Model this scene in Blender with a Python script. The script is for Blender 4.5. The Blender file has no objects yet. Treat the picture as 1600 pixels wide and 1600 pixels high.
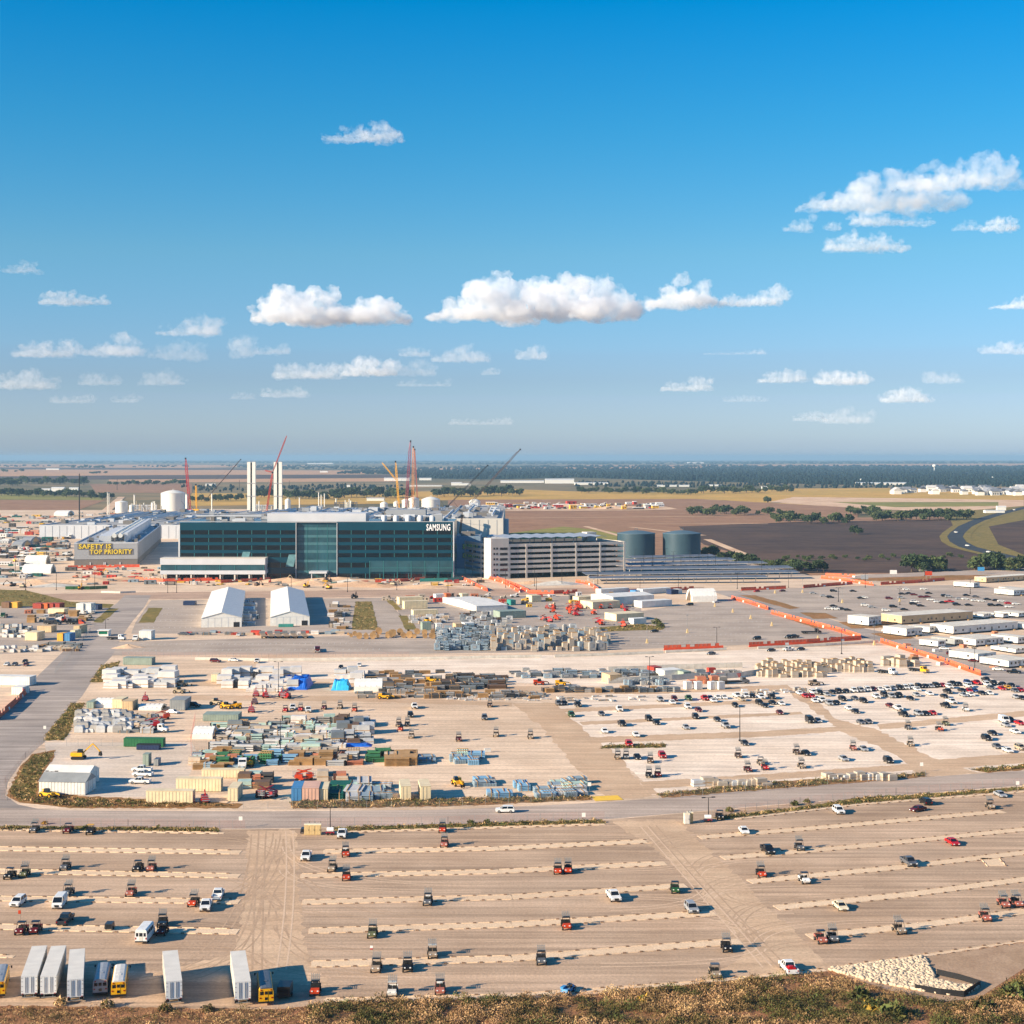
import bpy, bmesh, math, random
import numpy as np
from mathutils import Vector, Matrix

# ------------------------------------------------------------------ camera, sky, sun, exposure
SC = bpy.context.scene
COL = SC.collection
F, H, YH = 2400.0, 90.0, 714.0          # focal length in photo pixels, eye height (m), eye level row
cam = bpy.data.cameras.new("camera")
cam.sensor_width = 36.0
cam.lens = 36.0 * F / 1600.0
cam.shift_y = -(800.0 - YH) / 1600.0
cam.clip_start = 1.0
cam.clip_end = 150000.0
cam_ob = bpy.data.objects.new("camera", cam)
cam_ob.location = (0, 0, H)
cam_ob.rotation_euler = (math.radians(90), 0, 0)
COL.objects.link(cam_ob)
SC.camera = cam_ob

SUN_EL = math.radians(21.0)
SUN_AZ = math.radians(245.0)            # compass bearing the light comes from (camera looks north)
world = bpy.data.worlds.new("World")
SC.world = world
world.use_nodes = True
wn = world.node_tree
wn.nodes.clear()
w_out = wn.nodes.new("ShaderNodeOutputWorld")
w_bg = wn.nodes.new("ShaderNodeBackground")
w_sky = wn.nodes.new("ShaderNodeTexSky")
w_sky.sky_type = 'NISHITA'
w_sky.sun_disc = False
w_sky.sun_elevation = SUN_EL
w_sky.sun_rotation = SUN_AZ
w_sky.altitude = 90
w_sky.air_density = 1.0
w_sky.dust_density = 0.6
w_sky.ozone_density = 3.0
w_hsv = wn.nodes.new("ShaderNodeHueSaturation")
w_hsv.inputs['Saturation'].default_value = 1.25
w_hsv.inputs['Hue'].default_value = 0.485
wn.links.new(w_sky.outputs[0], w_hsv.inputs['Color'])
w_tc = wn.nodes.new("ShaderNodeTexCoord")
w_sep = wn.nodes.new("ShaderNodeSeparateXYZ")
wn.links.new(w_tc.outputs['Generated'], w_sep.inputs[0])
w_rmp = wn.nodes.new("ShaderNodeValToRGB")      # clear-air tint by elevation: deep blue overhead, paler low down
w_rmp.color_ramp.elements[0].position = 0.0
w_rmp.color_ramp.elements[0].color = (0.61, 0.79, 1.34, 1)
w_rmp.color_ramp.elements[1].position = 1.0
w_rmp.color_ramp.elements[1].color = (0.45, 0.70, 1.0, 1)
for _z, _c in ((0.05, (0.515, 0.595, 0.90)), (0.13, (0.52, 0.68, 0.80)), (0.21, (0.23, 0.68, 0.86)), (0.285, (0.0, 0.65, 0.93)), (0.45, (0.25, 0.65, 0.95))):
    _e = w_rmp.color_ramp.elements.new(_z)
    _e.color = _c + (1,)
wn.links.new(w_sep.outputs['Z'], w_rmp.inputs['Fac'])
w_mul = wn.nodes.new("ShaderNodeMix")
w_mul.data_type = 'RGBA'
w_mul.blend_type = 'MULTIPLY'
w_mul.inputs[0].default_value = 1.0
wn.links.new(w_hsv.outputs[0], w_mul.inputs[6])
wn.links.new(w_rmp.outputs[0], w_mul.inputs[7])
wn.links.new(w_mul.outputs[2], w_bg.inputs['Color'])
w_bg.inputs['Strength'].default_value = 0.089
wn.links.new(w_bg.outputs[0], w_out.inputs['Surface'])

sun = bpy.data.lights.new("sun", 'SUN')
sun.energy = 5.0
sun.angle = math.radians(0.5)
sun.color = (1.0, 0.84, 0.64)
sun_ob = bpy.data.objects.new("sun", sun)
_to = Vector((math.sin(SUN_AZ) * math.cos(SUN_EL), math.cos(SUN_AZ) * math.cos(SUN_EL), math.sin(SUN_EL)))
sun_ob.rotation_euler = _to.to_track_quat('Z', 'Y').to_euler()
sun_ob.location = (-200, -100, 300)
COL.objects.link(sun_ob)

SC.view_settings.view_transform = 'Standard'
SC.view_settings.look = 'None'
SC.view_settings.exposure = 1.03
SC.view_settings.gamma = 1.0
SC.render.engine = 'CYCLES'
SC.cycles.max_bounces = 8
SC.cycles.diffuse_bounces = 2
SC.cycles.glossy_bounces = 2
SC.cycles.transmission_bounces = 2
SC.cycles.volume_bounces = 7
SC.cycles.transparent_max_bounces = 8
SC.cycles.use_denoising = True
SC.cycles.use_adaptive_sampling = True
SC.cycles.adaptive_threshold = 0.01
SC.cycles.caustics_reflective = False
SC.cycles.caustics_refractive = False

rng = random.Random(7)

# ------------------------------------------------------------------ helpers
def G(px, py, z=0.0):
    """photo pixel of a point standing at height z -> world point"""
    d = F * (H - z) / (py - YH)
    return Vector(((px - 800.0) * d / F, d, z))

def sc(py):
    """photo pixels per metre at ground row py"""
    return (py - YH) / H

def rowang(px):
    return max(-0.08, (px - 350.0) / 3000.0)

def lin(r, g, b):
    f = lambda c: (c / 255.0 / 12.92) if c <= 10.31 else ((c / 255.0 + 0.055) / 1.055) ** 2.4
    return (f(r), f(g), f(b), 1.0)

MATS = {}
def mat(name, col, rough=0.7, metal=0.0, var=0.10, scale=0.6, spec=0.3, coat=0.0, bump=0.0, alpha=None):
    """a painted / plain surface with a little procedural unevenness"""
    if name in MATS:
        return MATS[name]
    m = bpy.data.materials.new(name)
    m.use_nodes = True
    nt = m.node_tree
    p = nt.nodes['Principled BSDF']
    p.inputs['Roughness'].default_value = rough
    p.inputs['Metallic'].default_value = metal
    p.inputs['Specular IOR Level'].default_value = spec
    p.inputs['Coat Weight'].default_value = coat
    tc = nt.nodes.new("ShaderNodeTexCoord")
    nz = nt.nodes.new("ShaderNodeTexNoise")
    nz.inputs['Scale'].default_value = scale
    nz.inputs['Detail'].default_value = 5.0
    nt.links.new(tc.outputs['Object'], nz.inputs['Vector'])
    rp = nt.nodes.new("ShaderNodeValToRGB")
    rp.color_ramp.elements[0].position = 0.3
    rp.color_ramp.elements[1].position = 0.7
    rp.color_ramp.elements[0].color = tuple(c * (1 - var) for c in col[:3]) + (1,)
    rp.color_ramp.elements[1].color = tuple(min(1, c * (1 + var)) for c in col[:3]) + (1,)
    nt.links.new(nz.outputs['Fac'], rp.inputs['Fac'])
    nt.links.new(rp.outputs['Color'], p.inputs['Base Color'])
    if bump:
        b = nt.nodes.new("ShaderNodeBump")
        b.inputs['Strength'].default_value = bump
        b.inputs['Distance'].default_value = 0.2
        nt.links.new(nz.outputs['Fac'], b.inputs['Height'])
        nt.links.new(b.outputs[0], p.inputs['Normal'])
    MATS[name] = m
    return m

def ground_mat(name, a, b, c=None, streak=0.0, ang=0.0, big=0.012, mid=0.15, fine=1.6, rough=0.95, cfac=0.5, streak_len=0.012, bump=0.25):
    """earth / gravel / asphalt: three octaves of blotches, optional long wheel streaks along ang"""
    warm = lambda q: (q[0] * 1.05, q[1] * 0.97, q[2] * 0.885, 1)
    a, b, c = warm(a), warm(b), warm(c) if c else None
    m = bpy.data.materials.new(name)
    m.use_nodes = True
    nt = m.node_tree
    N, L = nt.nodes, nt.links
    p = N['Principled BSDF']
    p.inputs['Roughness'].default_value = rough
    p.inputs['Specular IOR Level'].default_value = 0.15
    geo = N.new("ShaderNodeNewGeometry")
    def noise(scale, detail=4, vec=None, rgh=0.6):
        n = N.new("ShaderNodeTexNoise")
        n.inputs['Scale'].default_value = scale
        n.inputs['Detail'].default_value = detail
        n.inputs['Roughness'].default_value = rgh
        L.new(vec or geo.outputs['Position'], n.inputs['Vector'])
        return n.outputs['Fac']
    def ramp(fac, lo, hi, c0, c1):
        r = N.new("ShaderNodeValToRGB")
        r.color_ramp.elements[0].position = lo
        r.color_ramp.elements[1].position = hi
        r.color_ramp.elements[0].color = c0
        r.color_ramp.elements[1].color = c1
        L.new(fac, r.inputs['Fac'])
        return r.outputs['Color']
    def mix(mode, fac, x, y):
        q = N.new("ShaderNodeMix")
        q.data_type = 'RGBA'
        q.blend_type = mode
        if isinstance(fac, (int, float)):
            q.inputs[0].default_value = fac
        else:
            L.new(fac, q.inputs[0])
        for s, k in ((x, 6), (y, 7)):
            if isinstance(s, tuple):
                q.inputs[k].default_value = s
            else:
                L.new(s, q.inputs[k])
        return q.outputs[2]
    g = lambda v: (v, v, v, 1)
    base = ramp(noise(mid, 6), 0.34, 0.66, a, b)
    if c:
        f = ramp(noise(big, 5), 0.45, 0.62, g(0), g(cfac))
        base = mix('MIX', f, base, c)
    fn = noise(fine, 3)
    base = mix('MULTIPLY', 0.5, base, ramp(fn, 0.3, 0.7, g(0.72), g(1.25)))
    if streak:
        mp = N.new("ShaderNodeMapping")
        mp.inputs['Rotation'].default_value = (0, 0, -ang)
        mp.inputs['Scale'].default_value = (streak_len, 0.55, 1)
        L.new(geo.outputs['Position'], mp.inputs['Vector'])
        base = mix('MULTIPLY', streak, base, ramp(noise(1.0, 6, mp.outputs[0], 0.65), 0.36, 0.64, g(0.62), g(1.22)))
        mp = N.new("ShaderNodeMapping")           # broad bands along the rows
        mp.inputs['Rotation'].default_value = (0, 0, -ang)
        mp.inputs['Scale'].default_value = (streak_len * .5, 0.11, 1)
        L.new(geo.outputs['Position'], mp.inputs['Vector'])
        base = mix('MULTIPLY', streak * .6, base, ramp(noise(1.0, 4, mp.outputs[0], 0.6), 0.4, 0.6, g(0.80), g(1.18)))
    if streak:                                   # fainter wheel tracks crossing at other angles
        for k, (da, ss) in enumerate(((0.5, 0.3), (-0.35, 0.22), (1.45, 0.16))):
            mp = N.new("ShaderNodeMapping")
            mp.inputs['Rotation'].default_value = (0, 0, -ang - da)
            mp.inputs['Location'].default_value = (31.0 * k, 17.0 * k, 0)
            mp.inputs['Scale'].default_value = (streak_len * 1.8, 0.42, 1)
            L.new(geo.outputs['Position'], mp.inputs['Vector'])
            base = mix('MULTIPLY', ss, base, ramp(noise(1.0, 4, mp.outputs[0], 0.6), 0.42, 0.6, g(0.78), g(1.14)))
        pt = noise(0.035, 6, None, 0.7)              # worn and damp patches
        base = mix('MULTIPLY', 0.35, base, ramp(pt, 0.38, 0.6, g(0.80), g(1.18)))
    L.new(base, p.inputs['Base Color'])
    if bump:
        bm = N.new("ShaderNodeBump")
        bm.inputs['Strength'].default_value = bump
        bm.inputs['Distance'].default_value = 0.3
        L.new(fn, bm.inputs['Height'])
        L.new(bm.outputs[0], p.inputs['Normal'])
    return m

class MB:
    """collects boxes, bars, prisms and lathes, then links them as ONE mesh object"""
    def __init__(self):
        self.v, self.f, self.m = [], [], []
        self.smooth = []
    def add(self, vs, fs, mi=0, sm=False):
        o = len(self.v)
        self.v += [tuple(p) for p in vs]
        for q in fs:
            self.f.append(tuple(i + o for i in q))
            self.m.append(mi)
            self.smooth.append(sm)
        return self
    def box(self, x0, x1, y0, y1, z0, z1, mi=0, taper=None):
        t = taper or (0, 0)
        vs = [(x0, y0, z0), (x1, y0, z0), (x1, y1, z0), (x0, y1, z0),
              (x0 + t[0], y0 + t[1], z1), (x1 - t[0], y0 + t[1], z1), (x1 - t[0], y1 - t[1], z1), (x0 + t[0], y1 - t[1], z1)]
        return self.add(vs, [(0, 3, 2, 1), (4, 5, 6, 7), (0, 1, 5, 4), (1, 2, 6, 5), (2, 3, 7, 6), (3, 0, 4, 7)], mi)
    def cbox(self, c, s, mi=0, rz=0.0):
        hx, hy = s[0] / 2, s[1] / 2
        co, si = math.cos(rz), math.sin(rz)
        vs = []
        for z in (c[2], c[2] + s[2]):
            for x, y in ((-hx, -hy), (hx, -hy), (hx, hy), (-hx, hy)):
                vs.append((c[0] + x * co - y * si, c[1] + x * si + y * co, z))
        return self.add(vs, [(0, 3, 2, 1), (4, 5, 6, 7), (0, 1, 5, 4), (1, 2, 6, 5), (2, 3, 7, 6), (3, 0, 4, 7)], mi)
    def bar(self, a, b, r, mi=0, n=4, r2=None, cap=True, sm=False):
        a, b = Vector(a), Vector(b)
        d = b - a
        if d.length < 1e-6:
            return self
        q = d.to_track_quat('Z', 'Y')
        r2 = r if r2 is None else r2
        vs = []
        for c, rr in ((a, r), (b, r2)):
            for k in range(n):
                t = 2 * math.pi * (k + 0.5) / n
                vs.append(c + q @ Vector((rr * math.cos(t), rr * math.sin(t), 0)))
        fs = [(k, (k + 1) % n, n + (k + 1) % n, n + k) for k in range(n)]
        self.add(vs, fs, mi, sm)
        if cap:
            self.add(vs, [tuple(range(n - 1, -1, -1)), tuple(range(n, 2 * n))], mi)
        return self
    def prism(self, prof, x0, x1, mi=0, axis='x', sm=False):
        """closed profile [(u, z)] swept along an axis"""
        n = len(prof)
        if axis == 'x':
            vs = [(x0, u, z) for u, z in prof] + [(x1, u, z) for u, z in prof]
        else:
            vs = [(u, x0, z) for u, z in prof] + [(u, x1, z) for u, z in prof]
        fs = [(k, (k + 1) % n, n + (k + 1) % n, n + k) for k in range(n)]
        fs += [tuple(range(n - 1, -1, -1)), tuple(range(n, 2 * n))]
        return self.add(vs, fs, mi, sm)
    def lathe(self, prof, n=20, mi=0, c=(0, 0, 0), sm=True):
        """profile [(r, z)] turned about a vertical axis at c"""
        vs = []
        for r, z in prof:
            for k in range(n):
                t = 2 * math.pi * k / n
                vs.append((c[0] + r * math.cos(t), c[1] + r * math.sin(t), c[2] + z))
        fs = []
        for j in range(len(prof) - 1):
            for k in range(n):
                fs.append((j * n + k, j * n + (k + 1) % n, (j + 1) * n + (k + 1) % n, (j + 1) * n + k))
        self.add(vs, fs, mi, sm)
        return self.add(vs, [tuple(range(n - 1, -1, -1)), tuple(range((len(prof) - 1) * n, len(prof) * n))], mi)
    def wheel(self, x, y, z, r, w, mi=0, axis='x', n=12):
        d = Vector((w / 2, 0, 0)) if axis == 'x' else Vector((0, w / 2, 0))
        return self.bar(Vector((x, y, z)) - d, Vector((x, y, z)) + d, r, mi, n)
    def poly(self, pts, z=None, mi=0):
        vs = [(p[0], p[1], p[2] if z is None else z) for p in pts]
        return self.add(vs, [tuple(range(len(vs)))], mi)
    def mesh(self, name, mats):
        me = bpy.data.meshes.new(name)
        me.from_pydata(self.v, [], self.f)
        mats = mats if isinstance(mats, (list, tuple)) else [mats]
        for m in mats:
            me.materials.append(m)
        me.polygons.foreach_set('material_index', self.m)
        me.polygons.foreach_set('use_smooth', self.smooth)
        me.update()
        return me
    def build(self, name, mats, parent=None, loc=None, rz=0.0):
        ob = bpy.data.objects.new(name, self.mesh(name, mats))
        COL.objects.link(ob)
        if parent:
            ob.parent = parent
        if loc is not None:
            ob.location = loc
        if rz:
            ob.rotation_euler.z = rz
        return ob

def empty(name, loc=(0, 0, 0), rz=0.0):
    o = bpy.data.objects.new(name, None)
    o.empty_display_size = 0.5
    o.location = loc
    o.rotation_euler.z = rz
    COL.objects.link(o)
    return o

REG = []          # every counted thing: (object, description, zone)
ZONES = {}        # zone -> (phrase, anchor phrase, anchor pixel)
def tag(o, label, cat, group=None):
    o['label'] = label
    o['category'] = cat
    if group:
        o['group'] = group
    return o
def reg(o, desc, zone, cat, group, p):
    """labels of these are finished at the end, when all neighbours are known"""
    o['category'] = cat
    o['group'] = group
    REG.append((o, desc, zone, Vector(p)))
    return o
def setting(o, kind='structure'):
    o['kind'] = kind
    return o
def copy_tree(o, parent=None):
    c = o.copy()
    COL.objects.link(c)
    if parent:
        c.parent = parent
    for ch in o.children:
        copy_tree(ch, c)
    return c

PROTO = {}
HOLD = []
def spawn(key, maker, loc, rz=0.0, s=1.0):
    """first use builds the thing, later uses copy it and its parts"""
    if key not in PROTO:
        o = maker()
        PROTO[key] = o
    else:
        o = copy_tree(PROTO[key])
    o.location = loc
    o.rotation_euler.z = rz
    if s != 1.0:
        o.scale = (s, s, s)
    return o

_U = ['first', 'second', 'third', 'fourth', 'fifth', 'sixth', 'seventh', 'eighth', 'ninth']
ORD = _U + ['tenth', 'eleventh', 'twelfth', 'thirteenth', 'fourteenth', 'fifteenth', 'sixteenth', 'seventeenth', 'eighteenth', 'nineteenth']
for _t, _e in (('twent', 'twenty'), ('thirt', 'thirty'), ('fort', 'forty'), ('fift', 'fifty'), ('sixt', 'sixty'), ('sevent', 'seventy'), ('eight', 'eighty'), ('ninet', 'ninety')):
    ORD += [_t + 'ieth'] + [_e + '-' + w for w in _U]

def _ico(sub):
    b = bmesh.new()
    bmesh.ops.create_icosphere(b, subdivisions=sub, radius=1.0)
    b.verts.ensure_lookup_table()
    v = np.array([q.co[:] for q in b.verts])
    f = np.array([[w.index for w in q.verts] for q in b.faces])
    b.free()
    return v, f
ICO = {k: _ico(k) for k in (1, 2, 3)}
class Lobes:
    """many spheres gathered quickly into one mesh"""
    def __init__(self):
        self.v, self.f, self.n = [], [], 0
    def add(self, c, r, sub=2):
        v, f = ICO[sub]
        self.v.append(v * np.array(r) + np.array(c))
        self.f.append(f + self.n)
        self.n += len(v)
    def mesh(self, name):
        v, f = np.concatenate(self.v), np.concatenate(self.f)
        return tri_mesh(name, v, f)
def tri_mesh(name, v, f):
    me = bpy.data.meshes.new(name)
    me.vertices.add(len(v))
    me.vertices.foreach_set('co', np.asarray(v, dtype=np.float32).ravel())
    k = f.shape[1]
    me.loops.add(len(f) * k)
    me.loops.foreach_set('vertex_index', np.asarray(f, dtype=np.int32).ravel())
    me.polygons.add(len(f))
    me.polygons.foreach_set('loop_start', np.arange(0, len(f) * k, k, dtype=np.int32))
    me.update(calc_edges=True)
    return me

# ------------------------------------------------------------------ ground, roads, fields
ROUGH = {'dirt_aisle': 2.2, 'cross_aisle': 1.0, 'grass_verge': 1.2, 'bright_lot': .8, 'yard_gravel': 1.0, 'brush_bank': 1.6, 'haul_road': 1.0}
def sheet(name, px_pts, m, z=0.004, far=False):
    """a ground sheet given by the photo pixels of its corners"""
    if name in ROUGH:                            # worn, uneven edges
        r, out = random.Random(len(px_pts) * 7 + int(px_pts[0][0])), []
        for (x0, y0), (x1, y1) in zip(px_pts, px_pts[1:] + px_pts[:1]):
            n = max(1, int(math.hypot(x1 - x0, (y1 - y0) * 2) / 7))
            for k in range(n):
                a = ROUGH[name] * (0.3 if k == 0 else 1.0) * min(1.0, sc(y0) / 6)
                out.append((x0 + (x1 - x0) * k / n + r.uniform(-2.2, 2.2) * a, y0 + (y1 - y0) * k / n + r.uniform(-.8, .8) * a))
        px_pts = out
    pts = [G(x, y) for x, y in px_pts]
    bm = bmesh.new()
    vs = [bm.verts.new((p.x, p.y, z)) for p in pts]
    f = bm.faces.new(vs)
    if f.normal.z < 0:
        f.normal_flip()
    bmesh.ops.triangulate(bm, faces=[f])
    me = bpy.data.meshes.new(name)
    bm.normal_update()
    for q in bm.faces:
        if q.normal.z < 0:
            q.normal_flip()
    bm.to_mesh(me)
    bm.free()
    me.materials.append(m)
    o = bpy.data.objects.new(name, me)
    COL.objects.link(o)
    return setting(o)

M_plain = ground_mat("plain", lin(104, 100, 74), lin(150, 130, 96), lin(74, 80, 62), big=0.0006, mid=0.004, fine=0.03, cfac=0.8, bump=0)
M_gravel = ground_mat("pale_gravel", lin(214, 192, 168), lin(230, 209, 185), lin(204, 178, 150), streak=0.5, ang=0.18, mid=0.06, fine=1.0, cfac=0.5)
M_bright = ground_mat("bright_gravel", lin(232, 217, 200), lin(242, 229, 213), lin(222, 203, 181), streak=0.5, ang=0.2, mid=0.07, fine=1.2, cfac=0.35)
M_tan = ground_mat("lot_dirt", lin(178, 154, 131), lin(193, 170, 147), lin(202, 180, 158), streak=0.7, ang=0.02, mid=0.05, fine=1.8, cfac=0.6)
M_track = ground_mat("dirt_aisle", lin(196, 170, 143), lin(208, 184, 157), lin(190, 162, 134), streak=0.22, ang=1.35, mid=0.08, fine=1.5)
M_road = ground_mat("road_asphalt", lin(170, 157, 147), lin(186, 173, 162), lin(192, 178, 166), streak=0.5, ang=0.02, mid=0.05, fine=2.0)
M_road2 = ground_mat("road_asphalt_worn", lin(156, 149, 144), lin(172, 164, 158), lin(190, 179, 169), streak=0.7, ang=1.86, mid=0.05, fine=2.0)
M_lot = ground_mat("lot_asphalt", lin(164, 153, 143), lin(182, 171, 160), lin(194, 181, 167), streak=0.45, ang=0.15, mid=0.05, fine=1.2)
M_strip = ground_mat("pale_strip", lin(216, 193, 164), lin(226, 205, 178), lin(200, 174, 146), mid=0.5, fine=2.5)
M_pale = ground_mat("pale_hardstand", lin(206, 194, 180), lin(222, 210, 196), lin(212, 196, 176), mid=0.06, fine=1.2, streak=.3, ang=.3)
M_grass = ground_mat("dry_grass", lin(112, 104, 58), lin(150, 130, 76), lin(98, 100, 52), big=0.05, mid=0.3, fine=2.0, bump=0.8)
M_grassb = ground_mat("brown_grass", lin(140, 104, 66), lin(166, 124, 82), lin(112, 98, 56), big=0.05, mid=0.3, fine=2.0, bump=0.8)
M_bank = ground_mat("brush_bank", lin(126, 92, 66), lin(168, 122, 90), lin(112, 94, 60), big=0.08, mid=0.35, fine=2.0, bump=0.9)
M_soil = ground_mat("ploughed_soil", lin(146, 112, 86), lin(168, 132, 104), lin(154, 122, 97), streak=0.6, ang=0.3, streak_len=0.004, big=0.004, mid=0.02, fine=0.12, bump=0)
M_soil_dark_or_shaded = ground_mat("dark_and_shaded_soil", lin(72, 58, 52), lin(90, 73, 63), lin(112, 88, 72), streak=0.6, ang=0.3, streak_len=0.004, big=0.004, mid=0.02, fine=0.12, bump=0)  # dark far strips, and cloud shadow painted into the near field's colour
M_yel = ground_mat("yellow_field", lin(190, 152, 76), lin(208, 170, 92), lin(168, 150, 76), streak=0.5, ang=0.1, streak_len=0.002, big=0.003, mid=0.01, fine=0.1, bump=0)
M_ochre = ground_mat("stubble_field", lin(190, 148, 112), lin(204, 162, 126), lin(176, 142, 104), streak=0.4, ang=0.1, streak_len=0.002, big=0.003, mid=0.01, fine=0.08, bump=0)
M_green = ground_mat("green_field", lin(122, 124, 62), lin(150, 142, 76), lin(104, 112, 60), big=0.006, mid=0.03, fine=0.2, bump=0)
M_floor = ground_mat("woodland_floor", lin(30, 44, 38), lin(40, 54, 44), mid=0.01, fine=0.05, bump=0)
M_dirt = ground_mat("site_dirt", lin(206, 176, 146), lin(224, 198, 170), lin(186, 150, 120), big=0.02, mid=0.05, fine=0.7, cfac=0.7, bump=0.5)
M_hwy = ground_mat("highway_asphalt", lin(52, 58, 66), lin(66, 72, 80), mid=0.05, fine=1.0)
M_yellow = mat("yellow_mat", lin(236, 190, 70), rough=0.8)

g = MB()
R = 42000.0
g.poly([(-R, 100, -1), (R, 100, -1), (R, R, -1), (-R, R, -1)])
setting(g.build("ground_plain", M_plain))

# far fields, from the horizon towards the site (photo pixel outlines)
def field(name, pts, m, k):
    return sheet(name, pts, m, z=-0.9 + 0.02 * k)
FIELDS = [
    ("woodland_floor", [(640, 733), (760, 728.5), (1100, 727.5), (1600, 728), (1650, 729), (1650, 756), (1300, 757), (1060, 751), (900, 746), (760, 749), (650, 747)], M_floor),
    ("field", [(0, 725), (290, 726), (520, 727), (290, 731), (0, 730)], M_ochre),
    ("field", [(0, 730.2), (420, 732), (420, 734), (0, 733)], M_soil_dark_or_shaded),
    ("field", [(0, 733.2), (560, 735), (620, 738), (560, 741), (240, 742), (0, 744)], M_ochre),
    ("field", [(0, 744.2), (240, 742.2), (640, 741.2), (640, 746), (150, 749), (0, 748)], M_soil_dark_or_shaded),
    ("field", [(170, 749), (640, 746.5), (620, 752), (300, 753), (170, 752)], M_ochre),
    ("field", [(640, 734), (1100, 731), (1100, 729), (640, 731)], M_ochre),
    ("field", [(860, 727), (1600, 724), (1600, 727.5), (980, 729)], M_ochre),
    ("field", [(140, 756), (300, 755), (300, 770), (150, 769)], M_soil),
    ("field", [(0, 772), (72, 773), (160, 777), (160, 781), (0, 780)], M_green),
    ("field", [(0, 780.6), (165, 781), (120, 797), (0, 800)], M_soil),
    ("field", [(300, 770), (640, 772), (640, 786), (290, 790)], M_yel),
    ("field", [(640, 768), (800, 764), (900, 767.5), (1120, 770), (1130, 781), (750, 780), (640, 782)], M_yel),
    ("field", [(1080, 766), (1240, 763), (1600, 761), (1600, 796), (1330, 793), (1200, 786), (1130, 781), (1085, 772)], M_yel),
    ("field", [(1240, 776), (1420, 778), (1600, 781), (1600, 800), (1480, 800), (1330, 793), (1200, 784)], M_dirt),
    ("field", [(1300, 784), (1560, 784), (1560, 790), (1400, 792)], M_green),
    ("field", [(700, 780.4), (1085, 779), (1200, 785), (1340, 793), (1340, 808), (1560, 806), (1560, 900), (700, 900)], M_soil),
    ("field", [(1060, 822), (1240, 815), (1420, 812), (1540, 810), (1600, 840), (1600, 894), (1240, 894), (1180, 872), (1100, 850)], M_soil_dark_or_shaded),  # cloud shadow put into this field's colour
    ("field", [(880, 822), (960, 830), (1000, 846), (820, 846), (790, 833)], M_green),
    ("field", [(960, 790), (1340, 795), (1330, 799), (990, 797)], M_soil),
    ("field", [(1480, 800), (1600, 790), (1600, 870), (1560, 868), (1500, 846)], M_grass),
    ("field", [(1545, 822), (1600, 812), (1600, 866), (1560, 850)], M_soil_dark_or_shaded),
    ("field", [(780, 788), (1040, 791), (1060, 795), (1000, 797), (760, 798), (740, 792)], M_dirt),
]
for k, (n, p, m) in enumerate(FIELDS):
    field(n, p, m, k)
# pale field tracks
for a, b, w in (((770, 809.5), (1130, 806), 9), ((915, 822), (1000, 845), 8), ((985, 823), (1100, 836), 8), ((1005, 817), (1200, 818), 8), ((1105, 842), (1180, 872), 9), ((150, 812), (190, 776), 16), ((1030, 801), (1330, 806), 6)):
    pa, pb = G(*a), G(*b)
    d = (pb - pa).normalized(); n = Vector((-d.y, d.x, 0)) * w / 2
    q = MB(); q.poly([pa - n, pb - n, pb + n, pa + n], z=-0.35)
    setting(q.build("field_track", M_dirt))

# the site: one big dirt and gravel pad
sheet("site_ground", [(-80, 797), (170, 797), (300, 795), (760, 797), (800, 870), (960, 880), (1250, 900), (1350, 897), (1800, 900), (1800, 1640), (-200, 1640)], M_gravel, z=0.0)

E1, E2, E3, E4, E5 = 0.004, 0.008, 0.012, 0.016, 0.020
sheet("lot_ground", [(-100, 1294), (380, 1296), (700, 1291), (950, 1281), (1200, 1259), (1400, 1244), (1700, 1221), (1800, 1640), (-200, 1640)], M_tan, E1)
sheet("bright_lot", [(400, 1030), (700, 1026), (1000, 1022), (1350, 1008), (1400, 1010), (1560, 1055), (1640, 1075), (1700, 1195), (1030, 1240), (860, 1100), (1000, 1075), (700, 1062), (400, 1060)], M_bright, E1)
sheet("asphalt_lot", [(236, 938), (600, 934), (640, 975), (640, 990), (205, 990), (212, 972)], M_lot, E1)
sheet("asphalt_lot", [(186, 1003), (600, 992), (940, 986), (950, 1018), (600, 1022), (165, 1024)], M_lot, E2)
sheet("asphalt_lot", [(610, 931), (1000, 931), (1005, 988), (940, 985), (640, 992)], M_lot, E1)
sheet("asphalt_lot", [(1000, 955), (1110, 938), (1150, 936), (1345, 997), (1200, 1006), (950, 1016), (938, 990)], M_lot, E3)
sheet("asphalt_lot", [(1150, 922), (1330, 916), (1500, 914), (1640, 925), (1640, 972), (1440, 955), (1330, 975), (1255, 955)], M_lot, E1)
sheet("asphalt_lot", [(970, 868), (1110, 868), (1270, 900), (960, 905)], M_lot, E1)
sheet("access_road", [(1108, 923), (1150, 923), (1250, 952), (1330, 978), (1420, 995), (1640, 1060), (1640, 1092), (1540, 1057), (1400, 1007), (1340, 995)], M_road2, E4)
sheet("frontage_road", [(1300, 906), (1350, 898), (1640, 886), (1640, 896), (1420, 905)], M_road, E4)
sheet("yard_gravel", [(0, 945), (170, 950), (205, 930), (140, 985), (95, 1018), (0, 1022)], M_lot, E1)
sheet("yard_gravel_pale", [(70, 1160), (300, 1160), (310, 1180), (280, 1245), (90, 1245), (75, 1200)], M_pale, E1)
sheet("dirt_aisle", [(800, 1098), (868, 1098), (920, 1148), (970, 1185), (1000, 1225), (1035, 1240), (950, 1252), (900, 1200), (850, 1140)], M_track, E3)
sheet("dirt_aisle", [(1225, 1075), (1255, 1078), (1310, 1125), (1370, 1140), (1470, 1190), (1530, 1208), (1440, 1215), (1400, 1180), (1320, 1145)], M_track, E3)
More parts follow.
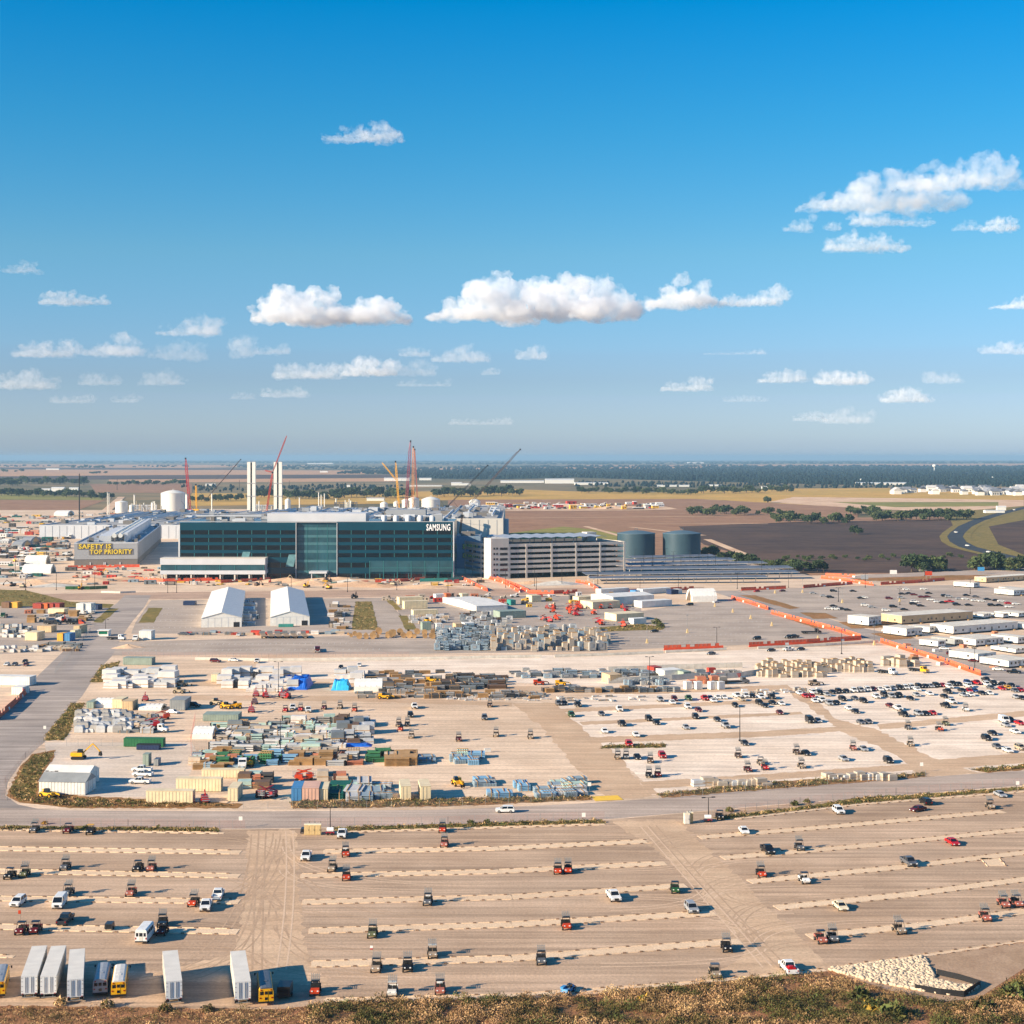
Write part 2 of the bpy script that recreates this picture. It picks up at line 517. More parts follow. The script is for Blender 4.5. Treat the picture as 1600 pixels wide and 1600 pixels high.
for p in ([(920, 1152), (1200, 1142), (1330, 1134), (1335, 1141), (1200, 1151), (930, 1161)], [(1370, 1132), (1640, 1107), (1640, 1116), (1375, 1140)],
          [(1000, 1222), (1200, 1209), (1420, 1194), (1430, 1203), (1010, 1233)], [(1450, 1188), (1640, 1173), (1640, 1188), (1480, 1202)],
          [(300, 1063), (700, 1068), (1000, 1078), (1230, 1070), (1240, 1077), (1000, 1085), (700, 1078), (300, 1072)], [(280, 1086), (560, 1088), (800, 1098), (800, 1104), (560, 1096), (280, 1094)],
          [(860, 1108), (1220, 1092), (1225, 1097), (870, 1114)], [(905, 1128), (1250, 1112), (1255, 1116), (910, 1133)]):
    sheet("cross_aisle", p, M_track, E2)
sheet("dirt_aisle", [(388, 1297), (462, 1297), (468, 1400), (480, 1500), (520, 1540), (200, 1530), (365, 1490), (384, 1400)], M_track, E2)
sheet("dirt_aisle", [(958, 1283), (1056, 1281), (1122, 1340), (1172, 1390), (1255, 1470), (1300, 1514), (1092, 1535), (1165, 1490), (1108, 1410), (1040, 1340)], M_track, E2)
sheet("road", [(-60, 1190), (0, 1122), (60, 1055), (105, 1012), (150, 975), (195, 930), (236, 930), (226, 948), (206, 972), (192, 992), (186, 1003), (176, 1024), (158, 1042), (146, 1060), (128, 1088), (100, 1117), (72, 1157), (35, 1190), (12, 1222), (8, 1243), (28, 1257), (70, 1266), (60, 1293), (-60, 1293)], M_road2, E3)
sheet("road", [(40, 1263), (100, 1266), (400, 1268), (700, 1265), (900, 1256), (1020, 1248), (1250, 1228), (1450, 1214), (1700, 1197), (1700, 1219), (1400, 1243), (1200, 1258), (950, 1280), (700, 1290), (380, 1295), (-60, 1293), (-60, 1262)], M_road, E4)
sheet("haul_road", [(-60, 930), (200, 926), (760, 920), (1100, 917), (1100, 925), (760, 931), (200, 937), (-60, 940)], ground_mat("haul_dirt", lin(176, 152, 134), lin(192, 166, 146), mid=0.05, fine=0.8, streak=0.4), E2)
GZ = [0.020]
def grass(pts, m=M_grass):
    GZ[0] += 0.0015
    return sheet("grass_verge", pts, m, GZ[0])
grass([(66, 1157), (112, 1099), (134, 1098), (128, 1108), (100, 1157)])
grass([(10, 1243), (28, 1205), (50, 1178), (88, 1172), (70, 1210), (60, 1240), (380, 1256), (372, 1263), (110, 1263), (30, 1254)], M_grassb)
grass([(14, 1240), (32, 1205), (52, 1180), (84, 1175), (62, 1212), (55, 1244), (30, 1248)])
grass([(455, 1252), (920, 1243), (925, 1250), (700, 1260), (458, 1264)], M_grassb)
grass([(1026, 1240), (1200, 1222), (1448, 1208), (1446, 1214), (1220, 1232), (1035, 1247)], M_grassb)
grass([(1515, 1203), (1700, 1188), (1700, 1194), (1545, 1208)], M_grassb)
grass([(-60, 1290), (340, 1293), (342, 1301), (-60, 1297)])
grass([(520, 1293), (940, 1280), (946, 1287), (524, 1300)])
grass([(1112, 1277), (1250, 1261), (1340, 1247), (1470, 1239), (1600, 1230), (1600, 1234), (1345, 1255), (1130, 1281)])
grass([(-60, 920), (40, 922), (110, 940), (178, 944), (172, 950), (-60, 946)])
grass([(146, 972), (170, 950), (186, 951), (160, 973)])
grass([(216, 973), (232, 950), (254, 950), (240, 973)])
grass([(141, 1066), (158, 1040), (188, 1033), (172, 1066)])
grass([(555, 940), (580, 940), (592, 984), (550, 984)])
grass([(604, 938), (614, 938), (628, 953), (618, 953)])
grass([(622, 962), (636, 962), (652, 984), (634, 984)])
grass([(920, 982), (1000, 975), (1040, 980), (1035, 984), (925, 988)])
grass([(1155, 930), (1180, 930), (1250, 950), (1235, 952)], M_grassb)
grass([(1205, 958), (1225, 962), (1310, 983), (1275, 982)], M_grassb)
grass([(1310, 972), (1370, 970), (1420, 980), (1330, 982)], M_grassb)
grass([(1360, 990), (1400, 988), (1430, 997), (1390, 1000)], M_grassb)
grass([(1250, 957), (1290, 958), (1310, 966), (1270, 967)], M_grassb)
grass([(1330, 904), (1480, 899), (1640, 897), (1640, 902), (1480, 907), (1340, 908)], M_grassb)
grass([(945, 1165), (1040, 1163), (1040, 1168), (938, 1170)])
sheet("brush_bank", [(-120, 1570), (430, 1578), (520, 1567), (900, 1557), (1090, 1538), (1290, 1518), (1440, 1497), (1640, 1466), (1850, 1450), (1850, 1660), (-120, 1660)], M_bank, 0.09)
sheet("bare_slope", [(1300, 1518), (1440, 1497), (1650, 1467), (1660, 1490), (1600, 1514), (1560, 1540), (1530, 1560), (1470, 1566), (1400, 1552)], ground_mat("bare_slope_soil", lin(160, 136, 116), lin(184, 160, 138), lin(150, 128, 100), mid=0.3, fine=2.0), 0.095)
sheet("ramp_plate", [(924, 1245), (965, 1243), (974, 1250), (930, 1252)], M_yellow, 0.09)
# highway bending round the dark field
def ribbon(name, px_pts, w, m, z):
    P = [G(x, y, 0) for x, y in px_pts]
    q = MB()
    L_, R_ = [], []
    for i, p in enumerate(P):
        d = (P[min(i + 1, len(P) - 1)] - P[max(i - 1, 0)]).normalized()
        n = Vector((-d.y, d.x, 0)) * w / 2
        L_.append((p + n)[:2]); R_.append((p - n)[:2])
    for i in range(len(P) - 1):
        a, b, c, d = R_[i], R_[i + 1], L_[i + 1], L_[i]
        q.poly([(a[0], a[1], z), (b[0], b[1], z), (c[0], c[1], z), (d[0], d[1], z)])
    o = q.build(name, m)
    me = o.data
    for pl in me.polygons:
        if pl.normal.z < 0: pl.flip()
    return setting(o)
HW = [(1640, 786), (1600, 793), (1560, 803), (1530, 812), (1508, 822), (1496, 832), (1492, 838), (1497, 846), (1512, 854), (1535, 860), (1570, 868), (1640, 884)]
from mathutils.geometry import interpolate_bezier
ribbon("highway_verge", HW, 34, M_grass, -0.30)
ribbon("highway", HW, 17, M_hwy, -0.25)

# faded stall lines of the asphalt lots
def stalls(pts, n, rows, name="stall_lines"):
    (ax, ay), (bx, by), (cx, cy) = pts
    A, B, C2 = G(ax, ay), G(bx, by), G(cx, cy)
    u, v = B - A, C2 - A
    q = MB()
    ul, vl = u.length, v.length
    un, vn = u / ul, v / vl
    for j in range(rows):
        o_ = A + v * (j + .25) / rows
        k = 0.0
        while k < ul:
            c = o_ + un * k
            q.poly([c - un * .09, c + un * .09, c + un * .09 + vn * 5, c - un * .09 + vn * 5], z=0.026)
            k += 2.8
    o = q.build(name, mat("faded_paint", lin(206, 200, 190), rough=.9))
    for pl in o.data.polygons:
        if pl.normal.z < 0: pl.flip()
    return setting(o)
stalls([(965, 1012), (1180, 1003), (1040, 948)], 60, 7)
stalls([(200, 1020), (600, 1018), (230, 1001)], 60, 2)
stalls([(1345, 968), (1590, 958), (1200, 925)], 60, 7)
stalls([(222, 984), (310, 984), (236, 945)], 60, 4)

# tyre tracks turning out of the dirt aisles into the rows
M_tyretrack = ground_mat("tyre_track", lin(174, 150, 126), lin(190, 166, 142), mid=0.3, fine=2.0)
M_paletrack = ground_mat("dusty_track", lin(204, 180, 155), lin(214, 191, 166), mid=0.3, fine=2.0)
def track(p0, p1, p2, m, z, w=.34, gauge=1.7):
    A, B, C2 = G(*p0), G(*p1), G(*p2)
    q = MB()
    pts = [(A * (1 - t) ** 2 + B * 2 * t * (1 - t) + C2 * t * t) for t in np.linspace(0, 1, 22)]
    for i in range(len(pts) - 1):
        d = (pts[i + 1] - pts[i]).normalized()
        e = (pts[min(i + 2, len(pts) - 1)] - pts[i + 1])
        e = e.normalized() if e.length > 1e-6 else d
        n, n2 = Vector((-d.y, d.x, 0)), Vector((-e.y, e.x, 0))
        for s_ in (-gauge / 2, gauge / 2):
            q.poly([pts[i] + n * (s_ - w / 2), pts[i + 1] + n2 * (s_ - w / 2), pts[i + 1] + n2 * (s_ + w / 2), pts[i] + n * (s_ + w / 2)], z=z)
    o = q.build("tyre_track", m)
    for pl in o.data.polygons:
        if pl.normal.z < 0: pl.flip()
    return setting(o)
_r = random.Random(77)
_zz = 0.0135
for k in range(60):
    ay, lane = _r.uniform(1300, 1510), _r.choice([0, 0, 1, 1, 1])
    if lane == 0:
        ax = 424 + _r.uniform(-26, 26)
        row = _r.choice([1316, 1348, 1388, 1430, 1480, 1530])
        side = _r.choice([-1, 1])
        c = (ax + side * _r.uniform(90, 330), row + _r.uniform(-8, 8))
    else:
        f = _r.uniform(0.05, .95)
        ax, ay = 1010 + 200 * f + _r.uniform(-20, 20), 1296 + 200 * f
        side = _r.choice([-1, 1])
        row = ay + _r.uniform(-40, 40)
        c = (ax + side * _r.uniform(90, 300), max(1300, row - (side * 14 if side > 0 else 0)))
    _zz += 0.00012
    track((ax, ay), (ax + side * 8, c[1] + _r.uniform(-3, 3)), c, _r.choice([M_tyretrack, M_tyretrack, M_paletrack]), _zz)
for k in range(2):
    ay = _r.uniform(1310, 1500)
    ax = 424 + _r.uniform(-32, 32)
    _zz += 0.00012
    track((ax, 1298), (ax + _r.uniform(-8, 8), 1400), (ax + _r.uniform(-14, 14), 1515), _r.choice([M_tyretrack, M_paletrack]), _zz)
    f = _r.uniform(-22, 22)
    _zz += 0.00012
    track((1005 + f, 1290), (1085 + f + _r.uniform(-8, 8), 1380), (1200 + f * 1.6, 1512), _r.choice([M_tyretrack, M_paletrack]), _zz)

# ------------------------------------------------------------------ clouds: lumpy closed bodies filled with white vapour
def cloud_mat(name, dens, T):
    m = bpy.data.materials.new(name)
    m.use_nodes = True
    nt = m.node_tree
    nt.nodes.clear()
    o = nt.nodes.new("ShaderNodeOutputMaterial")
    v = nt.nodes.new("ShaderNodeVolumePrincipled")
    v.inputs['Color'].default_value = (0.95, 0.972, 1.0, 1)
    v.inputs['Density'].default_value = dens
    v.inputs['Anisotropy'].default_value = -0.25
    tc = nt.nodes.new("ShaderNodeTexCoord")
    nz = nt.nodes.new("ShaderNodeTexNoise")
    nz.inputs['Scale'].default_value = 3.2 / T
    nz.inputs['Detail'].default_value = 5.0
    nz.inputs['Roughness'].default_value = 0.62
    nt.links.new(tc.outputs['Object'], nz.inputs['Vector'])
    mr = nt.nodes.new("ShaderNodeMapRange")
    mr.inputs['From Min'].default_value = 0.385
    mr.inputs['From Max'].default_value = 0.62
    mr.inputs['To Max'].default_value = dens * 1.0
    nt.links.new(nz.outputs['Fac'], mr.inputs['Value'])
    nt.links.new(mr.outputs[0], v.inputs['Density'])
    nt.links.new(v.outputs[0], o.inputs['Volume'])
    return m
CLOUD_M = {}
def cloud(x0, x1, ytop, ybase, label, prof=(0.35, 0.8, 1.0, 0.9, 0.5), dens=1.0, seed=1, alt=1300.0):
    r = random.Random(seed)
    d = F * (alt - H) / (YH - ybase)
    k = d / F                                   # metres per photo pixel there
    W, T = (x1 - x0) * k, (ybase - ytop) * k
    n = max(12, int(13 * W / T))
    lb = Lobes()
    def prof_at(u):
        t = u * (len(prof) - 1)
        i = min(int(t), len(prof) - 2)
        return prof[i] + (prof[i + 1] - prof[i]) * (t - i)
    for j in range(n):
        u = (j + r.random()) / n
        h = T * prof_at(u)
        big = h * r.uniform(0.20, 0.34)
        z = max(r.uniform(0.25, 1.0) * h - big * 0.9, big * 0.25)
        y = r.uniform(-0.5, 0.5) * min(W, 2.2 * T)
        c = Vector((W * (u - 0.5), y, z))
        lb.add(c, (big * r.uniform(1.0, 1.5), big * r.uniform(1.0, 1.4), big * r.uniform(0.75, 1.0)), 3)
        for q in range(9):
            a, b = r.uniform(0, 6.28), r.uniform(-0.2, 1.4)
            dv = Vector((math.cos(a) * math.cos(b) * 1.2, math.sin(a) * math.cos(b) * 1.2, math.sin(b) * 0.9)) * big
            lb.add(c + dv, big * r.uniform(0.22, 0.5), 2)
    m3 = max(3, n // 3)
    for j in range(m3):                          # a low flat body that ties the lobes together
        u = (j + 0.5) / m3
        h = T * prof_at(u)
        lb.add((W * (u - 0.5), 0, h * 0.22), (W / m3 * 0.9, min(W, 2.2 * T) * 0.4, h * 0.24), 3)
    for v in lb.v:
        v[:, 2] = np.where(v[:, 2] < 0, v[:, 2] * 0.25, v[:, 2])
    me = lb.mesh("cloud")
    o = bpy.data.objects.new("cloud", me)
    COL.objects.link(o)
    rm = o.modifiers.new("r", 'REMESH')
    rm.mode = 'VOXEL'
    rm.voxel_size = max(T / 34.0, W / 220.0)
    for sz, st in ((0.30, 0.22), (0.09, 0.12)):
        tx = bpy.data.textures.new("lumps", 'CLOUDS')
        tx.noise_scale = T * sz
        tx.noise_depth = 2
        dm = o.modifiers.new("d", 'DISPLACE')
        dm.texture = tx
        dm.texture_coords = 'LOCAL'
        dm.strength = T * st
        dm.mid_level = 0.55
    dg = bpy.context.evaluated_depsgraph_get()
    me2 = bpy.data.meshes.new_from_object(o.evaluated_get(dg))
    o.modifiers.clear()
    o.data = me2
    bpy.data.meshes.remove(me)
    # optical depth follows size: wisps stay thin
    dn = round(dens * (1.7 if T > 300 else 1.0) * (0.55 if ybase > 520 else 1.0) / T, 5)
    if dn not in CLOUD_M:
        CLOUD_M[dn] = cloud_mat("cloud_vapour", dn, T)
    me2.materials.clear()
    me2.materials.append(CLOUD_M[dn])
    o.location = ((0.5 * (x0 + x1) - 800.0) * k, d, alt)
    tag(o, label, "cloud", "small clouds over the plain")
    return o
CLOUDS = [
    (398, 640, 444, 505, "broad white cloud with a grey flat base over the glass office", (0.25, 0.95, 1, .9, .8, .92, .75, .3), 2.0),
    (672, 998, 424, 500, "widest white cumulus above the crane booms", (0.2, 0.5, .95, 1, 1, .98, .95, .6), 2.0),
    (1012, 1116, 421, 480, "round white cloud touching the end of the widest cloud", (0.35, 0.5, 1, .85, .5), 1.6),
    (1126, 1220, 443, 478, "small flat cloud trailing after the round white cloud", (0.6, 0.6, .75, 1), 1.3),
    (505, 628, 187, 221, "lone high cloud shaped like a lens in the deep blue", (0.25, .5, .7, 1, .6), 1.0),
    (1250, 1500, 268, 328, "long bright cloud rising in a slope at the upper corner", (0.2, 0.55, 1, .9, .85, .7), 1.4),
    (1400, 1570, 238, 295, "puffy tail on top of the long sloping cloud", (0.3, .6, .7, 1, .8), 1.1),
    (1560, 1640, 246, 296, "ragged scrap at the tail of the long sloping cloud", (.5, .7, 1), .6),
    (1330, 1456, 321, 352, "thin cloud with a streaked end below the long sloping cloud", (.6, 1, .5, .4, .3), .9),
    (1288, 1418, 361, 393, "lens cloud lowest under the long sloping cloud", (.6, 1, .8, .85, .5), 1.0),
    (1226, 1268, 335, 361, "tiny slanted puff beside the thin streaked cloud", (.4, .8, 1), .6),
    (1291, 1314, 343, 360, "tiny round puff between the slanted puff and thin cloud", (.8, 1, .7), .5),
    (1534, 1590, 338, 361, "small oval cloud by itself under the ragged scrap", (.6, 1, .8), .9),
    (1550, 1650, 452, 482, "bright cloud cut by the frame edge at mid height", (.2, .5, 1, 1), 1.2),
    (1534, 1640, 531, 553, "pale low cloud cut by the frame edge", (.6, 1, .7, .9), .8),
    (1185, 1260, 575, 598, "pink tinged low cloud above the yellow field", (.5, 1, .9), 1.0),
    (1275, 1354, 571, 601, "pink tinged low cloud paired with a twin over yellow field", (.7, .8, 1, .8), 1.0),
    (1378, 1450, 603, 629, "faint pink cloud low over the white houses", (.6, .9, 1, .6), .8),
    (1444, 1500, 574, 599, "faint grey cloud above the faint pink one", (.9, 1, .7), .5),
    (1034, 1112, 588, 611, "small pink cloud above the twin slate tanks", (.7, .6, 1, .9), 1.0),
    (808, 853, 533, 562, "small slanting cloud under the widest cumulus", (.5, .8, 1), 1.0),
    (428, 530, 562, 592, "low cloud with two humps over the white towers", (.8, .9, .8, 1), 1.2),
    (537, 620, 555, 588, "bright oval low cloud over the middle of the glass office", (.6, 1, .9, .8), 1.3),
    (622, 680, 557, 588, "broken wispy cloud beside the bright oval one", (.6, 1, .7), .5),
    (624, 672, 537, 557, "small thin cloud above the broken wispy one", (.6, 1, .7), .6),
    (676, 765, 534, 566, "grey based cloud above the tall red crane", (.5, .8, 1, .6), .9),
    (410, 476, 600, 621, "faint flat cloud below the two humped low cloud", (.8, .7, 1), .7),
    (22, 118, 528, 558, "low white cloud above the far brown fields", (.6, .9, .8, 1), 1.1),
    (126, 218, 519, 556, "low cloud rising in steps beside the white low cloud", (.4, .7, 1, .9), 1.0),
    (248, 344, 488, 524, "slanted cloud reaching up towards the broad grey based cloud", (.3, .5, 1, .9), 1.1),
    (252, 316, 529, 563, "ring shaped thin cloud under the slanted cloud", (.8, 1, .9), .5),
    (360, 394, 520, 558, "upright lump of cloud beside the ring shaped one", (.7, 1, .9), 1.0),
    (398, 452, 525, 554, "thin slanting cloud next to the upright lump", (.4, .6, 1), .6),
    (62, 170, 452, 476, "flat little cloud alone above the low white clouds", (.5, 1, .9, .5, .7), .8),
    (4, 54, 404, 426, "smallest wisp high above the far fields", (.4, .7, 1), .4),
    (-20, 90, 574, 608, "faint pinkish cloud low at the frame edge", (.7, .8, 1, .6), .7),
    (126, 186, 577, 602, "faint low cloud with a pale middle", (.5, 1, .6, .7), .6),
    (226, 286, 575, 602, "faint low cloud with a hooked end", (.8, .9, 1, .4), .6),
    (80, 146, 612, 630, "lowest faint streak over the far fields", (.8, .7, .9), .5),
    (1288, 1362, 632, 662, "lowest faint pink cloud over the dark forest", (.6, .9, .8), .4),
    (704, 800, 648, 664, "faint pale streak just over the horizon behind the cranes", (.8, .6, .9), .3),
    (176, 214, 612, 629, "short faint streak beside the lowest one", (.5, .8, .9), .4),
    (620, 704, 585, 604, "faint slanting streak under the bright oval cloud", (.5, .6, .4, .8), .4),
    (362, 398, 610, 624, "faintest patch under the two humped low cloud's end", (.7, 1, .7), .3),
    (232, 256, 544, 560, "tiny puff beside the ring shaped thin cloud", (.7, 1, .7), .4),
    (1130, 1200, 614, 628, "faint grey streak under the pink tinged cloud", (.6, .9, .6), .3),
    (1490, 1530, 343, 360, "small ragged patch between thin cloud and oval cloud", (.5, 1, .6), .35),
    (752, 780, 573, 586, "tiny faint puff under the small slanting cloud", (.6, 1, .8), .4),
    (1100, 1196, 540, 554, "grey smear with a bright tip above the yellow field", (.3, .4, .5, .9), .35),
    (1240, 1300, 640, 658, "faint pinkish patch low over the housing", (.6, 1, .7), .3),
]
for i, c in enumerate(CLOUDS):
    cloud(*c[:4], c[4], prof=c[5], dens=c[6], seed=i + 3)

# ------------------------------------------------------------------ paints and common materials
PAINT = {}
for n_, c_ in dict(white=(226, 224, 218), black=(26, 26, 28), silver=(150, 152, 154), grey=(88, 90, 94), red=(176, 22, 26), maroon=(92, 22, 26), blue=(36, 66, 120),
                   tan=(176, 158, 130), cream=(222, 206, 172), green=(40, 84, 44), yellow=(228, 168, 24), orange=(186, 62, 26), salmon=(164, 96, 80), olive=(96, 98, 66),
                   mud=(150, 132, 112), charcoal=(50, 52, 56), brown=(92, 70, 56), sky=(66, 140, 190), teal=(30, 120, 112), navy=(28, 44, 78), plum=(150, 40, 58), amber=(214, 140, 62), buff=(206, 178, 126), pale=(214, 208, 196)).items():
    PAINT[n_] = mat("paint_" + n_, lin(*c_), rough=0.38, var=0.12, scale=1.3, coat=0.2)
M_glass = mat("dark_glass", lin(26, 32, 38), rough=0.08, var=0.2, spec=0.6)
M_tyre = mat("tyre_rubber", lin(34, 32, 31), rough=0.9)
M_rim = mat("rim_metal", lin(150, 150, 150), rough=0.4, metal=0.6)
M_lamp = mat("lamp_lens", lin(230, 230, 224), rough=0.1)
M_tail = mat("tail_lens", lin(150, 14, 12), rough=0.2)
M_dark = mat("dark_plastic", lin(38, 37, 36), rough=0.7)
M_steel = mat("galvanised_steel", lin(160, 160, 156), rough=0.5, metal=0.4)
M_black = mat("black_metal", lin(30, 30, 32), rough=0.55)
M_conc = mat("concrete", lin(196, 188, 174), rough=0.9, var=0.15, scale=0.4)
M_white = mat("white_sheet", lin(226, 222, 212), rough=0.6, var=0.08)
M_whitem = mat("white_metal", lin(216, 214, 208), rough=0.45, var=0.08)
M_wood = mat("raw_timber", lin(176, 138, 92), rough=0.85, var=0.25, scale=1.2)
M_buffp = mat("buff_panel", lin(222, 202, 158), rough=0.7, var=0.08)
M_grey = mat("grey_panel", lin(150, 152, 152), rough=0.6)
M_orange = mat("orange_plastic", lin(224, 84, 46), rough=0.6, var=0.15, scale=0.3)

def frus(q, y0, y1, w0, z0, Y0, Y1, w1, z1, mi=0):
    return q.add([(-w0, y0, z0), (w0, y0, z0), (w0, y1, z0), (-w0, y1, z0), (-w1, Y0, z1), (w1, Y0, z1), (w1, Y1, z1), (-w1, Y1, z1)],
                 [(0, 3, 2, 1), (4, 5, 6, 7), (0, 1, 5, 4), (1, 2, 6, 5), (2, 3, 7, 6), (3, 0, 4, 7)], mi)

CARS = {
    # lower profile (y, z) from nose to tail, half width, glass frustum, roof, wheel radius and axles
    'sedan': dict(p=[(-2.25, .34), (-2.36, .52), (-2.26, .72), (-1.05, .93), (1.55, .98), (2.28, .95), (2.36, .6), (2.25, .34)], w=.9,
                  g=(-1.15, 1.75, .80, .93, -.35, 1.0, .64, 1.37), wr=.33, ax=(-1.42, 1.38)),
    'suv': dict(p=[(-2.3, .4), (-2.4, .62), (-2.3, .98), (-1.15, 1.1), (2.25, 1.12), (2.4, .9), (2.3, .4)], w=.97,
                g=(-1.2, 2.28, .88, 1.08, -.45, 2.0, .74, 1.68), wr=.38, ax=(-1.5, 1.45)),
    'pickup': dict(p=[(-2.8, .5), (-2.9, .75), (-2.82, 1.08), (-1.4, 1.2), (.85, 1.2), (.85, .5)], w=1.0,
                   g=(-1.45, .82, .9, 1.18, -.75, .62, .76, 1.82), wr=.42, ax=(-1.85, 1.75), bed=(.85, 2.9)),
    'van': dict(p=[(-2.6, .42), (-2.7, .7), (-2.55, 1.1), (-2.1, 1.3), (2.6, 1.35), (2.68, .7), (2.6, .42)], w=1.0,
                g=(-2.12, 2.6, .96, 1.32, -1.35, 2.5, .86, 2.2), wr=.38, ax=(-1.75, 1.6), roofpaint=True),
}
def car(kind, col, parts=True):
    s = CARS[kind]
    pm = PAINT[col]
    name = {'sedan': 'sedan', 'suv': 'suv', 'pickup': 'pickup_truck', 'van': 'van'}[kind]
    b = MB()
    b.prism(s['p'], -s['w'], s['w'])
    y0, y1, w0, z0, Y0, Y1, w1, z1 = s['g']
    frus(b, Y0 - .06, Y1 + .06, w1 + .03, z1, Y0, Y1, w1 - .06, z1 + .07)      # roof skin
    for sx in (-1, 1):                                                           # pillars
        for ya, yb in ((y0, Y0), (y1, Y1), ((y0 + y1) / 2, (Y0 + Y1) / 2)):
            b.bar((sx * (w0 + .012), ya, z0), (sx * (w1 + .012), yb, z1 + .02), .055)
    if kind == 'van':
        for sx in (-1, 1):
            b.add([(sx * (w0 + .01), -.6, z0), (sx * (w0 + .01), y1, z0), (sx * (w1 + .02), Y1, z1), (sx * (w1 + .02), -.4, z1)], [(0, 1, 2, 3)])
    if 'bed' in s:
        a, c = s['bed']
        b.box(-1.0, 1.0, a + .002, c, .5, .8)
        b.box(-1.0, -.88, a + .002, c, .802, 1.2).box(.88, 1.0, a + .002, c, .802, 1.2).box(-.878, .878, c - .1, c, .802, 1.2)
        b.box(-.878, .878, a + .002, a + .08, .802, 1.2)
    gl = MB()
    frus(gl, y0, y1, w0, z0, Y0, Y1, w1, z1)
    wh = []
    for ay in s['ax']:
        for sx in (-1, 1):
            q = MB()
            q.wheel(sx * (s['w'] - .1), ay, s['wr'], s['wr'], .24, 0)
            q.wheel(sx * (s['w'] - .1), ay, s['wr'], s['wr'] * .58, .26, 1, n=8)
            wh.append(q)
    ny, ty = s['p'][1][0], (s['bed'][1] if 'bed' in s else s['p'][-2][0])
    hz_ = s['p'][2][1] - .14
    if not parts:                                # far off: one mesh
        for k, (src, off) in enumerate(((gl, 1), *((q, 2) for q in wh))):
            b.add(src.v, src.f, off)
        o = b.build(name, [pm, M_glass, M_tyre])
        return o
    root = empty(name)
    body = b.build('body', pm, root)
    gl.build('windows', M_glass, root)
    for q in wh:
        q.build('wheel', [M_tyre, M_rim], root)
    for sx in (-1, 1):
        q = MB(); q.box(sx * s['w'] * .66 - .17, sx * s['w'] * .66 + .17, ny - .03, ny + .2, hz_ - .1, hz_ + .08)
        q.build('headlight', M_lamp, root)
        q = MB(); q.box(sx * s['w'] * .82 - .1, sx * s['w'] * .82 + .1, ty - .15, ty + .025, hz_ - .1, hz_ + .16)
        q.build('tail_light', M_tail, root)
    q = MB(); q.box(-s['w'] * .42, s['w'] * .42, ny - .025, ny + .1, .55, hz_ + .02)
    q.build('grille', M_dark, root)
    for sx in (-1, 1):
        q = MB(); q.box(sx * (s['w'] + .03) - .08, sx * (s['w'] + .03) + .08, y0 + .35, y0 + .5, z0 + .02, z0 + .18)
        q.build('side_mirror', pm, root)
    return root

